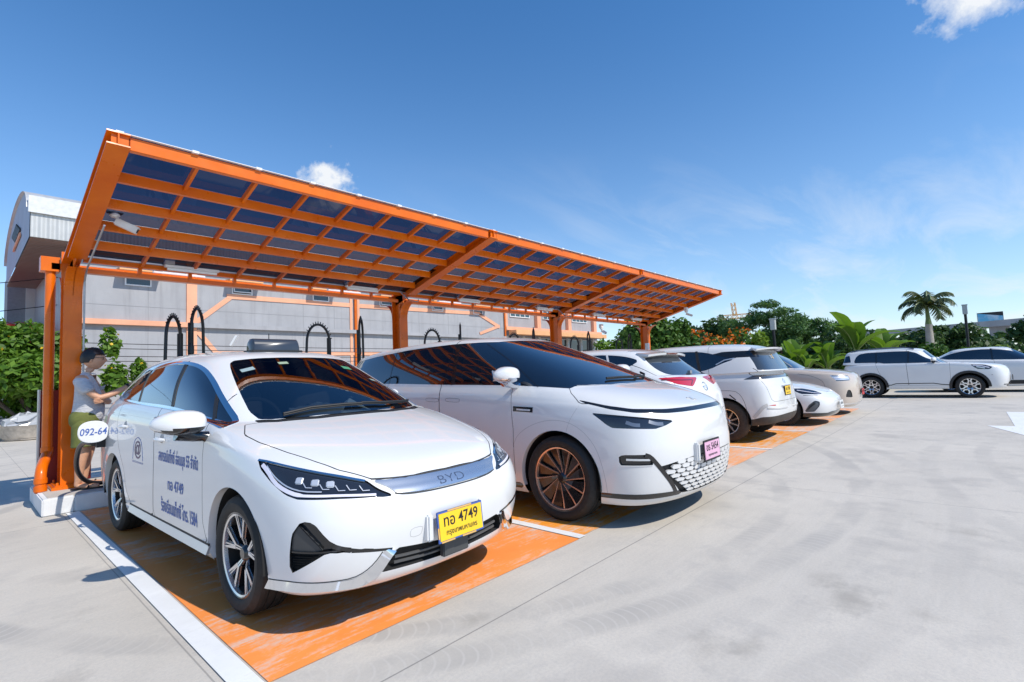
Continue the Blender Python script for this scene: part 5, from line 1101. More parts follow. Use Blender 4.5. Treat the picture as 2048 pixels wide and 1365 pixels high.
# ================================================================ BACKGROUND CARS
def base_car(net, label, name, paint, axles, Rt, ra, style, ku=7, kv=4, tyre=None, rimr=.68, track=.79):
    T = thing(name, label, 'car', (0, 0, 0)); c = Car(net, ku, kv)
    for y in axles: c.cut('hole', sd_circle((y, Rt), ra), 90, lambda p: p[0] > .55, nmin=0.0)
    c.drop('hole')
    def finish():
        c.emit('body', 'body', paint, T); c.emit('seam', 'panel_gap', M_SEAM, T, off=-.003)
        c.arches([(y, Rt) for y in axles], ra, T, paint, M_WELL); c.underbody(T, M_WELL)
        for y in axles: lip(c, y, Rt, ra, paint, T)
        for y in axles:
            for sg in (1, -1): make_wheel(T, (sg*track, y, Rt), sg, Rt, Rt*rimr, .22, style, tyre)
    return T, c, finish
def build_mg():
    T, c, fin = base_car(NET_MG, 'white hatchback backed in, red lamps and a rear wiper on sloping glass', 'hatchback', M_PAINT, (.90, 3.58), .335, .39, 'multi', track=.80)
    side = [(1.3,1.09),(1.62,1.22),(1.95,1.38),(2.3,1.50),(2.6,1.555),(3.05,1.57),(3.35,1.55),(3.56,1.515),(3.735,1.457),(3.64,1.38),(3.45,1.31),(3.2,1.235),(2.5,1.185)]
    c.cut('side_glass', sd_poly(smooth_poly(side, 1)), 90, lambda p: p[0] > .4)
    c.cut('rear_glass', sd_poly(smooth_poly([(-.58,1.515),(.58,1.515),(.615,1.42),(.645,1.30),(.60,1.235),(.35,1.222),(-.35,1.222),(-.60,1.235),(-.645,1.30),(-.615,1.42)], 1)), 180, None, nmin=.15)
    c.cut('lamp', sd_poly([(2.28,1.20),(2.641,1.205),(2.98,1.185),(2.83,1.065),(2.55,1.11),(2.40,1.165)]), 135, lambda p: p[1] > 3.5)
    c.panel('tailgate', [(-.75,1.60),(.75,1.60),(.74,1.20),(.70,1.0),(.62,.72),(-.62,.72),(-.70,1.0),(-.74,1.2)], 180, lambda p: p[1] > 3.4, nmin=.15)
    c.panel('rear_door', [(2.55,1.7),(2.55,.36),(3.1,.36),(3.25,.6),(3.42,.8),(3.5,1.1),(3.5,1.7)], 90, lambda p: p[0] > .5)
    c.cut('rear_bumper', sd_poly([(-.95,.50),(.95,.50),(.95,.30),(-.95,.30)]), 180, lambda p: p[1] > 3.9, nmin=.0)
    P = M_PAINT
    for sg in (1, -1):
        g_ = c.emit('side_glass', 'side_window', M_GLASS, T, sg, off=-.003, depth=.01); c.ribbon([(3.22,1.56),(3.36,1.26)], 90, .03, 'window_divider', P, g_, sg, off=.002); c.ribbon([(2.5,1.54),(2.48,1.19)], 90, .05, 'window_divider', M_TRIM, g_, sg, off=.002)
        l_ = c.emit('lamp', 'tail_light', M_RED, T, sg, off=.004, depth=.02)
        c.ribbon([(2.34,1.175),(2.64,1.16),(2.86,1.155),(2.80,1.09)], 135, .016, 'lamp_bar', M_REDDK, l_, sg, off=.007)
        c.emit('rear_door', 'door', P, T, sg)
    tg = c.emit('tailgate', 'tailgate', P, T); c.emit('rear_glass', 'rear_window', M_GLASSG, T, off=-.002, depth=.01); c.emit('rear_bumper', 'bumper_insert', M_TRIM, T, off=-.004, depth=.01)
    # spoiler, brake light, wiper, badge
    mb = MB(); vs = []
    for x in np.linspace(-.62, .62, 13):
        k = 1-.25*(abs(x)/.62)**3; vs += [(x, 3.66, 1.575*1.0-.02*(abs(x)/.62)**2+.012), (x, 3.92*k+3.66*(1-k), 1.565-.03*(abs(x)/.62)**2), (x, 3.92*k+3.66*(1-k)-.01, 1.535-.03*(abs(x)/.62)**2), (x, 3.70, 1.535-.02*(abs(x)/.62)**2)]
    fs = [(i*4+k, i*4+(k+1) % 4, (i+1)*4+(k+1) % 4, (i+1)*4+k) for i in range(12) for k in range(4)]+[(0,1,2,3),(51,50,49,48)]
    mb.add(vs, fs); sp_ = mb.build('roof_spoiler', P, T, smooth=True, angle=50)
    mb = MB(); mb.box((-.17,3.905,1.538), (.17,3.928,1.560)); mb.build('brake_light', M_REDDK, sp_)
    w = []
    for a, z in ((.0,1.262),(.15,1.268),(.30,1.275),(.42,1.29)): p, n = c.hit((a, z), 180); w.append((-a+.05, p[1]+.03, p[2]))
    mb = MB(); mb.tube(w, .012, 8); mb.box((.02,w[0][1]-.03,w[0][2]-.02), (.09,w[0][1]+.01,w[0][2]+.025)); mb.build('rear_wiper', simple('wiper_grey', (.25,.25,.26), .5), T, smooth=True)
    p, n = c.hit((.0, 1.055), 180); mb = MB(); mb.lathe([(.055,0),(.062,.004),(.068,0)], (0, p[1]+.006, 1.055), n, 24); mb.build('badge_ring', M_CHROME, tg, smooth=True)
    flat_text(tg, 'MG', (0, p[1]+.014, 1.055), (-1, 0, 0), (0, n[2]*-.3, 1), .075, .055, M_SATIN)
    fin(); return T
def build_gac():
    T, c, fin = base_car(NET_GAC, 'square white hatch backed in, dusty wheel and yellow plate on its tailgate', 'sport_utility_car', M_PAINT2, (.95, 3.92), .36, .42, 'multi', tyre=M_TYRE_DUST, rimr=.62, track=.82)
    P = M_PAINT2
    side = [(1.4,1.10),(1.75,1.28),(2.1,1.48),(2.45,1.58),(3.0,1.625),(3.35,1.615),(3.56,1.593),(3.71,1.55),(3.93,1.489),(4.12,1.472),(4.12,1.455),(3.875,1.371),(3.69,1.285),(3.5,1.24),(2.5,1.19)]
    c.cut('side_glass', sd_poly(side), 90, lambda p: p[0] > .4)
    c.cut('glass_black', sd_poly([(-.83,1.47),(.83,1.47),(.74,1.585),(-.74,1.585)]), 180, lambda p: p[0] > .62, nmin=.05)
    c.cut('rear_glass', sd_poly([(-.70,1.56),(.70,1.56),(.83,1.24),(-.83,1.24)]), 180, None, nmin=.15)
    c.cut('lamp', sd_poly([(1.34,1.085),(1.478,1.150),(1.72,1.150),(2.06,1.152),(2.9,1.152),(2.9,1.10),(2.03,1.094),(1.427,1.086)]), 150, lambda p: p[1] > 4.2, nmin=.1)
    c.cut('lower', sd_poly([(1.20,.375),(1.28,.39),(1.403,.415),(1.488,.451),(2.148,.470),(2.6,.47),(2.6,.25),(1.2,.25)]), 150, lambda p: p[1] > 4.2, nmin=-.2)
    c.cut('reflector', sd_poly([(1.537,.668),(1.776,.646),(1.770,.626),(1.545,.645)]), 150, lambda p: p[1] > 4.2)
    c.panel('tailgate', [(-.80,1.7),(.80,1.7),(.84,1.2),(.76,.74),(.70,.70),(-.70,.70),(-.76,.74),(-.84,1.2)], 180, lambda p: p[1] > 4.1, nmin=.2)
    c.panel('rear_door', [(2.6,1.75),(2.6,.40),(3.3,.40),(3.45,.62),(3.6,.85),(3.68,1.1),(3.6,1.75)], 90, lambda p: p[0] > .5)
    for sg in (1, -1):
        g_ = c.emit('side_glass', 'side_window', M_GLASS, T, sg, off=-.003, depth=.01); c.ribbon([(3.40,1.62),(3.50,1.25)], 90, .05, 'window_divider', M_TRIM, g_, sg, off=.002); c.ribbon([(2.55,1.60),(2.52,1.2)], 90, .05, 'window_divider', M_TRIM, g_, sg, off=.002)
        c.ribbon([(3.78,1.36),(3.92,1.435),(4.09,1.462)], 90, .016, 'pillar_trim', M_SATIN, g_, sg, off=.003)
        c.emit('glass_black', 'rear_pillar_trim', M_PIANO, T, sg); c.emit('reflector', 'reflector', M_RED, T, sg, off=.002); c.emit('rear_door', 'door', P, T, sg)
        c.ribbon([(3.80,.90),(4.10,.90),(4.20,.83),(4.27,.68),(4.29,.50),(4.29,.42)], 90, .006, 'arch_line', M_SEAM, T, sg, off=.001, round_=1)
        c.ribbon([(4.02,.83),(4.12,.74)], 90, .018, 'arch_slot', M_TRIM, T, sg, off=.001)
        c.ribbon([(1.40,.44),(1.50,.625),(1.565,.655)], 150, .05, 'skid_fin', simple('skid_grey', (.5,.48,.46), .4), T, sg, off=.010, round_=1, thick=.02)
        c.ribbon([(1.56,.60),(1.83,.575),(2.20,.57)], 150, .016, 'skid_line', simple('skid_grey', (.5,.48,.46), .4), T, sg, off=.010, thick=.02)
    tg = c.emit('tailgate', 'tailgate', P, T); gl = c.emit('rear_glass', 'rear_window', M_GLASSG, T, off=-.002, depth=.01); c.emit('lower', 'lower_bumper', simple('dusty_bumper', (.055,.042,.034), .7, var=.3), T, off=.002, depth=.01)
    c.emit('lamp', 'tail_light_bar', simple('smoked_lens', (.05,.05,.055), .08, coat=1.0), T, off=.004, depth=.02)
    mb = MB(); vs = []
    for x in np.linspace(-.70, .70, 13):
        k = (abs(x)/.70)**3; vs += [(x, 4.34, 1.655-.015*k), (x, 4.60-.16*k, 1.635-.03*k), (x, 4.59-.16*k, 1.605-.03*k), (x, 4.40, 1.595-.02*k)]
    mb.add(vs, [(i*4+k, i*4+(k+1) % 4, (i+1)*4+(k+1) % 4, (i+1)*4+k) for i in range(12) for k in range(4)]+[(0,1,2,3),(51,50,49,48)]); mb.build('roof_spoiler', P, T, smooth=True, angle=50)
    # small lettering sticker on the glass, badge, name and plate
    yel = simple('amber_sticker', (.75,.42,.03), .5)
    for a, w_, m in ((-.10,.055,yel),(-.19,.10,simple('pale_blue_sticker', (.45,.5,.55), .5))):
        vs, fs = text_mesh('E' if m is yel else 'ชาร์จ', 1.0, height=.075, width=w_, bold=.02); mb = MB()
        H = [c.hit((a*-1*-1+0-v[0], 1.475+v[1]), 180) for v in vs]; 
        mb.add([(-(a-v[0]*-1) if False else (-a-v[0]), h[0][1]+.006, h[0][2]) for v, h in zip(vs, H)], fs); mb.build('sticker', m, gl)
    p, n = c.hit((0, 1.03), 180); mb = MB(); mb.lathe([(.038,0),(.044,.004),(.050,0)], (0, p[1]+.004, 1.025), n, 20); mb.build('badge_ring', M_CHROME, tg, smooth=True)
    p, n = c.hit((.50, .975), 180); flat_text(tg, 'GAC', (.50, p[1]+.006, .975), (-1, 0, 0), (0, 0, 1), .15, .038, M_TRIM)
    p, n = c.hit((.36, .70), 180); flat_text(tg, 'AION V', (.10, c.hit((.1, .735), 180)[0][1]+.006, .735), (-1, 0, 0), (0, 0, 1), .17, .035, simple('green_badge', (.10,.5,.35), .3))
    mb = MB(); yb = c.hit((0, .955), 180)[0][1]; mb.box((-.26,yb-.03,.935), (.26,yb+.030,.960)); mb.build('handle_bar', M_SATIN, tg, bevel=.006)
    plate(T, (.02, c.hit((0, .87), 180)[0][1]+.010, .865), (-1, 0, 0), (0, 1, .05), .34, .15, M_PLATE_Y, M_TRIM, [('มต 788', .028, .06, .25), ('กรุงเทพมหานคร', -.045, .022, .22)])
    fin(); return T
def build_seal():
    T, c, fin = base_car(NET_SEAL, 'low white saloon nose between the square hatch and the champagne van', 'saloon_car', M_PAINT, (.90, 3.9), .335, .39, 'multi', track=.80)
    P = M_PAINT
    ws = [(-.3,1.14),(.30,1.16),(.56,1.22),(.68,1.31),(.60,1.75),(.50,2.2),(.3,2.12),(-.3,2.10)]
    c.cut('windshield', sd_poly(smooth_poly(ws, 1)), 'top', lambda p: p[1] < 2.5 and p[2] > .85)
    c.cut('side_glass', sd_poly([(1.5,.97),(2.0,1.2),(2.5,1.32),(3.2,1.33),(3.8,1.22),(4.1,1.08),(3.0,1.0)]), 90, lambda p: p[0] > .4)
    c.cut('headlight', sd_poly([(1.13,.80),(.90,.792),(.72,.742),(.60,.672),(.80,.662),(1.04,.682),(1.10,.74)]), 30, lambda p: p[1] < 1.0)
    c.cut('vent', sd_poly([(1.026,.305),(.976,.454),(.895,.543),(.807,.525),(.815,.437),(.90,.311)]), 30, lambda p: p[1] < .8)
    c.cut('lip', sd_poly([(-.3,.30),(.45,.30),(.60,.275),(.90,.285),(.95,.2),(-.3,.2)]), 0, lambda p: p[1] < .6, nmin=-.3)
    c.panel('bonnet', [(-.3,.13),(.35,.17),(.55,.33),(.68,.6),(.76,.9),(.74,1.2),(.56,1.18),(.3,1.1),(-.3,1.09)], 'top', lambda p: p[1] < 1.4 and p[2] > .6)
    for sg in (1, -1):
        hl = c.emit('headlight', 'headlight', M_LENS, T, sg, off=-.004, depth=.02); c.ribbon([(1.06,.765),(.95,.735),(.80,.70),(.66,.685)], 30, .014, 'light_guide', M_DRL, hl, sg, off=-.001)
        c.ribbon([(1.02,.655),(.90,.640),(.78,.640)], 30, .010, 'lamp_slit', M_TRIM, T, sg, off=.001)
        v = c.emit('vent', 'corner_vent', simple('vent_grey', (.10,.11,.12), .4), T, sg, off=-.015, depth=-.015)
        for k in range(4): c.ribbon([(.995-.012*k,.335+.02*k),(.955-.01*k,.44),(.895-.004*k,.515-.012*k)], 30, .005, 'vent_rib', M_TRIM, v, sg, off=-.008, round_=1)
        c.emit('side_glass', 'side_window', M_GLASS, T, sg, off=-.002, depth=.01)
        door_mirror(T, c, sg, (1.55, .95), .2, (.11, .09, .06), P)
    c.emit('bonnet', 'bonnet', P, T); c.emit('windshield', 'windscreen', M_GLASS, T, off=-.002, depth=.01); c.emit('lip', 'lower_lip', M_PIANO, T, off=.006, depth=.02)
    plate(T, (0, -.03, .42), (1, 0, 0), (0, -1, .1), .34, .15, M_PLATE_W, M_WHITEPL, [('ศย 4516', .028, .06, .25), ('กรุงเทพมหานคร', -.045, .022, .22)])
    fin(); return T
def build_van():
    T, c, fin = base_car(NET_VAN, 'champagne van nose under the farthest canopy post', 'passenger_van', M_BEIGE, (1.0, 4.15), .36, .41, 'multi', track=.84)
    P = M_BEIGE
    c.cut('windshield', sd_poly([(-.3,1.22),(.38,1.24),(.66,1.33),(.79,1.44),(.74,1.7),(.64,2.15),(.52,2.26),(.3,2.2),(-.3,2.18)]), 'top', lambda p: p[1] < 2.5 and p[2] > 1.1)
    c.cut('side_glass', sd_poly([(1.45,1.18),(1.8,1.36),(2.2,1.62),(2.5,1.70),(3.4,1.70),(4.6,1.62),(4.7,1.30),(3.0,1.24)]), 90, lambda p: p[0] > .4)
    c.cut('headlight', sd_poly([(1.05,1.005),(.64,.988),(.62,.86),(.97,.852)]), 30, lambda p: p[1] < .8)
    c.cut('intake', sd_poly([(.62,.44),(.86,.46),(.80,.64),(.70,.62)]), 20, lambda p: p[1] < .7)
    c.cut('lip', sd_poly([(1.25,.32),(.2,.30),(-.3,.30),(-.3,.26),(.2,.26),(1.25,.28)]), 30, lambda p: p[1] < .7)
    c.panel('bonnet', [(-.3,.16),(.42,.17),(.70,.32),(.86,.58),(.9,.95),(.8,1.33),(.66,1.32),(.38,1.23),(-.3,1.21)], 'top', lambda p: p[1] < 1.5 and p[2] > .9)
    for sg in (1, -1):
        hl = c.emit('headlight', 'headlight', M_SATIN, T, sg, off=-.004, depth=.02); c.ribbon([(1.02,.985),(.66,.972)], 30, .010, 'lamp_edge', M_PIANO, hl, sg, off=.002); c.ribbon([(.98,.868),(.66,.872)], 30, .016, 'lamp_edge', M_PIANO, hl, sg, off=.002); c.ribbon([(1.0,.93),(.66,.925)], 30, .016, 'light_guide', M_DRL, hl, sg, off=.003)
        c.emit('intake', 'corner_vent', M_TRIM, T, sg, off=-.01, depth=-.01); c.emit('side_glass', 'side_window', M_GLASS, T, sg, off=-.002, depth=.01)
        c.ribbon([(.62,.26),(.60,.5),(.62,.78),(.70,.90),(.90,1.0),(1.2,1.06)], 90, .006, 'wing_gap', M_SEAM, T, sg, off=.001, round_=1)
        door_mirror(T, c, sg, (1.9, 1.2), .24, (.12, .10, .08), P)
    c.emit('bonnet', 'bonnet', P, T); c.emit('windshield', 'windscreen', M_GLASS, T, off=-.002, depth=.01); c.emit('lip', 'chrome_lip', M_CHROME, T, off=.005, depth=.02)
    plate(T, (0, -.02, .56), (1, 0, 0), (0, -1, 0), .34, .15, simple('red_plate', (.55,.03,.03), .4), M_TRIM, [('ก 4218', .02, .07, .25)])
    fin(); return T
def build_suv():
    T, c, fin = base_car(NET_SUV, 'white estate car with roof rails and flower pattern wheel, side on at the far right', 'estate_car', M_PAINT, (1.0, 3.62), .37, .44, 'flower', rimr=.70, track=.85)
    P = M_PAINT
    ws = [(-.3,1.36),(.30,1.38),(.58,1.45),(.72,1.55),(.66,1.85),(.58,2.14),(.4,2.10),(-.3,2.08)]
    c.cut('windshield', sd_poly(smooth_poly(ws, 1)), 'top', lambda p: p[1] < 2.4 and p[2] > 1.05)
    c.cut('side_glass', sd_poly([(1.66,1.165),(1.80,1.177),(2.6,1.19),(3.2,1.20),(3.35,1.235),(4.10,1.25),(4.03,1.45),(3.93,1.56),(3.7,1.60),(2.91,1.61),(2.53,1.60),(2.31,1.535),(2.05,1.35)]), 90, lambda p: p[0] > .4)
    c.cut('quarter', sd_poly([(4.18,1.27),(4.46,1.27),(4.36,1.50),(4.22,1.53)]), 90, lambda p: p[0] > .4, nmin=.05)
    c.cut('headlight', sd_poly([(1.30,1.075),(1.0,1.06),(.82,.98),(.90,.905),(1.18,.925)]), 60, lambda p: p[1] < 1.0)
    c.cut('vent', sd_poly([(1.150,.734),(.82,.74),(.83,.712),(1.05,.695),(1.055,.557),(1.02,.48),(1.126,.496),(1.158,.592)]), 60, lambda p: p[1] < .9)
    c.cut('grille', sd_poly([(-.3,.50),(.5,.50),(.62,.36),(-.3,.33)]), 0, lambda p: p[1] < .6)
    c.panel('front_door', [(1.45,1.2),(1.46,.42),(2.55,.42),(2.58,1.19),(2.55,1.65),(2.2,1.6)], 90, lambda p: p[0] > .5); c.panel('rear_door', [(2.586,1.19),(2.556,.42),(3.05,.42),(3.2,.6),(3.35,.85),(3.45,1.2),(3.40,1.65),(2.556,1.65)], 90, lambda p: p[0] > .5)
    for sg in (1, -1):
        hl = c.emit('headlight', 'headlight', M_LENS, T, sg, off=-.004, depth=.02); c.ribbon([(1.25,1.05),(1.05,1.02),(.9,.96)], 60, .03, 'light_guide', M_DRL, hl, sg, off=.0); c.ribbon([(1.18,1.0),(1.0,.95)], 60, .03, 'reflector', M_SATIN, hl, sg, off=.0)
        c.emit('vent', 'corner_vent', M_PIANO, T, sg, off=-.008, depth=-.008); g_ = c.emit('side_glass', 'side_window', M_GLASS, T, sg, off=-.003, depth=.01); c.emit('quarter', 'quarter_window', M_GLASS, T, sg, off=-.003, depth=.01)
        c.ribbon([(2.50,1.6),(2.53,1.19)], 90, .05, 'window_divider', M_PIANO, g_, sg, off=.002); c.ribbon([(3.42,1.6),(3.42,1.22)], 90, .04, 'window_divider', M_PIANO, g_, sg, off=.002)
        a_, b_ = (c.emit('front_door', 'door', P, T, sg), c.emit('rear_door', 'door', P, T, sg))
        # black wheel arch cladding and side line
        for yy in (1.0, 3.62):
            c.ribbon([(yy+.475*math.cos(R(q)), .37+.475*math.sin(R(q))) for q in range(-8, 190, 9)], 90, .075, 'arch_cladding', M_TRIM, T, sg, off=.012, round_=1)
        c.ribbon([(1.48,.43),(1.7,.45),(1.9,.49),(2.9,.49),(3.05,.44),(3.16,.42)], 90, .025, 'side_line', M_TRIM, T, sg, off=.004)
        c.ribbon([(.56,.42),(.30,.42),(.2,.46),(.12,.60),(.06,.66)], 60, .03, 'bumper_line', M_PIANO, T, sg, off=.004)
        door_mirror(T, c, sg, (1.83, 1.17), .22, (.12, .085, .085), P, M_PIANO)
        mb = MB(); mb.tube([(sg*.70,2.35,1.665),(sg*.69,2.6,1.735),(sg*.68,3.2,1.745),(sg*.66,3.9,1.715),(sg*.63,4.2,1.655)], .02, 8); mb.build('roof_rail', simple('rail_grey', (.10,.12,.16), .3, .5), T, smooth=True)
    c.emit('windshield', 'windscreen', M_GLASS, T, off=-.002, depth=.01); c.emit('grille', 'lower_grille', M_TRIM, T, off=-.02, depth=-.02)
    plate(T, (0, -.03, .62), (1, 0, 0), (0, -1, 0), .34, .15, M_PLATE_W, M_TRIM, [('1กด 58', .02, .06, .25)])
    fin(); return T
def build_sedan():
    T, c, fin = base_car(NET_SEDAN, 'silver white saloon with a dark arched window line beyond the estate car', 'saloon_car', M_PAINT2, (.955, 3.9), .345, .40, 'multi', track=.82)
    c.cut('side_glass', sd_poly(smooth_poly([(1.5,1.16),(1.9,1.40),(2.3,1.53),(2.8,1.585),(3.3,1.57),(3.7,1.50),(4.0,1.40),(4.25,1.26),(3.0,1.20),(2.0,1.16)], 1)), 90, lambda p: p[0] > .4)
    c.cut('windshield', sd_poly([(-.3,1.2),(.30,1.22),(.6,1.3),(.66,1.5),(.55,2.15),(-.3,2.12)]), 'top', lambda p: p[1] < 2.4 and p[2] > 1.05)
    c.panel('front_door', [(1.6,1.3),(1.42,1.0),(1.40,.40),(2.62,.40),(2.66,1.6),(2.2,1.6)], 90, lambda p: p[0] > .5)
    for sg in (1, -1):
        g_ = c.emit('side_glass', 'side_window', M_GLASS, T, sg, off=-.003, depth=.01); c.ribbon([(2.70,1.6),(2.68,1.18)], 90, .05, 'window_divider', M_PIANO, g_, sg, off=.002)
        d_ = c.emit('front_door', 'door', M_PAINT2, T, sg); c.ribbon([(1.5,.36),(3.4,.36)], 90, .14, 'sill_strip', M_TRIM, T, sg, off=.003); handle(T, c, sg, 2.8, .98, .17, M_PAINT2)
    c.emit('windshield', 'windscreen', M_GLASS, T, off=-.002, depth=.01); fin(); return T
TX, TSIGN = build_taxi(); TX.location = (2.03, 2.33, 0); TSIGN.location = (2.03, 2.33, 0); TX.rotation_euler.z = TSIGN.rotation_euler.z = .0262
X9 = build_x9(); X9.location = (4.68, 1.80, 0)
o = build_mg(); o.rotation_euler.z = math.pi; o.location = (7.25, 2.78+4.48, 0)
o = build_gac(); o.rotation_euler.z = math.pi; o.location = (10.0, 2.45+4.74, 0)
o = build_seal(); o.location = (12.88, 2.2, 0)
o = build_van(); o.location = (15.5, 2.15, 0)
o = build_suv(); o.location = (22.95, -.86, 0)
o = build_sedan(); o.location = (26.5, -3.2, 0)
# ================================================================ WAREHOUSE BEHIND THE CHARGERS
YW = 25.0; KW = YW/17.0
wx = lambda x: x*KW
wz = lambda z: 1.328+(z-1.328)*KW
B = thing('warehouse', 'long grey rendered warehouse with salmon painted bands and a curved metal roof', 'building', (wx(10), YW, 0))
q = MB(); q.box((wx(1.9), YW, 0), (wx(18.3), YW+12, wz(5.75))); q.build('wall', M_WALL, B)
q = MB(); q.box((wx(18.3), YW+.35, 0), (wx(26.9), YW+10, wz(5.6))); q.build('office_wall', M_WALL, B)
q = MB(); q.box((wx(1.9)-.02, YW+.05, 0), (wx(1.9), YW+11.9, wz(5.2))); q.build('side_cladding', M_SIDECLAD, B)
# curved roof on its overhang, along x
y0, y1, zb = YW*16.58/17, 36.6, wz(5.11); zt = wz(5.82); cy = (y0+y1)/2; hw = (y1-y0)/2; rise = 1.5
arc = [(cy-hw*math.cos(t), zt+rise*math.sin(t)) for t in [math.pi*k/24 for k in range(25)]]
xg, xe = wx(1.12), wx(18.4)
q = MB()
for k in range(24):
    a, b = arc[k], arc[k+1]; q.add([(xg-.1, a[0], a[1]), (xe, a[0], a[1]), (xe, b[0], b[1]), (xg-.1, b[0], b[1])], [(0, 1, 2, 3)])
q.build('curved_roof', M_ROOFLIGHT, B, smooth=True)
q = MB(); q.add([(xg, y0+.02, zb), (xg, y1, zb)]+[(xg, a[0], a[1]-.02) for a in arc[::-1]], [tuple(range(27))]); q.build('gable', M_GABLE, B)
q = MB(); q.box((xg+.02, y0, zb), (xe, y0+.06, zb+1.05)); q.build('eave_cladding', M_METALROOF, B)
q = MB(); q.box((xg-.05, y0-.10, zt-.18), (xe, y0-.01, zt+.42)); q.build('gutter_fascia', simple('white_fascia', (.66,.66,.65), .4, .1, var=.1), B)
q = MB(); q.box((xg+.03, y0+.07, zb-.02), (xe, y1, zb+.02)); q.build('soffit', M_SOFFIT, B)
q = MB()
for k in range(5): q.box((xg-.06, cy-2.6+.9*k*.5, zb+1.0+.28*k*.5), (xg-.02, cy-1.2+.9*k*.5+1.1, zb+1.10+.28*k*.5))
q.build('gable_louvre', M_DARK, B); q = MB(); q.box((xg-.07, cy-2.8, zb+.72), (xg-.02, cy+.6, zb+.86)); q.build('louvre_sill', M_SALMON, B)
# painted bands (raised render)
BAND_N = [0]
def band(pts, w, name='painted_band'):
    q = MB(); BAND_N[0] += 1; y_ = .03+.004*BAND_N[0]
    for i in range(len(pts)-1):
        a, b = pts[i], pts[i+1]; dx, dz = b[0]-a[0], b[1]-a[1]; L = math.hypot(dx, dz); nx, nz = -dz/L*w/2, dx/L*w/2
        P = [(a[0]+nx, a[1]+nz), (a[0]-nx, a[1]-nz), (b[0]-nx, b[1]-nz), (b[0]+nx, b[1]+nz)]
        q.add([(wx(x), YW-y_-.0015*i, wz(z)) for x, z in P]+[(wx(x), YW+.01+.002*BAND_N[0]+.001*i, wz(z)) for x, z in P], [(0, 1, 2, 3), (0, 4, 5, 1), (1, 5, 6, 2), (2, 6, 7, 3), (3, 7, 4, 0)])
    q.build(name, M_SALMON, B)
q = MB(); q.box((wx(1.92), YW-.20, wz(3.08)), (wx(4.66), YW, wz(3.22))); q.build('painted_band', M_SALMON, B)
q = MB(); q.box((wx(4.66), YW-.20, wz(3.08)), (wx(18.2), YW, wz(3.21))); q.build('string_course', M_WALL, B)
q = MB(); q.box((wx(4.53), YW-.06, 0), (wx(4.80), YW, wz(5.7))); q.build('pilaster', M_SALMON, B)
band([(4.75, 3.22), (5.75, 4.10)], .14); band([(5.62, 4.10), (9.93, 4.14)], .15); band([(10.18, 4.14), (16.55, 4.25)], .15)
band([(4.80, 3.0), (5.34, 2.32), (18.2, 2.36)], .13); band([(16.5, 4.22), (17.85, 3.66)], .15); band([(17.85, 3.72), (16.5, 3.30)], .13)
for x in (9.86, 10.16): q = MB(); q.box((wx(x)-.07, YW-.05, 0), (wx(x)+.07, YW, wz(5.7))); q.build('pilaster', M_SALMON, B)
q = MB(); q.tube([(wx(10.02), YW-.10, .2), (wx(10.02), YW-.10, wz(5.6))], .07, 10); q.tube([(wx(18.2), YW-.1, wz(3.2)), (wx(18.2), YW-.1, wz(5.6))], .06, 10); q.build('drain_pipe', M_STEEL, B, smooth=True)
q = MB()      # faint sheet joints on the long wall
for x in (3.6, 8.05, 9.2, 13.0, 14.6): q.box((wx(x)-.010, YW-.006, .2), (wx(x)+.010, YW, wz(5.6)))
q.box((wx(1.95), YW-.007, wz(3.62)-.008), (wx(18.2), YW, wz(3.62)+.008)); q.build('render_joint', simple('joint_grey', (.29, .29, .30), .9), B)
M_PANE = mat_glass('window_pane', (.012, .016, .018), 1.5); M_PANEG = mat_glass('green_window_pane', (.02, .055, .06), 1.6)
M_AWN = mat_wall('awning_paint', (.82, .42, .20), .15, 2.0)
for i, x in enumerate([3.09, 5.80, 8.42, 11.13, 13.72, 16.15]):
    X0, X1, Z0, Z1 = wx(x), wx(x)+.80, wz(4.22), wz(4.22)+.42
    f = MB()
    for lo, hi in (((X0-.05, Z0-.05), (X1+.05, Z0)), ((X0-.05, Z1), (X1+.05, Z1+.05)), ((X0-.05, Z0), (X0, Z1)), ((X1, Z0), (X1+.05, Z1))): f.box((lo[0], YW-.05, lo[1]), (hi[0], YW, hi[1]))
    if i in (1, 3, 4): f.bar((X0, YW-.16, Z0+.05), (X1, YW-.16, Z0+.05), .03, .04); f.bar((X0+.02, YW-.16, Z0+.05), (X0+.02, YW-.03, Z1-.03), .03, .03); f.bar((X1-.02, YW-.16, Z0+.05), (X1-.02, YW-.03, Z1-.03), .03, .03)
    w = f.build('window', M_WHITEPL, B)
    p = MB(); p.box((X0, YW-.02, Z0), (X1, YW-.004, Z1)); p.build('pane', M_PANE, w)
    a = MB(); pr = [(0, 0), (-.62, -.02), (-.62, .04), (0, .10)]
    a.add([(X0-.32, YW+y, Z1+.07+z) for y, z in pr]+[(X1+.32, YW+y, Z1+.07+z) for y, z in pr], [(0, 1, 2, 3), (7, 6, 5, 4), (0, 4, 5, 1), (1, 5, 6, 2), (2, 6, 7, 3)])
    for xx in (X0-.32, X1+.22): a.add([(xx, YW, Z1+.07), (xx, YW-.60, Z1+.06), (xx, YW, Z1-.12), (xx+.10, YW, Z1+.07), (xx+.10, YW-.60, Z1+.06), (xx+.10, YW, Z1-.12)], [(0, 1, 2), (5, 4, 3), (0, 3, 4, 1), (1, 4, 5, 2)])
    a.build('window_awning', M_AWN, B)
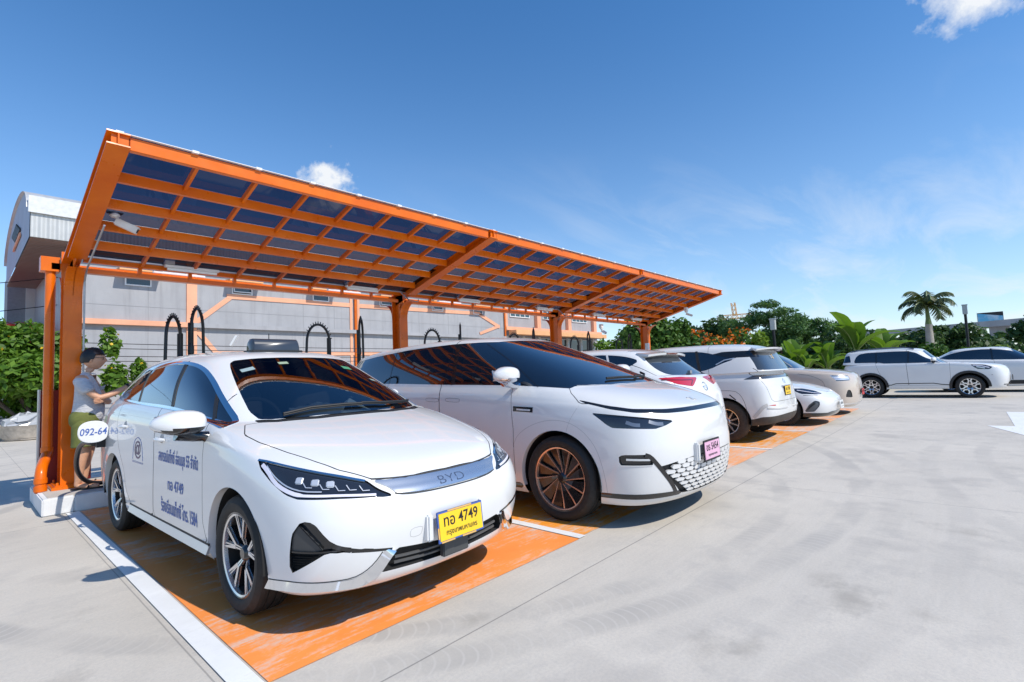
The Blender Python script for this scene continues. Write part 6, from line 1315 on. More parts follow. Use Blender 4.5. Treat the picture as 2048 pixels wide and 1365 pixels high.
# office end: pilasters, windows of four lights, ledge and ground floor openings
YO = YW+.35
for x in (18.36, 21.0, 23.8, 26.45): q = MB(); q.box((wx(x)-.22, YO-.30, wz(3.5)), (wx(x)+.22, YO, wz(5.55))); q.build('pilaster', M_SALMON, B)
for x in (18.9, 21.55, 24.28):
    X0, X1, Z0, Z1 = wx(x), wx(x+1.5), wz(4.30), wz(4.72); f = MB()
    for k in range(5): f.box((X0+(X1-X0)*k/4-.03, YO-.07, Z0), (X0+(X1-X0)*k/4+.03, YO, Z1))
    f.box((X0-.03, YO-.072, Z0-.06), (X1+.03, YO, Z0)); f.box((X0-.03, YO-.072, Z1), (X1+.03, YO, Z1+.06)); w = f.build('window', M_WHITEPL, B)
    p = MB(); p.box((X0, YO-.03, Z0), (X1, YO-.005, Z1)); p.build('pane', M_PANEG, w)
q = MB(); q.box((wx(18.3), YO-.45, wz(3.55)), (wx(27.0), YO, wz(3.72))); q.build('salmon_ledge', M_SALMON, B); q = MB(); q.box((wx(18.45), YO-1.2, wz(3.30)), (wx(26.7), YO-.46, wz(3.52))); q.build('canopy_ledge', M_AWN, B)
q = MB(); q.box((wx(18.5), YO-.02, .2), (wx(26.4), YO-.003, wz(3.2))); q.build('ground_floor_glazing', M_PANE, B)
q = MB()
for k in range(7): q.box((wx(18.5+1.3*k)-.12, YO-.20, 0), (wx(18.5+1.3*k)+.12, YO-.021, wz(3.28)))
q.build('ground_floor_post', M_PALEWALL, B)
# pale tower and low shed with a red roof left of the warehouse
t = thing('stair_tower', 'pale concrete stair tower rising under the curved roof gable', 'tower', (2.3, 38, 0))
q = MB(); q.box((1.75, 37.5, 0), (2.45, 40, 7.6)); q.build('grey_face', simple('tower_grey', (.27, .27, .28), .8, var=.1), t); q = MB(); q.box((2.45, 37.3, 0), (3.35, 40, 7.6)); q.build('pale_face', M_PALEWALL, t)
t = thing('shed', 'low shed with a bright red metal roof edge at the far left', 'shed', (-1, 31, 0))
M_REDROOF = mat_corrugated('red_roof_sheet', (.72, .05, .03), 0, 18.0)
q = MB(); q.box((-2.2, 31, 0), (2.6, 36, 3.3)); q.build('wall', M_WALL, t); q = MB(); q.box((-2.4, 30.6, 3.45), (2.75, 30.75, 4.35)); q.add([(-2.4, 30.75, 4.35), (2.75, 30.75, 4.35), (2.75, 36, 5.0), (-2.4, 36, 5.0)], [(0, 1, 2, 3)]); q.build('roof', M_REDROOF, t)
names = ['topmost', 'second', 'third', 'fourth', 'lowest']
for k in range(5):
    z = 2.95-.26*k+.05*(k % 2); q = MB(); pts = [(-4+34*i/24, 23.0+.01*k, z+.22*((i/12-1)**2)+.03*k) for i in range(25)]
    q.tube(pts, .014, 5); o = q.build('overhead_wire', M_BLACK); tag(o, 'black overhead wire before the grey wall, %s of the five strands' % names[k], 'wire', 'overhead wires before the warehouse')
for k, (za, zb_) in enumerate(((4.6, 6.1), (3.7, 5.0), (3.55, 4.05))):
    q = MB(); q.tube([(-6+9*i/12, 27.5+.4*k, za+(zb_-za)*i/12-.25*math.sin(math.pi*i/12)) for i in range(13)], .016, 5); o = q.build('service_wire', M_BLACK); tag(o, 'dark service wire rising to the gable, %s of three at far left' % ('highest', 'middle', 'lowest')[k], 'wire', 'service wires by the gable')
t = thing('wall_lamp', 'small white flood lamp on a bracket before the grey wall', 'lamp', (7.6, 22.4, 2.6))
q = MB(); q.bar((7.60, 22.4, 2.35), (7.60, 22.4, 2.95), .05, .05); q.build('bracket', M_BLACK, t); q = MB(); q.bar((7.55, 22.35, 2.95), (7.72, 22.2, 3.35), .16, .08); q.build('lamp_head', M_WHITEPL, t)
# ================================================================ CHARGERS
M_BLUEBOX = simple('blue_cabinet', (.02, .07, .22), .35, var=.08); M_CABLE = simple('charging_cable', (.010, .010, .011), .38)
def charger(x, label, first):
    t = thing('charging_station', label, 'charger', (x, 8.22, .188), 'charging stations under the canopy')
    q = MB(); q.box((x-.30, 8.10, .19), (x+.30, 8.50, 1.25)); q.build('cabinet', M_BLUEBOX, t, bevel=.02)
    q = MB(); q.box((x-.31, 8.09, 1.25), (x+.31, 8.51, 1.31)); q.build('cabinet_top', M_WHITEPL, t, bevel=.01)
    q = MB(); q.box((x-.15, 8.085, .75), (x+.15, 8.10, 1.10)); q.build('screen', M_PIANO, t)
    # two swing arms with sprung cable hoops
    q = MB(); q.tube([(x-.15, 8.16, 1.3), (x-.15, 8.16, 2.08)], .036, 10); xo = .42 if not first else -.02; q.tube([(x+xo, 8.16, .9), (x+xo, 8.16, 2.24)], .036, 10); q.tube([(x+.1, 8.2, 1.0), (x+xo, 8.16, .95)], .03, 8); q.build('arm_pole', M_BLACK, t, smooth=True)
    for (px, ux, uy, ztop, zb) in ((x-.15, -.40 if not first else -.22, .0 if not first else -.2, 2.30, 2.00), (x+(.42 if not first else -.02), .22, .24, 2.46, 2.14)):
        top = []
        for k in range(17):
            a = math.pi*k/16; top.append((px+ux*(1-math.cos(a))/2, 8.14+uy*(1-math.cos(a))/2, zb+(ztop-zb)*math.sin(a)))
        dn = [(px+ux*1.04, 8.14+uy*1.04, zb-.3), (px+ux*1.05, 8.14+uy*1.05, 1.45), (px+ux*.9, 8.1+uy, 1.0), (px+ux*.4, 8.08+uy*.5, .55), (px+.1, 8.08, .95)]
        q = MB(); q.tube([(px, 8.16, zb-.35)]+top+dn, .021, 9)
        for k in range(1, 14):      # spring coils round the bend
            c_ = Vector(top[k]); d_ = (Vector(top[k+1])-Vector(top[k-1])).normalized(); o_ = Vector((0, 0, 1)) if abs(d_.z) < .7 else Vector((ux, uy, 0)).normalized()*-1
            q.tube([c_, c_+Vector((top[k][0]-(px+ux/2), top[k][1]-(8.14+uy/2), top[k][2]-zb+.02)).normalized()*.052], .008, 5)
        q.lathe([(.03, -.05), (.04, -.04), (.04, .06), (.028, .10)], (px, 8.15, zb-.30), (0, 0, 1), 10)
        q.build('cable_hoop', M_CABLE, t, smooth=True)
    return t
od = ['behind the lettered taxi', 'behind the pearl van', 'behind the sloping white hatchback', 'behind the square white hatch', 'behind the low white saloon', 'behind the champagne van']
for k, x in enumerate([2.25, 4.46, 6.90, 9.40, 11.9, 14.3]): charger(x, 'blue charging station with two black sprung cable hoops, ' + od[k], k == 0)
# cable from the taxi's port, over the kerb
q = MB(); pts = [(1.01, 6.48, .86), (.93, 6.56, .80), (.90, 6.75, .82), (.885, 7.05, .72), (.92, 7.45, .46), (1.05, 7.74, .27), (1.22, 7.80, .225), (1.42, 7.86, .22), (1.62, 8.0, .28), (1.78, 8.12, .5)]
def smooth_path(P, n=3):
    P = [Vector(p) for p in P]
    for _ in range(n):
        Q = [P[0]]
        for i in range(len(P)-1): Q += [P[i]*.75+P[i+1]*.25, P[i]*.25+P[i+1]*.75]
        P = Q+[P[-1]]
    return P
t = thing('charging_cable', 'thick black charging cable looping from the taxi flap down to the kerb', 'cable', (1.05, 7.6, .19))
q.tube(smooth_path(pts), .024, 12); q.build('cable', M_CABLE, t, smooth=True)
q = MB(); q.tube([(1.05, 6.46, .88), (.98, 6.50, .83), (.93, 6.54, .805)], [.046, .04, .028], 12); q.box((.95, 6.43, .77), (1.02, 6.53, .86)); q.build('plug', M_BLACK, t, smooth=True, angle=50)
# dark red cabinet beside the drain pipe
t = thing('fire_cabinet', 'narrow dark red cabinet standing behind the orange drain pipe', 'cabinet', (.95, 9.0, .0))
M_DKRED = simple('dark_red_paint', (.22, .008, .006), .35, var=.12)
q = MB(); q.box((.72, 8.62, .19), (1.22, 8.74, 1.36)); q.build('cabinet_body', M_DKRED, t, bevel=.008); q = MB(); q.box((.70, 8.615, .19), (.718, 8.75, 1.37)); q.build('edge_strip', M_GALV, t)
# planter, debris, kerb line by the bush
t = thing('tub', 'shallow grey mixing tub holding crumpled plastic beside the flowering bush', 'tub', (1.9, 21.0, 0))
vs, fs = [], []
q = MB(); q.lathe([(.001, .02), (.62, .02), (.78, .42), (.83, .44), (.80, .40), (.66, .08), (.001, .08)], (1.55, 20.6, .0), (0, 0, 1), 28); q.build('tub_shell', simple('tub_grey', (.45, .40, .34), .7, var=.25), t, smooth=True, angle=40)
q = MB(); rr = np.random.default_rng(3); V_, F_ = ellipsoid_mesh((1.45, 20.6, .45), (.55, .45, .28), 16, 9); V_ = [(x+rr.normal()*.05, y+rr.normal()*.05, z+rr.normal()*.05) for x, y, z in V_]; q.add(V_, F_); q.build('plastic_sheet', simple('crumpled_plastic', (.45, .46, .48), .25), t)
q = MB(); q.box((-8, 22.6, 0), (3.6, 22.8, .14)); tag(q.build('pavement_kerb', M_PLINTHTOP), kind='structure')
# ================================================================ LAMP POSTS, VIADUCT, HOARDING, CRANE
def lamp_post(x, y, h, label, tilt=(0, 0)):
    t = thing('lamp_post', label, 'street lamp', (x, y, 0)); q = MB(); q.tube([(x, y, 0), (x+tilt[0], y+tilt[1], h-.5)], .065, 10); q.build('post', M_BLACK, t, smooth=True)
    q = MB(); q.box((x+tilt[0]-.11, y+tilt[1]-.11, h-.5), (x+tilt[0]+.11, y+tilt[1]+.11, h)); q.build('lamp_head', simple('lamp_glass', (.50, .50, .48), .4), t, bevel=.02)
    q = MB(); q.box((x+tilt[0]-.13, y+tilt[1]-.13, h), (x+tilt[0]+.13, y+tilt[1]+.13, h+.05)); q.build('lamp_cap', M_GALV, t)
lamp_post(38.0, .15, 4.2, 'black lamp post with a square head, beside the royal palm'); lamp_post(26.1, 6.85, 3.45, 'black lamp post with a white head, rising behind the parked cars', (-.0, .06))
t = thing('viaduct', 'grey concrete railway viaduct crossing behind the trees', 'viaduct', (125, .7, 0))
q = MB(); a, b = Vector((139.5, 13.5, 7.35)), Vector((100, -17, 6.0)); q.bar(a+(a-b)*.35+Vector((0, 0, -.1)), b, 8, .95); q.build('deck', simple('viaduct_concrete', (.34, .34, .35), .85, var=.15, vscale=.4), t)
for p in ((115, -3.5), (139, 15), (104, -13)): q = MB(); q.box((p[0]-1.2, p[1]-1.2, 0), (p[0]+1.2, p[1]+1.2, 6.2)); q.build('pier', simple('viaduct_concrete', (.34, .34, .35), .85), t)
t = thing('hoarding', 'blue advertising hoarding standing above the viaduct', 'billboard', (128, -2.5, 0))
q = MB(); q.box((127.6, -4.6, 6.4), (127.9, -1.1, 9.3)); q.add([(127.5, -1.05, 6.4), (129.5, -1.05, 6.4), (129.5, -1.05, 9.5), (127.5, -1.05, 9.5)], [(0, 1, 2, 3)]); q.build('frame', M_DARK, t)
def mat_ad():
    m = MT('hoarding_print'); c = m.coord('Object'); x, y, z = m.sep(c); n = m.noise(c, .55, 3)
    base = m.mix(m.ramp(n, [(.45, 0.), (.6, 1.)]), (.12, .42, .62), (.45, .60, .70)); sp = m.ramp(m.noise(m.mapping(c, (1, 1.1, .5), (0, 0, 0), (3, 1.2, 0)), .75, 1), [(.58, 0.), (.63, 1.)]); m.set(Base_Color=m.mix(sp, base, (.70, .22, .12)), Roughness=.5); return m.m
q = MB(); q.add([(127.55, -4.55, 6.45), (127.55, -1.15, 6.45), (127.55, -1.15, 9.2), (127.55, -4.55, 8.5)], [(0, 1, 2, 3)]); q.build('poster', mat_ad(), t)
q = MB(); q.box((128, -4.0, 0), (128.6, -3.4, 6.4)); q.box((128, -2.2, 0), (128.6, -1.6, 6.4)); q.build('support', M_GALV, t)
t = thing('tower_crane', 'yellow tower crane far behind the feathery tree', 'crane', (142.4, 47, 0)); M_CRANE = simple('crane_yellow', (.72, .42, .16), .5)
q = MB()
def lattice(q, a, b, w, n, m=0):
    a, b = Vector(a), Vector(b); d = (b-a).normalized(); s1 = d.cross(Vector((0, 0, 1))) if abs(d.z) < .9 else Vector((1, 0, 0)); s1 = s1.normalized()*w/2; s2 = d.cross(s1).normalized()*w/2
    cs = [s1+s2, s1-s2, -s1-s2, -s1+s2]
    for c_ in cs: q.bar(a+c_, b+c_, .16, .16)
    for i in range(n):
        p0, p1 = a+(b-a)*i/n, a+(b-a)*(i+1)/n
        for k in range(4): q.bar(p0+cs[k], p1+cs[(k+1) % 4], .10, .10)
lattice(q, (142.4, 47, 0), (142.4, 47, 14.6), 1.5, 9); q.build('mast', M_CRANE, t); q = MB(); lattice(q, (142.4, 47, 14.8), (142.3, 47.3, 18.5), .9, 3); q.build('tower_top', M_CRANE, t)
q = MB(); lattice(q, (141.2, 50.6, 14.7), (143.8, 42.5, 14.7), 1.0, 7); q.build('jib', M_CRANE, t); q = MB(); q.box((140.9, 50.0, 13.4), (142.1, 51.4, 15.2)); q.build('counterweight', M_PALEWALL, t)
# ================================================================ PLANTS
def mat_leaf(name, a, b, tr=0.35):
    t = MT(name); t.n.remove(t.b); gi = t.n.new('ShaderNodeNewGeometry'); c = t.ramp(gi.outputs['Random Per Island'], [(0.0, a), (0.55, tuple((p+q)/2 for p, q in zip(a, b))), (1.0, b)])
    d = t.n.new('ShaderNodeBsdfPrincipled'); t.l.new(c, d.inputs['Base Color']); d.inputs['Roughness'].default_value = 0.5; d.inputs['Specular IOR Level'].default_value = 0.3
    tl = t.n.new('ShaderNodeBsdfTranslucent'); t.l.new(t.mix(1.0, c, (1.0, 1.0, .45), 'MULTIPLY'), tl.inputs['Color'])
    m = t.n.new('ShaderNodeMixShader'); m.inputs[0].default_value = tr; t.l.new(d.outputs[0], m.inputs[1]); t.l.new(tl.outputs[0], m.inputs[2]); t.l.new(m.outputs[0], t.n['Material Output'].inputs['Surface']); return t.m
M_LEAF_MID = mat_leaf('mid_green_leaf', (.04, .10, .02), (.14, .26, .05)); M_LEAF_DARK = mat_leaf('dark_green_leaf', (.022, .06, .018), (.08, .15, .045))
M_LEAF_LIME = mat_leaf('lime_leaf', (.10, .19, .02), (.30, .42, .06)); M_LEAF_FEATHER = mat_leaf('feathery_leaf', (.045, .115, .045), (.14, .26, .075)); M_LEAF_BUSH = mat_leaf('bush_leaf', (.05, .125, .012), (.19, .33, .04))
M_FLAME = mat_leaf('orange_blossom', (.62, .09, .01), (.85, .28, .02), .2); M_YFLOWER = mat_leaf('yellow_flower', (.80, .45, .02), (.9, .62, .04), .2)
M_BARK = simple('bark', (.10, .075, .055), .9, var=.35, vscale=6, bump=.4); M_PALMBARK = simple('palm_trunk', (.36, .33, .29), .8, var=.2, vscale=4)
M_BANANA = mat_leaf('banana_leaf', (.08, .18, .025), (.20, .34, .045), .45); M_BANSTEM = simple('banana_stem', (.30, .34, .12), .6, var=.2); M_FROND = mat_leaf('palm_frond', (.03, .06, .025), (.12, .13, .05), .3); M_SHAFT = simple('crown_shaft', (.16, .22, .07), .5)
def leaves(blobs, n, size, rng, shell=0.55, long=1.8, up=0.35):
    """scattered leaf quads through ellipsoid clumps: blobs = [(x, y, z, rx, ry, rz), ...]"""
    B_ = np.array(blobs, float); vol = (B_[:, 3]*B_[:, 4]*B_[:, 5])**.67; pick = rng.choice(len(B_), n, p=vol/vol.sum())
    d = rng.normal(size=(n, 3)); d /= np.linalg.norm(d, axis=1)[:, None]; r = (shell+(1-shell)*rng.random(n))**.8*(1+.10*rng.normal(size=n)); r = np.where(rng.random(n) < .25, r*rng.random(n)**.4, r)
    C_ = B_[pick, :3]+d*B_[pick, 3:]*r[:, None]
    nrm = d*.8+rng.normal(size=(n, 3))*.7; nrm[:, 2] += up; nrm /= np.linalg.norm(nrm, axis=1)[:, None]
    t = np.cross(nrm, rng.normal(size=(n, 3))); t /= np.linalg.norm(t, axis=1)[:, None]; b = np.cross(nrm, t); s = size*(.6+.8*rng.random(n))[:, None]
    P = np.stack([C_-t*s*long/2, C_-b*s*.5+nrm*s*.08, C_+t*s*long/2, C_+b*s*.5+nrm*s*.08], 1).reshape(-1, 3)
    return P
def leaf_mesh(P, name, mat, parent):
    o3 = np.array(origin_of(parent)); me = bpy.data.meshes.new(name); n = len(P)//4
    me.vertices.add(len(P)); me.vertices.foreach_set('co', (P-o3).astype(np.float32).ravel()); me.loops.add(len(P)); me.loops.foreach_set('vertex_index', np.arange(len(P), dtype=np.int32))
    me.polygons.add(n); me.polygons.foreach_set('loop_start', np.arange(0, len(P), 4, dtype=np.int32)); me.polygons.foreach_set('loop_total', np.full(n, 4, dtype=np.int32)); me.materials.append(mat); me.update(); me.validate()
    return link(name, me, parent)
def clumps(c, r, n, sub, rng, flat=1.0, jit=.8):
    """a crown split in n uneven clumps of radius about sub*r"""
    out = []
    for k in range(n):
        d = rng.normal(size=3); d /= np.linalg.norm(d); q = jit*rng.random()**.45; s = sub*(.65+.7*rng.random())
        out.append((c[0]+d[0]*r[0]*q, c[1]+d[1]*r[1]*q, c[2]+d[2]*r[2]*q, r[0]*s, r[1]*s, r[2]*s*flat))
    return out
def tree(name, label, cat, x, y, h, crown, mat, n, size, seed, group=None, trunk_r=.13, nb=14, sub=.42, jit=.85, extra=None, long=1.8, cz=None, flat=1.0, limbs=7):
    rng = np.random.default_rng(seed); t = thing(name, label, cat, (x, y, 0), group); cz = cz or h-crown[2]; bl = clumps((x, y, cz), crown, nb, sub, rng, flat, jit)
    q = MB(); q.tube([(x, y, 0), (x+.05, y+.03, cz*.4), (x-.03, y, cz*.85), (x, y, cz+crown[2]*.3)], [trunk_r, trunk_r*.8, trunk_r*.6, trunk_r*.25], 9)
    for b in bl[:limbs]: a = Vector((x, y, cz*(.55+.3*rng.random()))); e = Vector(b[:3]); q.tube([a, a.lerp(e, .5)+Vector((0, 0, .15)), e], [trunk_r*.45, trunk_r*.28, trunk_r*.08], 6)
    q.build('trunk', M_BARK, t, smooth=True); leaf_mesh(leaves(bl, n, size, rng, long=long), 'crown', mat, t)
    if extra:
        m, nn, sz, nm = extra; top = [(b[0], b[1], b[2]+b[5]*.45, b[3], b[4], b[5]*.75) for b in bl]; leaf_mesh(leaves(top, nn, sz, rng, shell=.85, long=1.1), nm, m, t)
    return t
tree('broadleaf_tree', 'round broadleaf tree directly behind the farthest canopy post', 'tree', 24.9, 12.9, 4.3, (1.5, 1.5, 1.75), M_LEAF_MID, 5200, .16, 1, nb=18)
tree('broadleaf_tree', 'small round tree just right of the farthest canopy post', 'tree', 25.9, 11.6, 3.8, (1.1, 1.1, 1.4), M_LEAF_MID, 3600, .15, 2, nb=14)
tree('shade_tree', 'broad dark tree rising behind the orange flame trees', 'tree', 38.0, 15.5, 5.0, (3.4, 3.4, 1.8), M_LEAF_DARK, 6000, .22, 3, nb=20, sub=.36)
tree('flame_tree', 'flame tree with scattered orange blossom, nearest the canopy end', 'tree', 28.6, 12.3, 3.75, (1.35, 1.35, 1.25), M_LEAF_DARK, 3600, .15, 4, 'flame trees', extra=(M_FLAME, 500, .17, 'blossom'))
tree('flame_tree', 'flame tree thick with orange blossom before the feathery tree', 'tree', 29.2, 10.7, 3.75, (1.7, 1.7, 1.3), M_LEAF_MID, 3600, .15, 5, 'flame trees', extra=(M_FLAME, 950, .16, 'blossom'))
rng = np.random.default_rng(9)
t = thing('feathery_tree', 'tall feathery dark green tree, the highest behind the parked cars', 'tree', (35.3, 9.4, 0)); bl = []; q = MB()
q.tube([(35.3, 9.4, 0), (35.2, 9.5, 1.5), (35.2, 9.5, 3.0)], [.24, .2, .12], 9)
for k in range(46):
    a = rng.random()*2*math.pi; rr_ = 2.9*math.sqrt(rng.random()); cx_, cy_ = 35.2+rr_*math.cos(a)*.8, 9.4+rr_*math.sin(a)*1.05
    top = 5.2-.20*rr_**1.5+rng.normal()*.35; z_ = 1.6+(top-1.6)*rng.random()**.55; bl.append((cx_, cy_, z_, .62*(.5+rng.random()), .62*(.5+rng.random()), .36*(.5+rng.random())))
    if k < 16: q.tube([(35.2, 9.5, 1.4+rng.random()), (cx_*.5+17.6, cy_*.5+4.75, z_*.75), (cx_, cy_, z_)], [.08, .05, .02], 5)
q.build('trunk', M_BARK, t, smooth=True); leaf_mesh(leaves(bl, 17000, .066, rng, long=4.2), 'crown', M_LEAF_FEATHER, t)
rng = np.random.default_rng(10)
t = thing('feathery_tree', 'lower sprawling feathery tree right of the tallest one, gaps showing sky', 'tree', (37.2, 7.3, 0)); bl = []; q = MB(); q.tube([(37.2, 7.3, 0), (37.2, 7.2, 2.2)], [.16, .09], 8)
for k in range(26):
    a = rng.random()*2*math.pi; rr_ = 2.0*math.sqrt(rng.random()); cx_, cy_ = 37.2+rr_*math.cos(a), 7.2+rr_*math.sin(a)*1.1; z_ = 1.4+2.7*rng.random()**.7-.25*rr_; bl.append((cx_, cy_, z_, .6*(.5+rng.random()), .6*(.5+rng.random()), .3*(.5+rng.random())))
    if k < 9: q.tube([(37.2, 7.2, 1.6), (cx_, cy_, z_)], [.06, .02], 5)
q.build('trunk', M_BARK, t, smooth=True); leaf_mesh(leaves(bl, 7500, .066, rng, long=4.2), 'crown', M_LEAF_FEATHER, t)
tree('broadleaf_tree', 'lime green young tree in front of the tall feathery tree', 'tree', 25.0, 7.5, 2.75, (.62, .62, .75), M_LEAF_LIME, 1300, .15, 12, nb=10)
tree('shade_tree', 'dark round tree low behind the royal palm', 'tree', 46.0, 1.3, 3.8, (2.2, 2.4, 1.45), M_LEAF_DARK, 4500, .2, 13, nb=16)
tree('shade_tree', 'dark tree cut by the right edge of the picture', 'tree', 33.0, -2.6, 3.0, (1.2, 1.3, 1.1), M_LEAF_DARK, 3200, .16, 14)
tree('broadleaf_tree', 'dense green tree in the gap beyond the office end', 'tree', 36.2, 20.4, 4.6, (2.6, 2.6, 1.8), M_LEAF_BUSH, 5200, .2, 15, nb=18)
bs = [(31.5, 3.9, 2.0, .95, M_LEAF_MID, 'leafy bush left of the banana clump top'), (30.0, 2.6, 1.95, 1.0, M_LEAF_LIME, 'pale green bush between the banana clump and the palm'), (34.0, 1.9, 2.0, 1.2, M_LEAF_MID, 'mid green bush at the foot of the royal palm'), (32.0, .7, 1.85, 1.2, M_LEAF_BUSH, 'bright bush behind the estate car roof, left of the black lamp post'), (35.5, -.5, 2.05, 1.3, M_LEAF_LIME, 'yellow green bush right of the black lamp post'), (31.5, -1.2, 1.75, 1.0, M_LEAF_MID, 'low green bush behind the far saloon'), (27.3, 9.0, 1.9, 1.1, M_LEAF_DARK, 'dark bush under the tall feathery tree'), (27.5, 5.8, 2.2, 1.2, M_LEAF_DARK, 'dark bush behind the small bananas'), (29.0, 14.8, 2.2, 1.4, M_LEAF_DARK, 'dark bush left of the first flame tree'), (33.5, 5.6, 3.1, 1.6, M_LEAF_DARK, 'tall dark bush behind the big banana clump'), (36.0, 4.4, 3.0, 1.6, M_LEAF_DARK, 'rounded dark bush right behind the big banana clump'), (32.5, 18.3, 2.4, 1.5, M_LEAF_BUSH, 'bright bush below the dense green tree beyond the office')]
for k, (x, y, h, r, m, lb) in enumerate(bs): tree('bush', lb, 'bush', x, y, h, (r, r, h*.48), m, 2400, .13, 40+k, 'bushes beyond the lot', trunk_r=.05, nb=14, cz=h*.5, limbs=4)
rng = np.random.default_rng(77); bl = []
for k in range(110): y_ = -30+90*rng.random(); bl.append((62+6*rng.random(), y_, 1.2+.8*rng.random(), 2.2, 2.4, 1.5+1.0*rng.random()))
tag(leaf_mesh(leaves(bl, 14000, .38, rng), 'far_woods', M_LEAF_DARK, None), kind='stuff')
# bananas
def banana(x, y, h, nl, ln, label, seed, spread=1.0):
    rng = np.random.default_rng(seed); t = thing('banana_plant', label, 'banana plant', (x, y, 0), 'banana plants behind the cars'); q = MB(); sh = h*.45
    q.tube([(x, y, 0), (x, y, sh*.5), (x+.02, y, sh)], [.11, .09, .05], 10); q.build('stem', M_BANSTEM, t, smooth=True)
    for k in range(nl):
        a = 2*math.pi*(k*.382)+rng.random()*.5; el = R(38+46*rng.random()) if k > 1 else R(80); L = ln*(.75+.4*rng.random()); w = .30*(.8+.4*rng.random())*ln/1.6; pts = []; p = Vector((x, y, sh-.08+.1*rng.random())); e = el
        for i in range(15):
            pts.append(p.copy()); st = L/14; p = p+Vector((math.cos(a)*math.cos(e), math.sin(a)*math.cos(e), math.sin(e)))*st; e -= R(3.2+3.0*rng.random())*spread*(.4+i/10)
        vs = []; fs = []; sd = Vector((-math.sin(a), math.cos(a), 0))
        for i, p in enumerate(pts):
            f = i/14; ww = w*(0 if f < .12 else math.sin(math.pi*min(1, (f-.10)/.9))**.55)*(1-.12*rng.random()); tn = (pts[min(i+1, 14)]-pts[max(i-1, 0)]).normalized(); up = sd.cross(tn)*-1
            if up.z < 0: up = -up
            dr = -.18*ww
            vs += [p-sd*ww+up*(.25*ww), p-sd*ww*.5+up*(.20*ww), p, p+sd*ww*.5+up*(.20*ww), p+sd*ww+up*(.25*ww)]
        for i in range(14):
            for j in range(4): fs.append((i*5+j, i*5+j+1, (i+1)*5+j+1, (i+1)*5+j))
        m = MB(); m.add(vs, fs); o = m.build('leaf', M_BANANA, t, smooth=True); r_ = MB(); r_.tube(pts, [.022*(1-i/16) for i in range(15)], 5); r_.build('midrib', M_BANSTEM, o, smooth=True)
banana(27.6, 3.95, 3.9, 10, 2.1, 'biggest banana plant, broad upright leaves above the champagne van', 4)
banana(28.2, 2.95, 3.0, 8, 1.7, 'banana plant leaning over the estate car roof', 8, 1.2); banana(27.0, 4.9, 2.7, 8, 1.5, 'banana plant with a drooping leaf left of the biggest one', 12, 1.4)
banana(25.6, 6.0, 2.75, 9, 1.5, 'young banana plant with pale upright leaves behind the champagne van roof', 21, .6); banana(25.6, 4.75, 2.3, 8, 1.4, 'low ragged banana plant beside the estate car', 33, 1.3); banana(25.0, 5.4, 2.1, 7, 1.3, 'low banana plant over the champagne van windscreen', 41, 1.2)
# royal palm
t = thing('royal_palm', 'royal palm with pale trunk and drooping fronds', 'palm tree', (43.95, 2.05, 0)); q = MB(); X, Y = 43.95, 2.05
q.tube([(X, Y, 0), (X, Y+.02, 1.2), (X, Y, 3.6)], [.24, .27, .19], 14); q.build('trunk', M_PALMBARK, t, smooth=True); q = MB(); q.tube([(X, Y, 3.6), (X, Y, 4.0), (X, Y+.03, 4.95)], [.19, .13, .08], 12); q.build('crown_shaft', M_SHAFT, t, smooth=True)
rng = np.random.default_rng(5)
for k in range(13):
    a = 2*math.pi*k*.382; e = R(72-5.6*k+8*rng.random()); L = 2.05*(.85+.25*rng.random()); p = Vector((X, Y, 4.8)); pts = []
    for i in range(15): pts.append(p.copy()); p = p+Vector((math.cos(a)*math.cos(e), math.sin(a)*math.cos(e), math.sin(e)))*L/14; e -= R(9.5)*(.35+i/11)
    vs = []; fs = []; sd = Vector((-math.sin(a), math.cos(a), 0))
    for i in range(2, 15):
        for sg in (-1, 1):
            for u in (0, .5):
                f = min(13.99, i-1+u); i0 = int(f); c_ = pts[i0].lerp(pts[min(14, i0+1)], f-i0); tn = (pts[min(14, i0+1)]-pts[i0]).normalized(); ll = .62*math.sin(math.pi*(.12+.8*f/14))**.7; tip = c_+sd*sg*ll*.72+tn*ll*.35+Vector((0, 0, -ll*(.40+.25*rng.random()))); w_ = tn*.055
                b = len(vs); vs += [c_-w_, c_+w_, tip+w_*.3, tip-w_*.3]; fs.append((b, b+1, b+2, b+3))
    m = MB(); m.add(vs, fs); o = m.build('frond', M_FROND, t); r_ = MB(); r_.tube(pts, .03, 4); r_.build('midrib', M_SHAFT, o)
# flowering bush at the left
rng = np.random.default_rng(31); t = thing('flowering_bush', 'big leafy bush dotted with yellow flowers behind the nearest post', 'bush', (2.2, 21.8, 0)); bl = clumps((1.35, 21.8, 1.95), (1.95, 1.5, 1.65), 32, .30, rng, 1, .95)
bl += [(3.5, 21.5, 2.9, .30, .3, .55), (3.6, 21.3, 1.7, .40, .4, .55), (4.25, 21.2, 1.95, .30, .25, .40)]
q = MB()
for k in range(9): b = bl[k]; q.tube([(1.9+.2*math.cos(k), 21.8+.2*math.sin(k), 0), (b[0]*.5+.95, b[1]*.5+10.9, b[2]*.5), b[:3]], [.06, .04, .015], 6)
q.build('stem', M_BARK, t, smooth=True); leaf_mesh(leaves(bl, 17000, .115, rng, long=2.0), 'foliage', M_LEAF_BUSH, t); leaf_mesh(leaves(bl, 190, .085, rng, shell=.95, long=1.0), 'flower', M_YFLOWER, t)
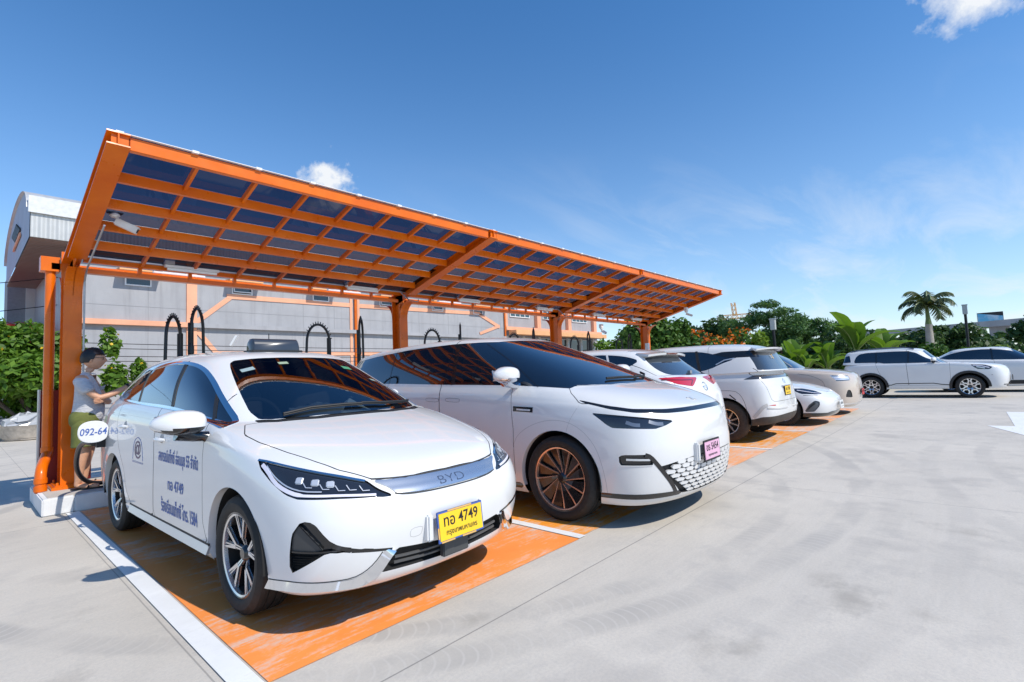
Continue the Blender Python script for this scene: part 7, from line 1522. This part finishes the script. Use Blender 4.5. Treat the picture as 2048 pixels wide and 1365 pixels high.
# ================================================================ THE MAN AT THE CHARGER
def skin_mesh(nodes, edges, level=2):
    """nodes {name: (xyz, radius or (rx, ry))}; first node is the root. Returns verts, faces of the grown surface"""
    names = list(nodes); me = bpy.data.meshes.new('s'); me.from_pydata([nodes[k][0] for k in names], [(names.index(a), names.index(b)) for a, b in edges], [])
    ob = bpy.data.objects.new('s', me); COL.objects.link(ob); sk = ob.modifiers.new('skin', 'SKIN'); sk.use_smooth_shade = True; sk.branch_smoothing = .6
    for i, k in enumerate(names):
        r = nodes[k][1]; v = me.skin_vertices[0].data[i]; v.radius = (r, r) if not isinstance(r, tuple) else r; v.use_root = (i == 0)
    sb = ob.modifiers.new('sub', 'SUBSURF'); sb.levels = level; sb.render_levels = level
    dg = bpy.context.evaluated_depsgraph_get(); m2 = bpy.data.meshes.new_from_object(ob.evaluated_get(dg)); vs = [tuple(v.co) for v in m2.vertices]; fs = [tuple(p.vertices) for p in m2.polygons]
    bpy.data.objects.remove(ob); bpy.data.meshes.remove(me); bpy.data.meshes.remove(m2); return vs, fs
def man():
    T = thing('person', 'man in a pale grey T-shirt and olive shorts beside the nearest orange post', 'person', (0, 0, 0))
    SK = simple('skin', (.58, .31, .19), .5, var=.10, vscale=20); t_ = SK
    n = {'pelvis': ((0, 0, .88), (.125, .105)), 'belly': ((.035, 0, 1.0), (.135, .125)), 'chest': ((.0, 0, 1.20), (.15, .115)), 'clav': ((-.01, 0, 1.315), (.12, .075)), 'neck': ((.02, 0, 1.385), .050), 'skull': ((.045, 0, 1.45), .048)}
    e = [('pelvis', 'belly'), ('belly', 'chest'), ('chest', 'clav'), ('clav', 'neck'), ('neck', 'skull')]
    for s, sg in (('L', 1), ('R', -1)):
        n.update({'hip'+s: ((0, sg*.085, .80), .088), 'thigh'+s: ((.015, sg*.095, .64), .075), 'knee'+s: ((.02, sg*.10, .46), .054), 'calf'+s: ((-.015, sg*.105, .33), .056), 'ankle'+s: ((-.03, sg*.105, .085), .034), 'heel'+s: ((-.045, sg*.105, .045), .034), 'ball'+s: ((.095, sg*.115, .03), .034), 'toe'+s: ((.155, sg*.12, .025), .024)})
        e += [('pelvis', 'hip'+s), ('hip'+s, 'thigh'+s), ('thigh'+s, 'knee'+s), ('knee'+s, 'calf'+s), ('calf'+s, 'ankle'+s), ('ankle'+s, 'heel'+s), ('heel'+s, 'ball'+s), ('ball'+s, 'toe'+s)]
    # right arm reaches forward to the car, left arm folded across the belly
    n.update({'shR': ((-.01, -.165, 1.30), .060), 'upR': ((.05, -.19, 1.17), .048), 'elR': ((.15, -.19, 1.055), .041), 'foR': ((.28, -.13, 1.12), .038), 'wrR': ((.42, -.07, 1.215), .026), 'paR': ((.475, -.045, 1.26), (.038, .018))})
    e += [('clav', 'shR'), ('shR', 'upR'), ('upR', 'elR'), ('elR', 'foR'), ('foR', 'wrR'), ('wrR', 'paR')]
    n.update({'shL': ((-.01, .165, 1.30), .060), 'upL': ((.06, .19, 1.17), .048), 'elL': ((.14, .16, 1.03), .042), 'foL': ((.19, .02, 1.01), .038), 'wrL': ((.185, -.11, 1.025), .026), 'paL': ((.165, -.175, 1.03), (.018, .038))})
    e += [('clav', 'shL'), ('shL', 'upL'), ('upL', 'elL'), ('elL', 'foL'), ('foL', 'wrL'), ('wrL', 'paL')]
    def fingers(s, base, fw, side, bend):
        b = Vector(base); f = Vector(fw).normalized(); sd = Vector(side).normalized(); bd = Vector(bend).normalized()
        for k, (o, l) in enumerate(((-.024, .060), (-.008, .070), (.008, .066), (.023, .052))):
            p0 = b+f*.030+sd*o; p1 = p0+f*l*.55+bd*.008; p2 = p1+f*l*.40+bd*.022
            n.update({'f%d%sa' % (k, s): (tuple(p0), .0105), 'f%d%sb' % (k, s): (tuple(p1), .0088), 'f%d%sc' % (k, s): (tuple(p2), .0072)}); e.extend([('pa'+s, 'f%d%sa' % (k, s)), ('f%d%sa' % (k, s), 'f%d%sb' % (k, s)), ('f%d%sb' % (k, s), 'f%d%sc' % (k, s))])
        p0 = b-f*.005-sd*.040; p1 = p0+f*.035-sd*.018; n.update({'t'+s+'a': (tuple(p0), .0115), 't'+s+'b': (tuple(p1), .0085)}); e.extend([('pa'+s, 't'+s+'a'), ('t'+s+'a', 't'+s+'b')])
    fingers('R', (.475, -.045, 1.26), (.8, .3, .55), (0, .5, -.8), (.3, .1, -.6)); fingers('L', (.165, -.175, 1.03), (-.15, -1, 0), (0, 0, -1), (-1, 0, -.1))
    vs, fs = skin_mesh(n, e); q = MB(); q.add(vs, fs)
    # head: egg with brow, nose, lips, chin and ears, leaning a little forward
    H0 = Vector((.062, 0, 1.535)); hv = []; hf = []; nu, nv = 40, 28
    for j in range(nv+1):
        b = -math.pi/2+math.pi*j/nv
        for i in range(nu):
            a = 2*math.pi*i/nu; x, y, z = math.cos(b)*math.cos(a), math.cos(b)*math.sin(a), math.sin(b)
            r = Vector((x*.098, y*.076, z*.122))
            if z < 0: r.y *= 1-.26*z*z; r.x *= 1-.10*z*z if x > 0 else 1-.42*z*z
            if x > 0:
                nose = math.exp(-((y/.16)**2))*math.exp(-(((z+.12)/.20)**2)); r.x += .024*nose
                r.x += .007*math.exp(-((y/.35)**2))*math.exp(-(((z+.46)/.07)**2))+.006*math.exp(-((y/.35)**2))*math.exp(-(((z+.58)/.07)**2))
                r.x += .012*math.exp(-((y/.4)**2))*math.exp(-(((z+.86)/.14)**2)); r.x += .006*math.exp(-(((z-.22)/.10)**2)); r.x -= .008*math.exp(-(((abs(y)-.36)/.14)**2))*math.exp(-(((z-.06)/.09)**2))
            hv.append(H0+r)
    for j in range(nv):
        for i in range(nu): hf.append((j*nu+i, j*nu+(i+1) % nu, (j+1)*nu+(i+1) % nu, (j+1)*nu+i))
    q.add(hv, hf)
    for sg in (1, -1):
        ev, ef = ellipsoid_mesh((H0.x-.012, sg*.078, H0.z-.005), (.018, .010, .032), 12, 8, 2.2); q.add(ev, ef)
    q.build('body', SK, T, smooth=True, angle=80)
    HAIR = simple('black_hair', (.010, .009, .009), .45, var=.4, vscale=60)
    hv = []; rr = np.random.default_rng(2)
    for j in range(15):
        b = -.35+(math.pi/2+.35)*j/14
        for i in range(32):
            a = 2*math.pi*i/32; x, y, z = math.cos(b)*math.cos(a), math.cos(b)*math.sin(a), math.sin(b); lim = .34 if x > .35 else (-.05 if x > -.15 else -.45)
            z2 = max(z, lim); k = 1.12+.02*rr.normal(); r = Vector((x*.102*k, y*.079*k, z2*.126*k)); 
            if z2 > z: kk = math.sqrt(max(.02, 1-z2*z2))/max(.05, math.sqrt(max(.02, 1-z*z))); r.x *= kk if kk < 1.2 else 1.2
            hv.append(H0+r+Vector((-.006, 0, .006)))
    hf = [(j*32+i, j*32+(i+1) % 32, (j+1)*32+(i+1) % 32, (j+1)*32+i) for j in range(14) for i in range(32)]
    q = MB(); q.add(hv, hf); q.build('hair', HAIR, T, smooth=True, angle=80)
    # glasses, watch, necklace
    q = MB(); ez = H0.z+.012
    for sg in (1, -1):
        ring = [(H0.x+.093, sg*.030+.020*math.cos(a), ez+.014*math.sin(a)) for a in [2*math.pi*k/14 for k in range(15)]]; q.tube(ring, .0026, 5)
        q.tube([(H0.x+.092, sg*.05, ez+.004), (H0.x+.05, sg*.077, ez+.004), (H0.x-.02, sg*.084, ez+.002)], .003, 5)
    q.tube([(H0.x+.098, -.010, ez), (H0.x+.098, .010, ez)], .0025, 5); q.build('glasses', M_BLACK, T)
    q = MB(); a = Vector((.385, -.085, 1.193)); d = Vector((.14, .06, .10)).normalized(); q.tube([a-d*.012, a+d*.012], .034, 14); q.build('watch', M_BLACK, T, smooth=True, angle=40)
    q = MB(); q.tube([(.02+.062*math.cos(a), .060*math.sin(a), 1.372-.018*math.cos(a)) for a in [2*math.pi*k/20 for k in range(21)]], .004, 5); q.build('necklace', M_SATIN, T)
    # T-shirt: hangs loose over the belly, short sleeves
    SH = MT('grey_tshirt'); c_ = SH.coord('Object'); w_ = SH.noise(SH.mapping(c_, (3, 3, 9)), 3.0, 4, .6, 1.2); SH.set(Base_Color=SH.mix(SH.ramp(w_, [(.35, 0.), (.7, 1.)]), (.48, .48, .50), (.56, .56, .58)), Roughness=.85); SH.bump(w_, .55, .03)
    n2 = {'hem2': ((.01, 0, .76), (.150, .150)), 'hem': ((.02, 0, .87), (.162, .155)), 'w': ((.035, 0, 1.00), (.158, .150)), 'c': ((.0, 0, 1.18), (.168, .132)), 's': ((-.012, 0, 1.315), (.15, .095)), 'col': ((.012, 0, 1.365), .070),
          'shR': ((-.012, -.165, 1.305), .086), 'slR': ((.045, -.195, 1.175), .076), 'eR': ((.075, -.198, 1.125), .078), 'shL': ((-.012, .165, 1.305), .086), 'slL': ((.045, .195, 1.175), .076), 'eL': ((.075, .198, 1.125), .078)}
    e2 = [('hem2', 'hem'), ('hem', 'w'), ('w', 'c'), ('c', 's'), ('s', 'col'), ('s', 'shR'), ('shR', 'slR'), ('slR', 'eR'), ('s', 'shL'), ('shL', 'slL'), ('slL', 'eL')]
    vs, fs = skin_mesh(n2, e2); q = MB(); q.add(vs, fs); q.build('tshirt', SH.m, T, smooth=True, angle=80)
    OL = simple('olive_cotton', (.125, .14, .032), .85, var=.2, vscale=14, bump=.3)
    q = MB(); v_, f_ = ellipsoid_mesh((.0, 0, .815), (.135, .178, .125), 24, 12, 2.6); q.add(v_, f_)
    for sg in (1, -1): q.tube([(.0, sg*.088, .84), (.002, sg*.092, .74), (.010, sg*.100, .62), (.016, sg*.106, .50), (.016, sg*.106, .495), (.012, sg*.104, .56)], [.080, .100, .106, .112, .104, .098], 20, cap=False)
    q.build('shorts', OL, T, smooth=True, angle=80)
    for sg in (1, -1):
        q = MB(); sole = smooth_poly([(-.09, -.042), (.17, -.052), (.20, 0), (.17, .05), (-.09, .042)], 2); q.prism([tuple(p) for p in sole], (0, sg*.112, -.002), (1, 0, 0), (0, 1, 0), (0, 0, .016)); q.tube([(.06, sg*.112-.055, .012), (.07, sg*.112, .068), (.06, sg*.112+.055, .012)], .009, 6); q.build('sandal', M_BLACK, T, smooth=True, angle=40)
    return T
P_ = man(); P_.location = (1.06, 7.90, .19); P_.rotation_euler.z = R(-20); P_.scale = (1.10, 1.10, .99)
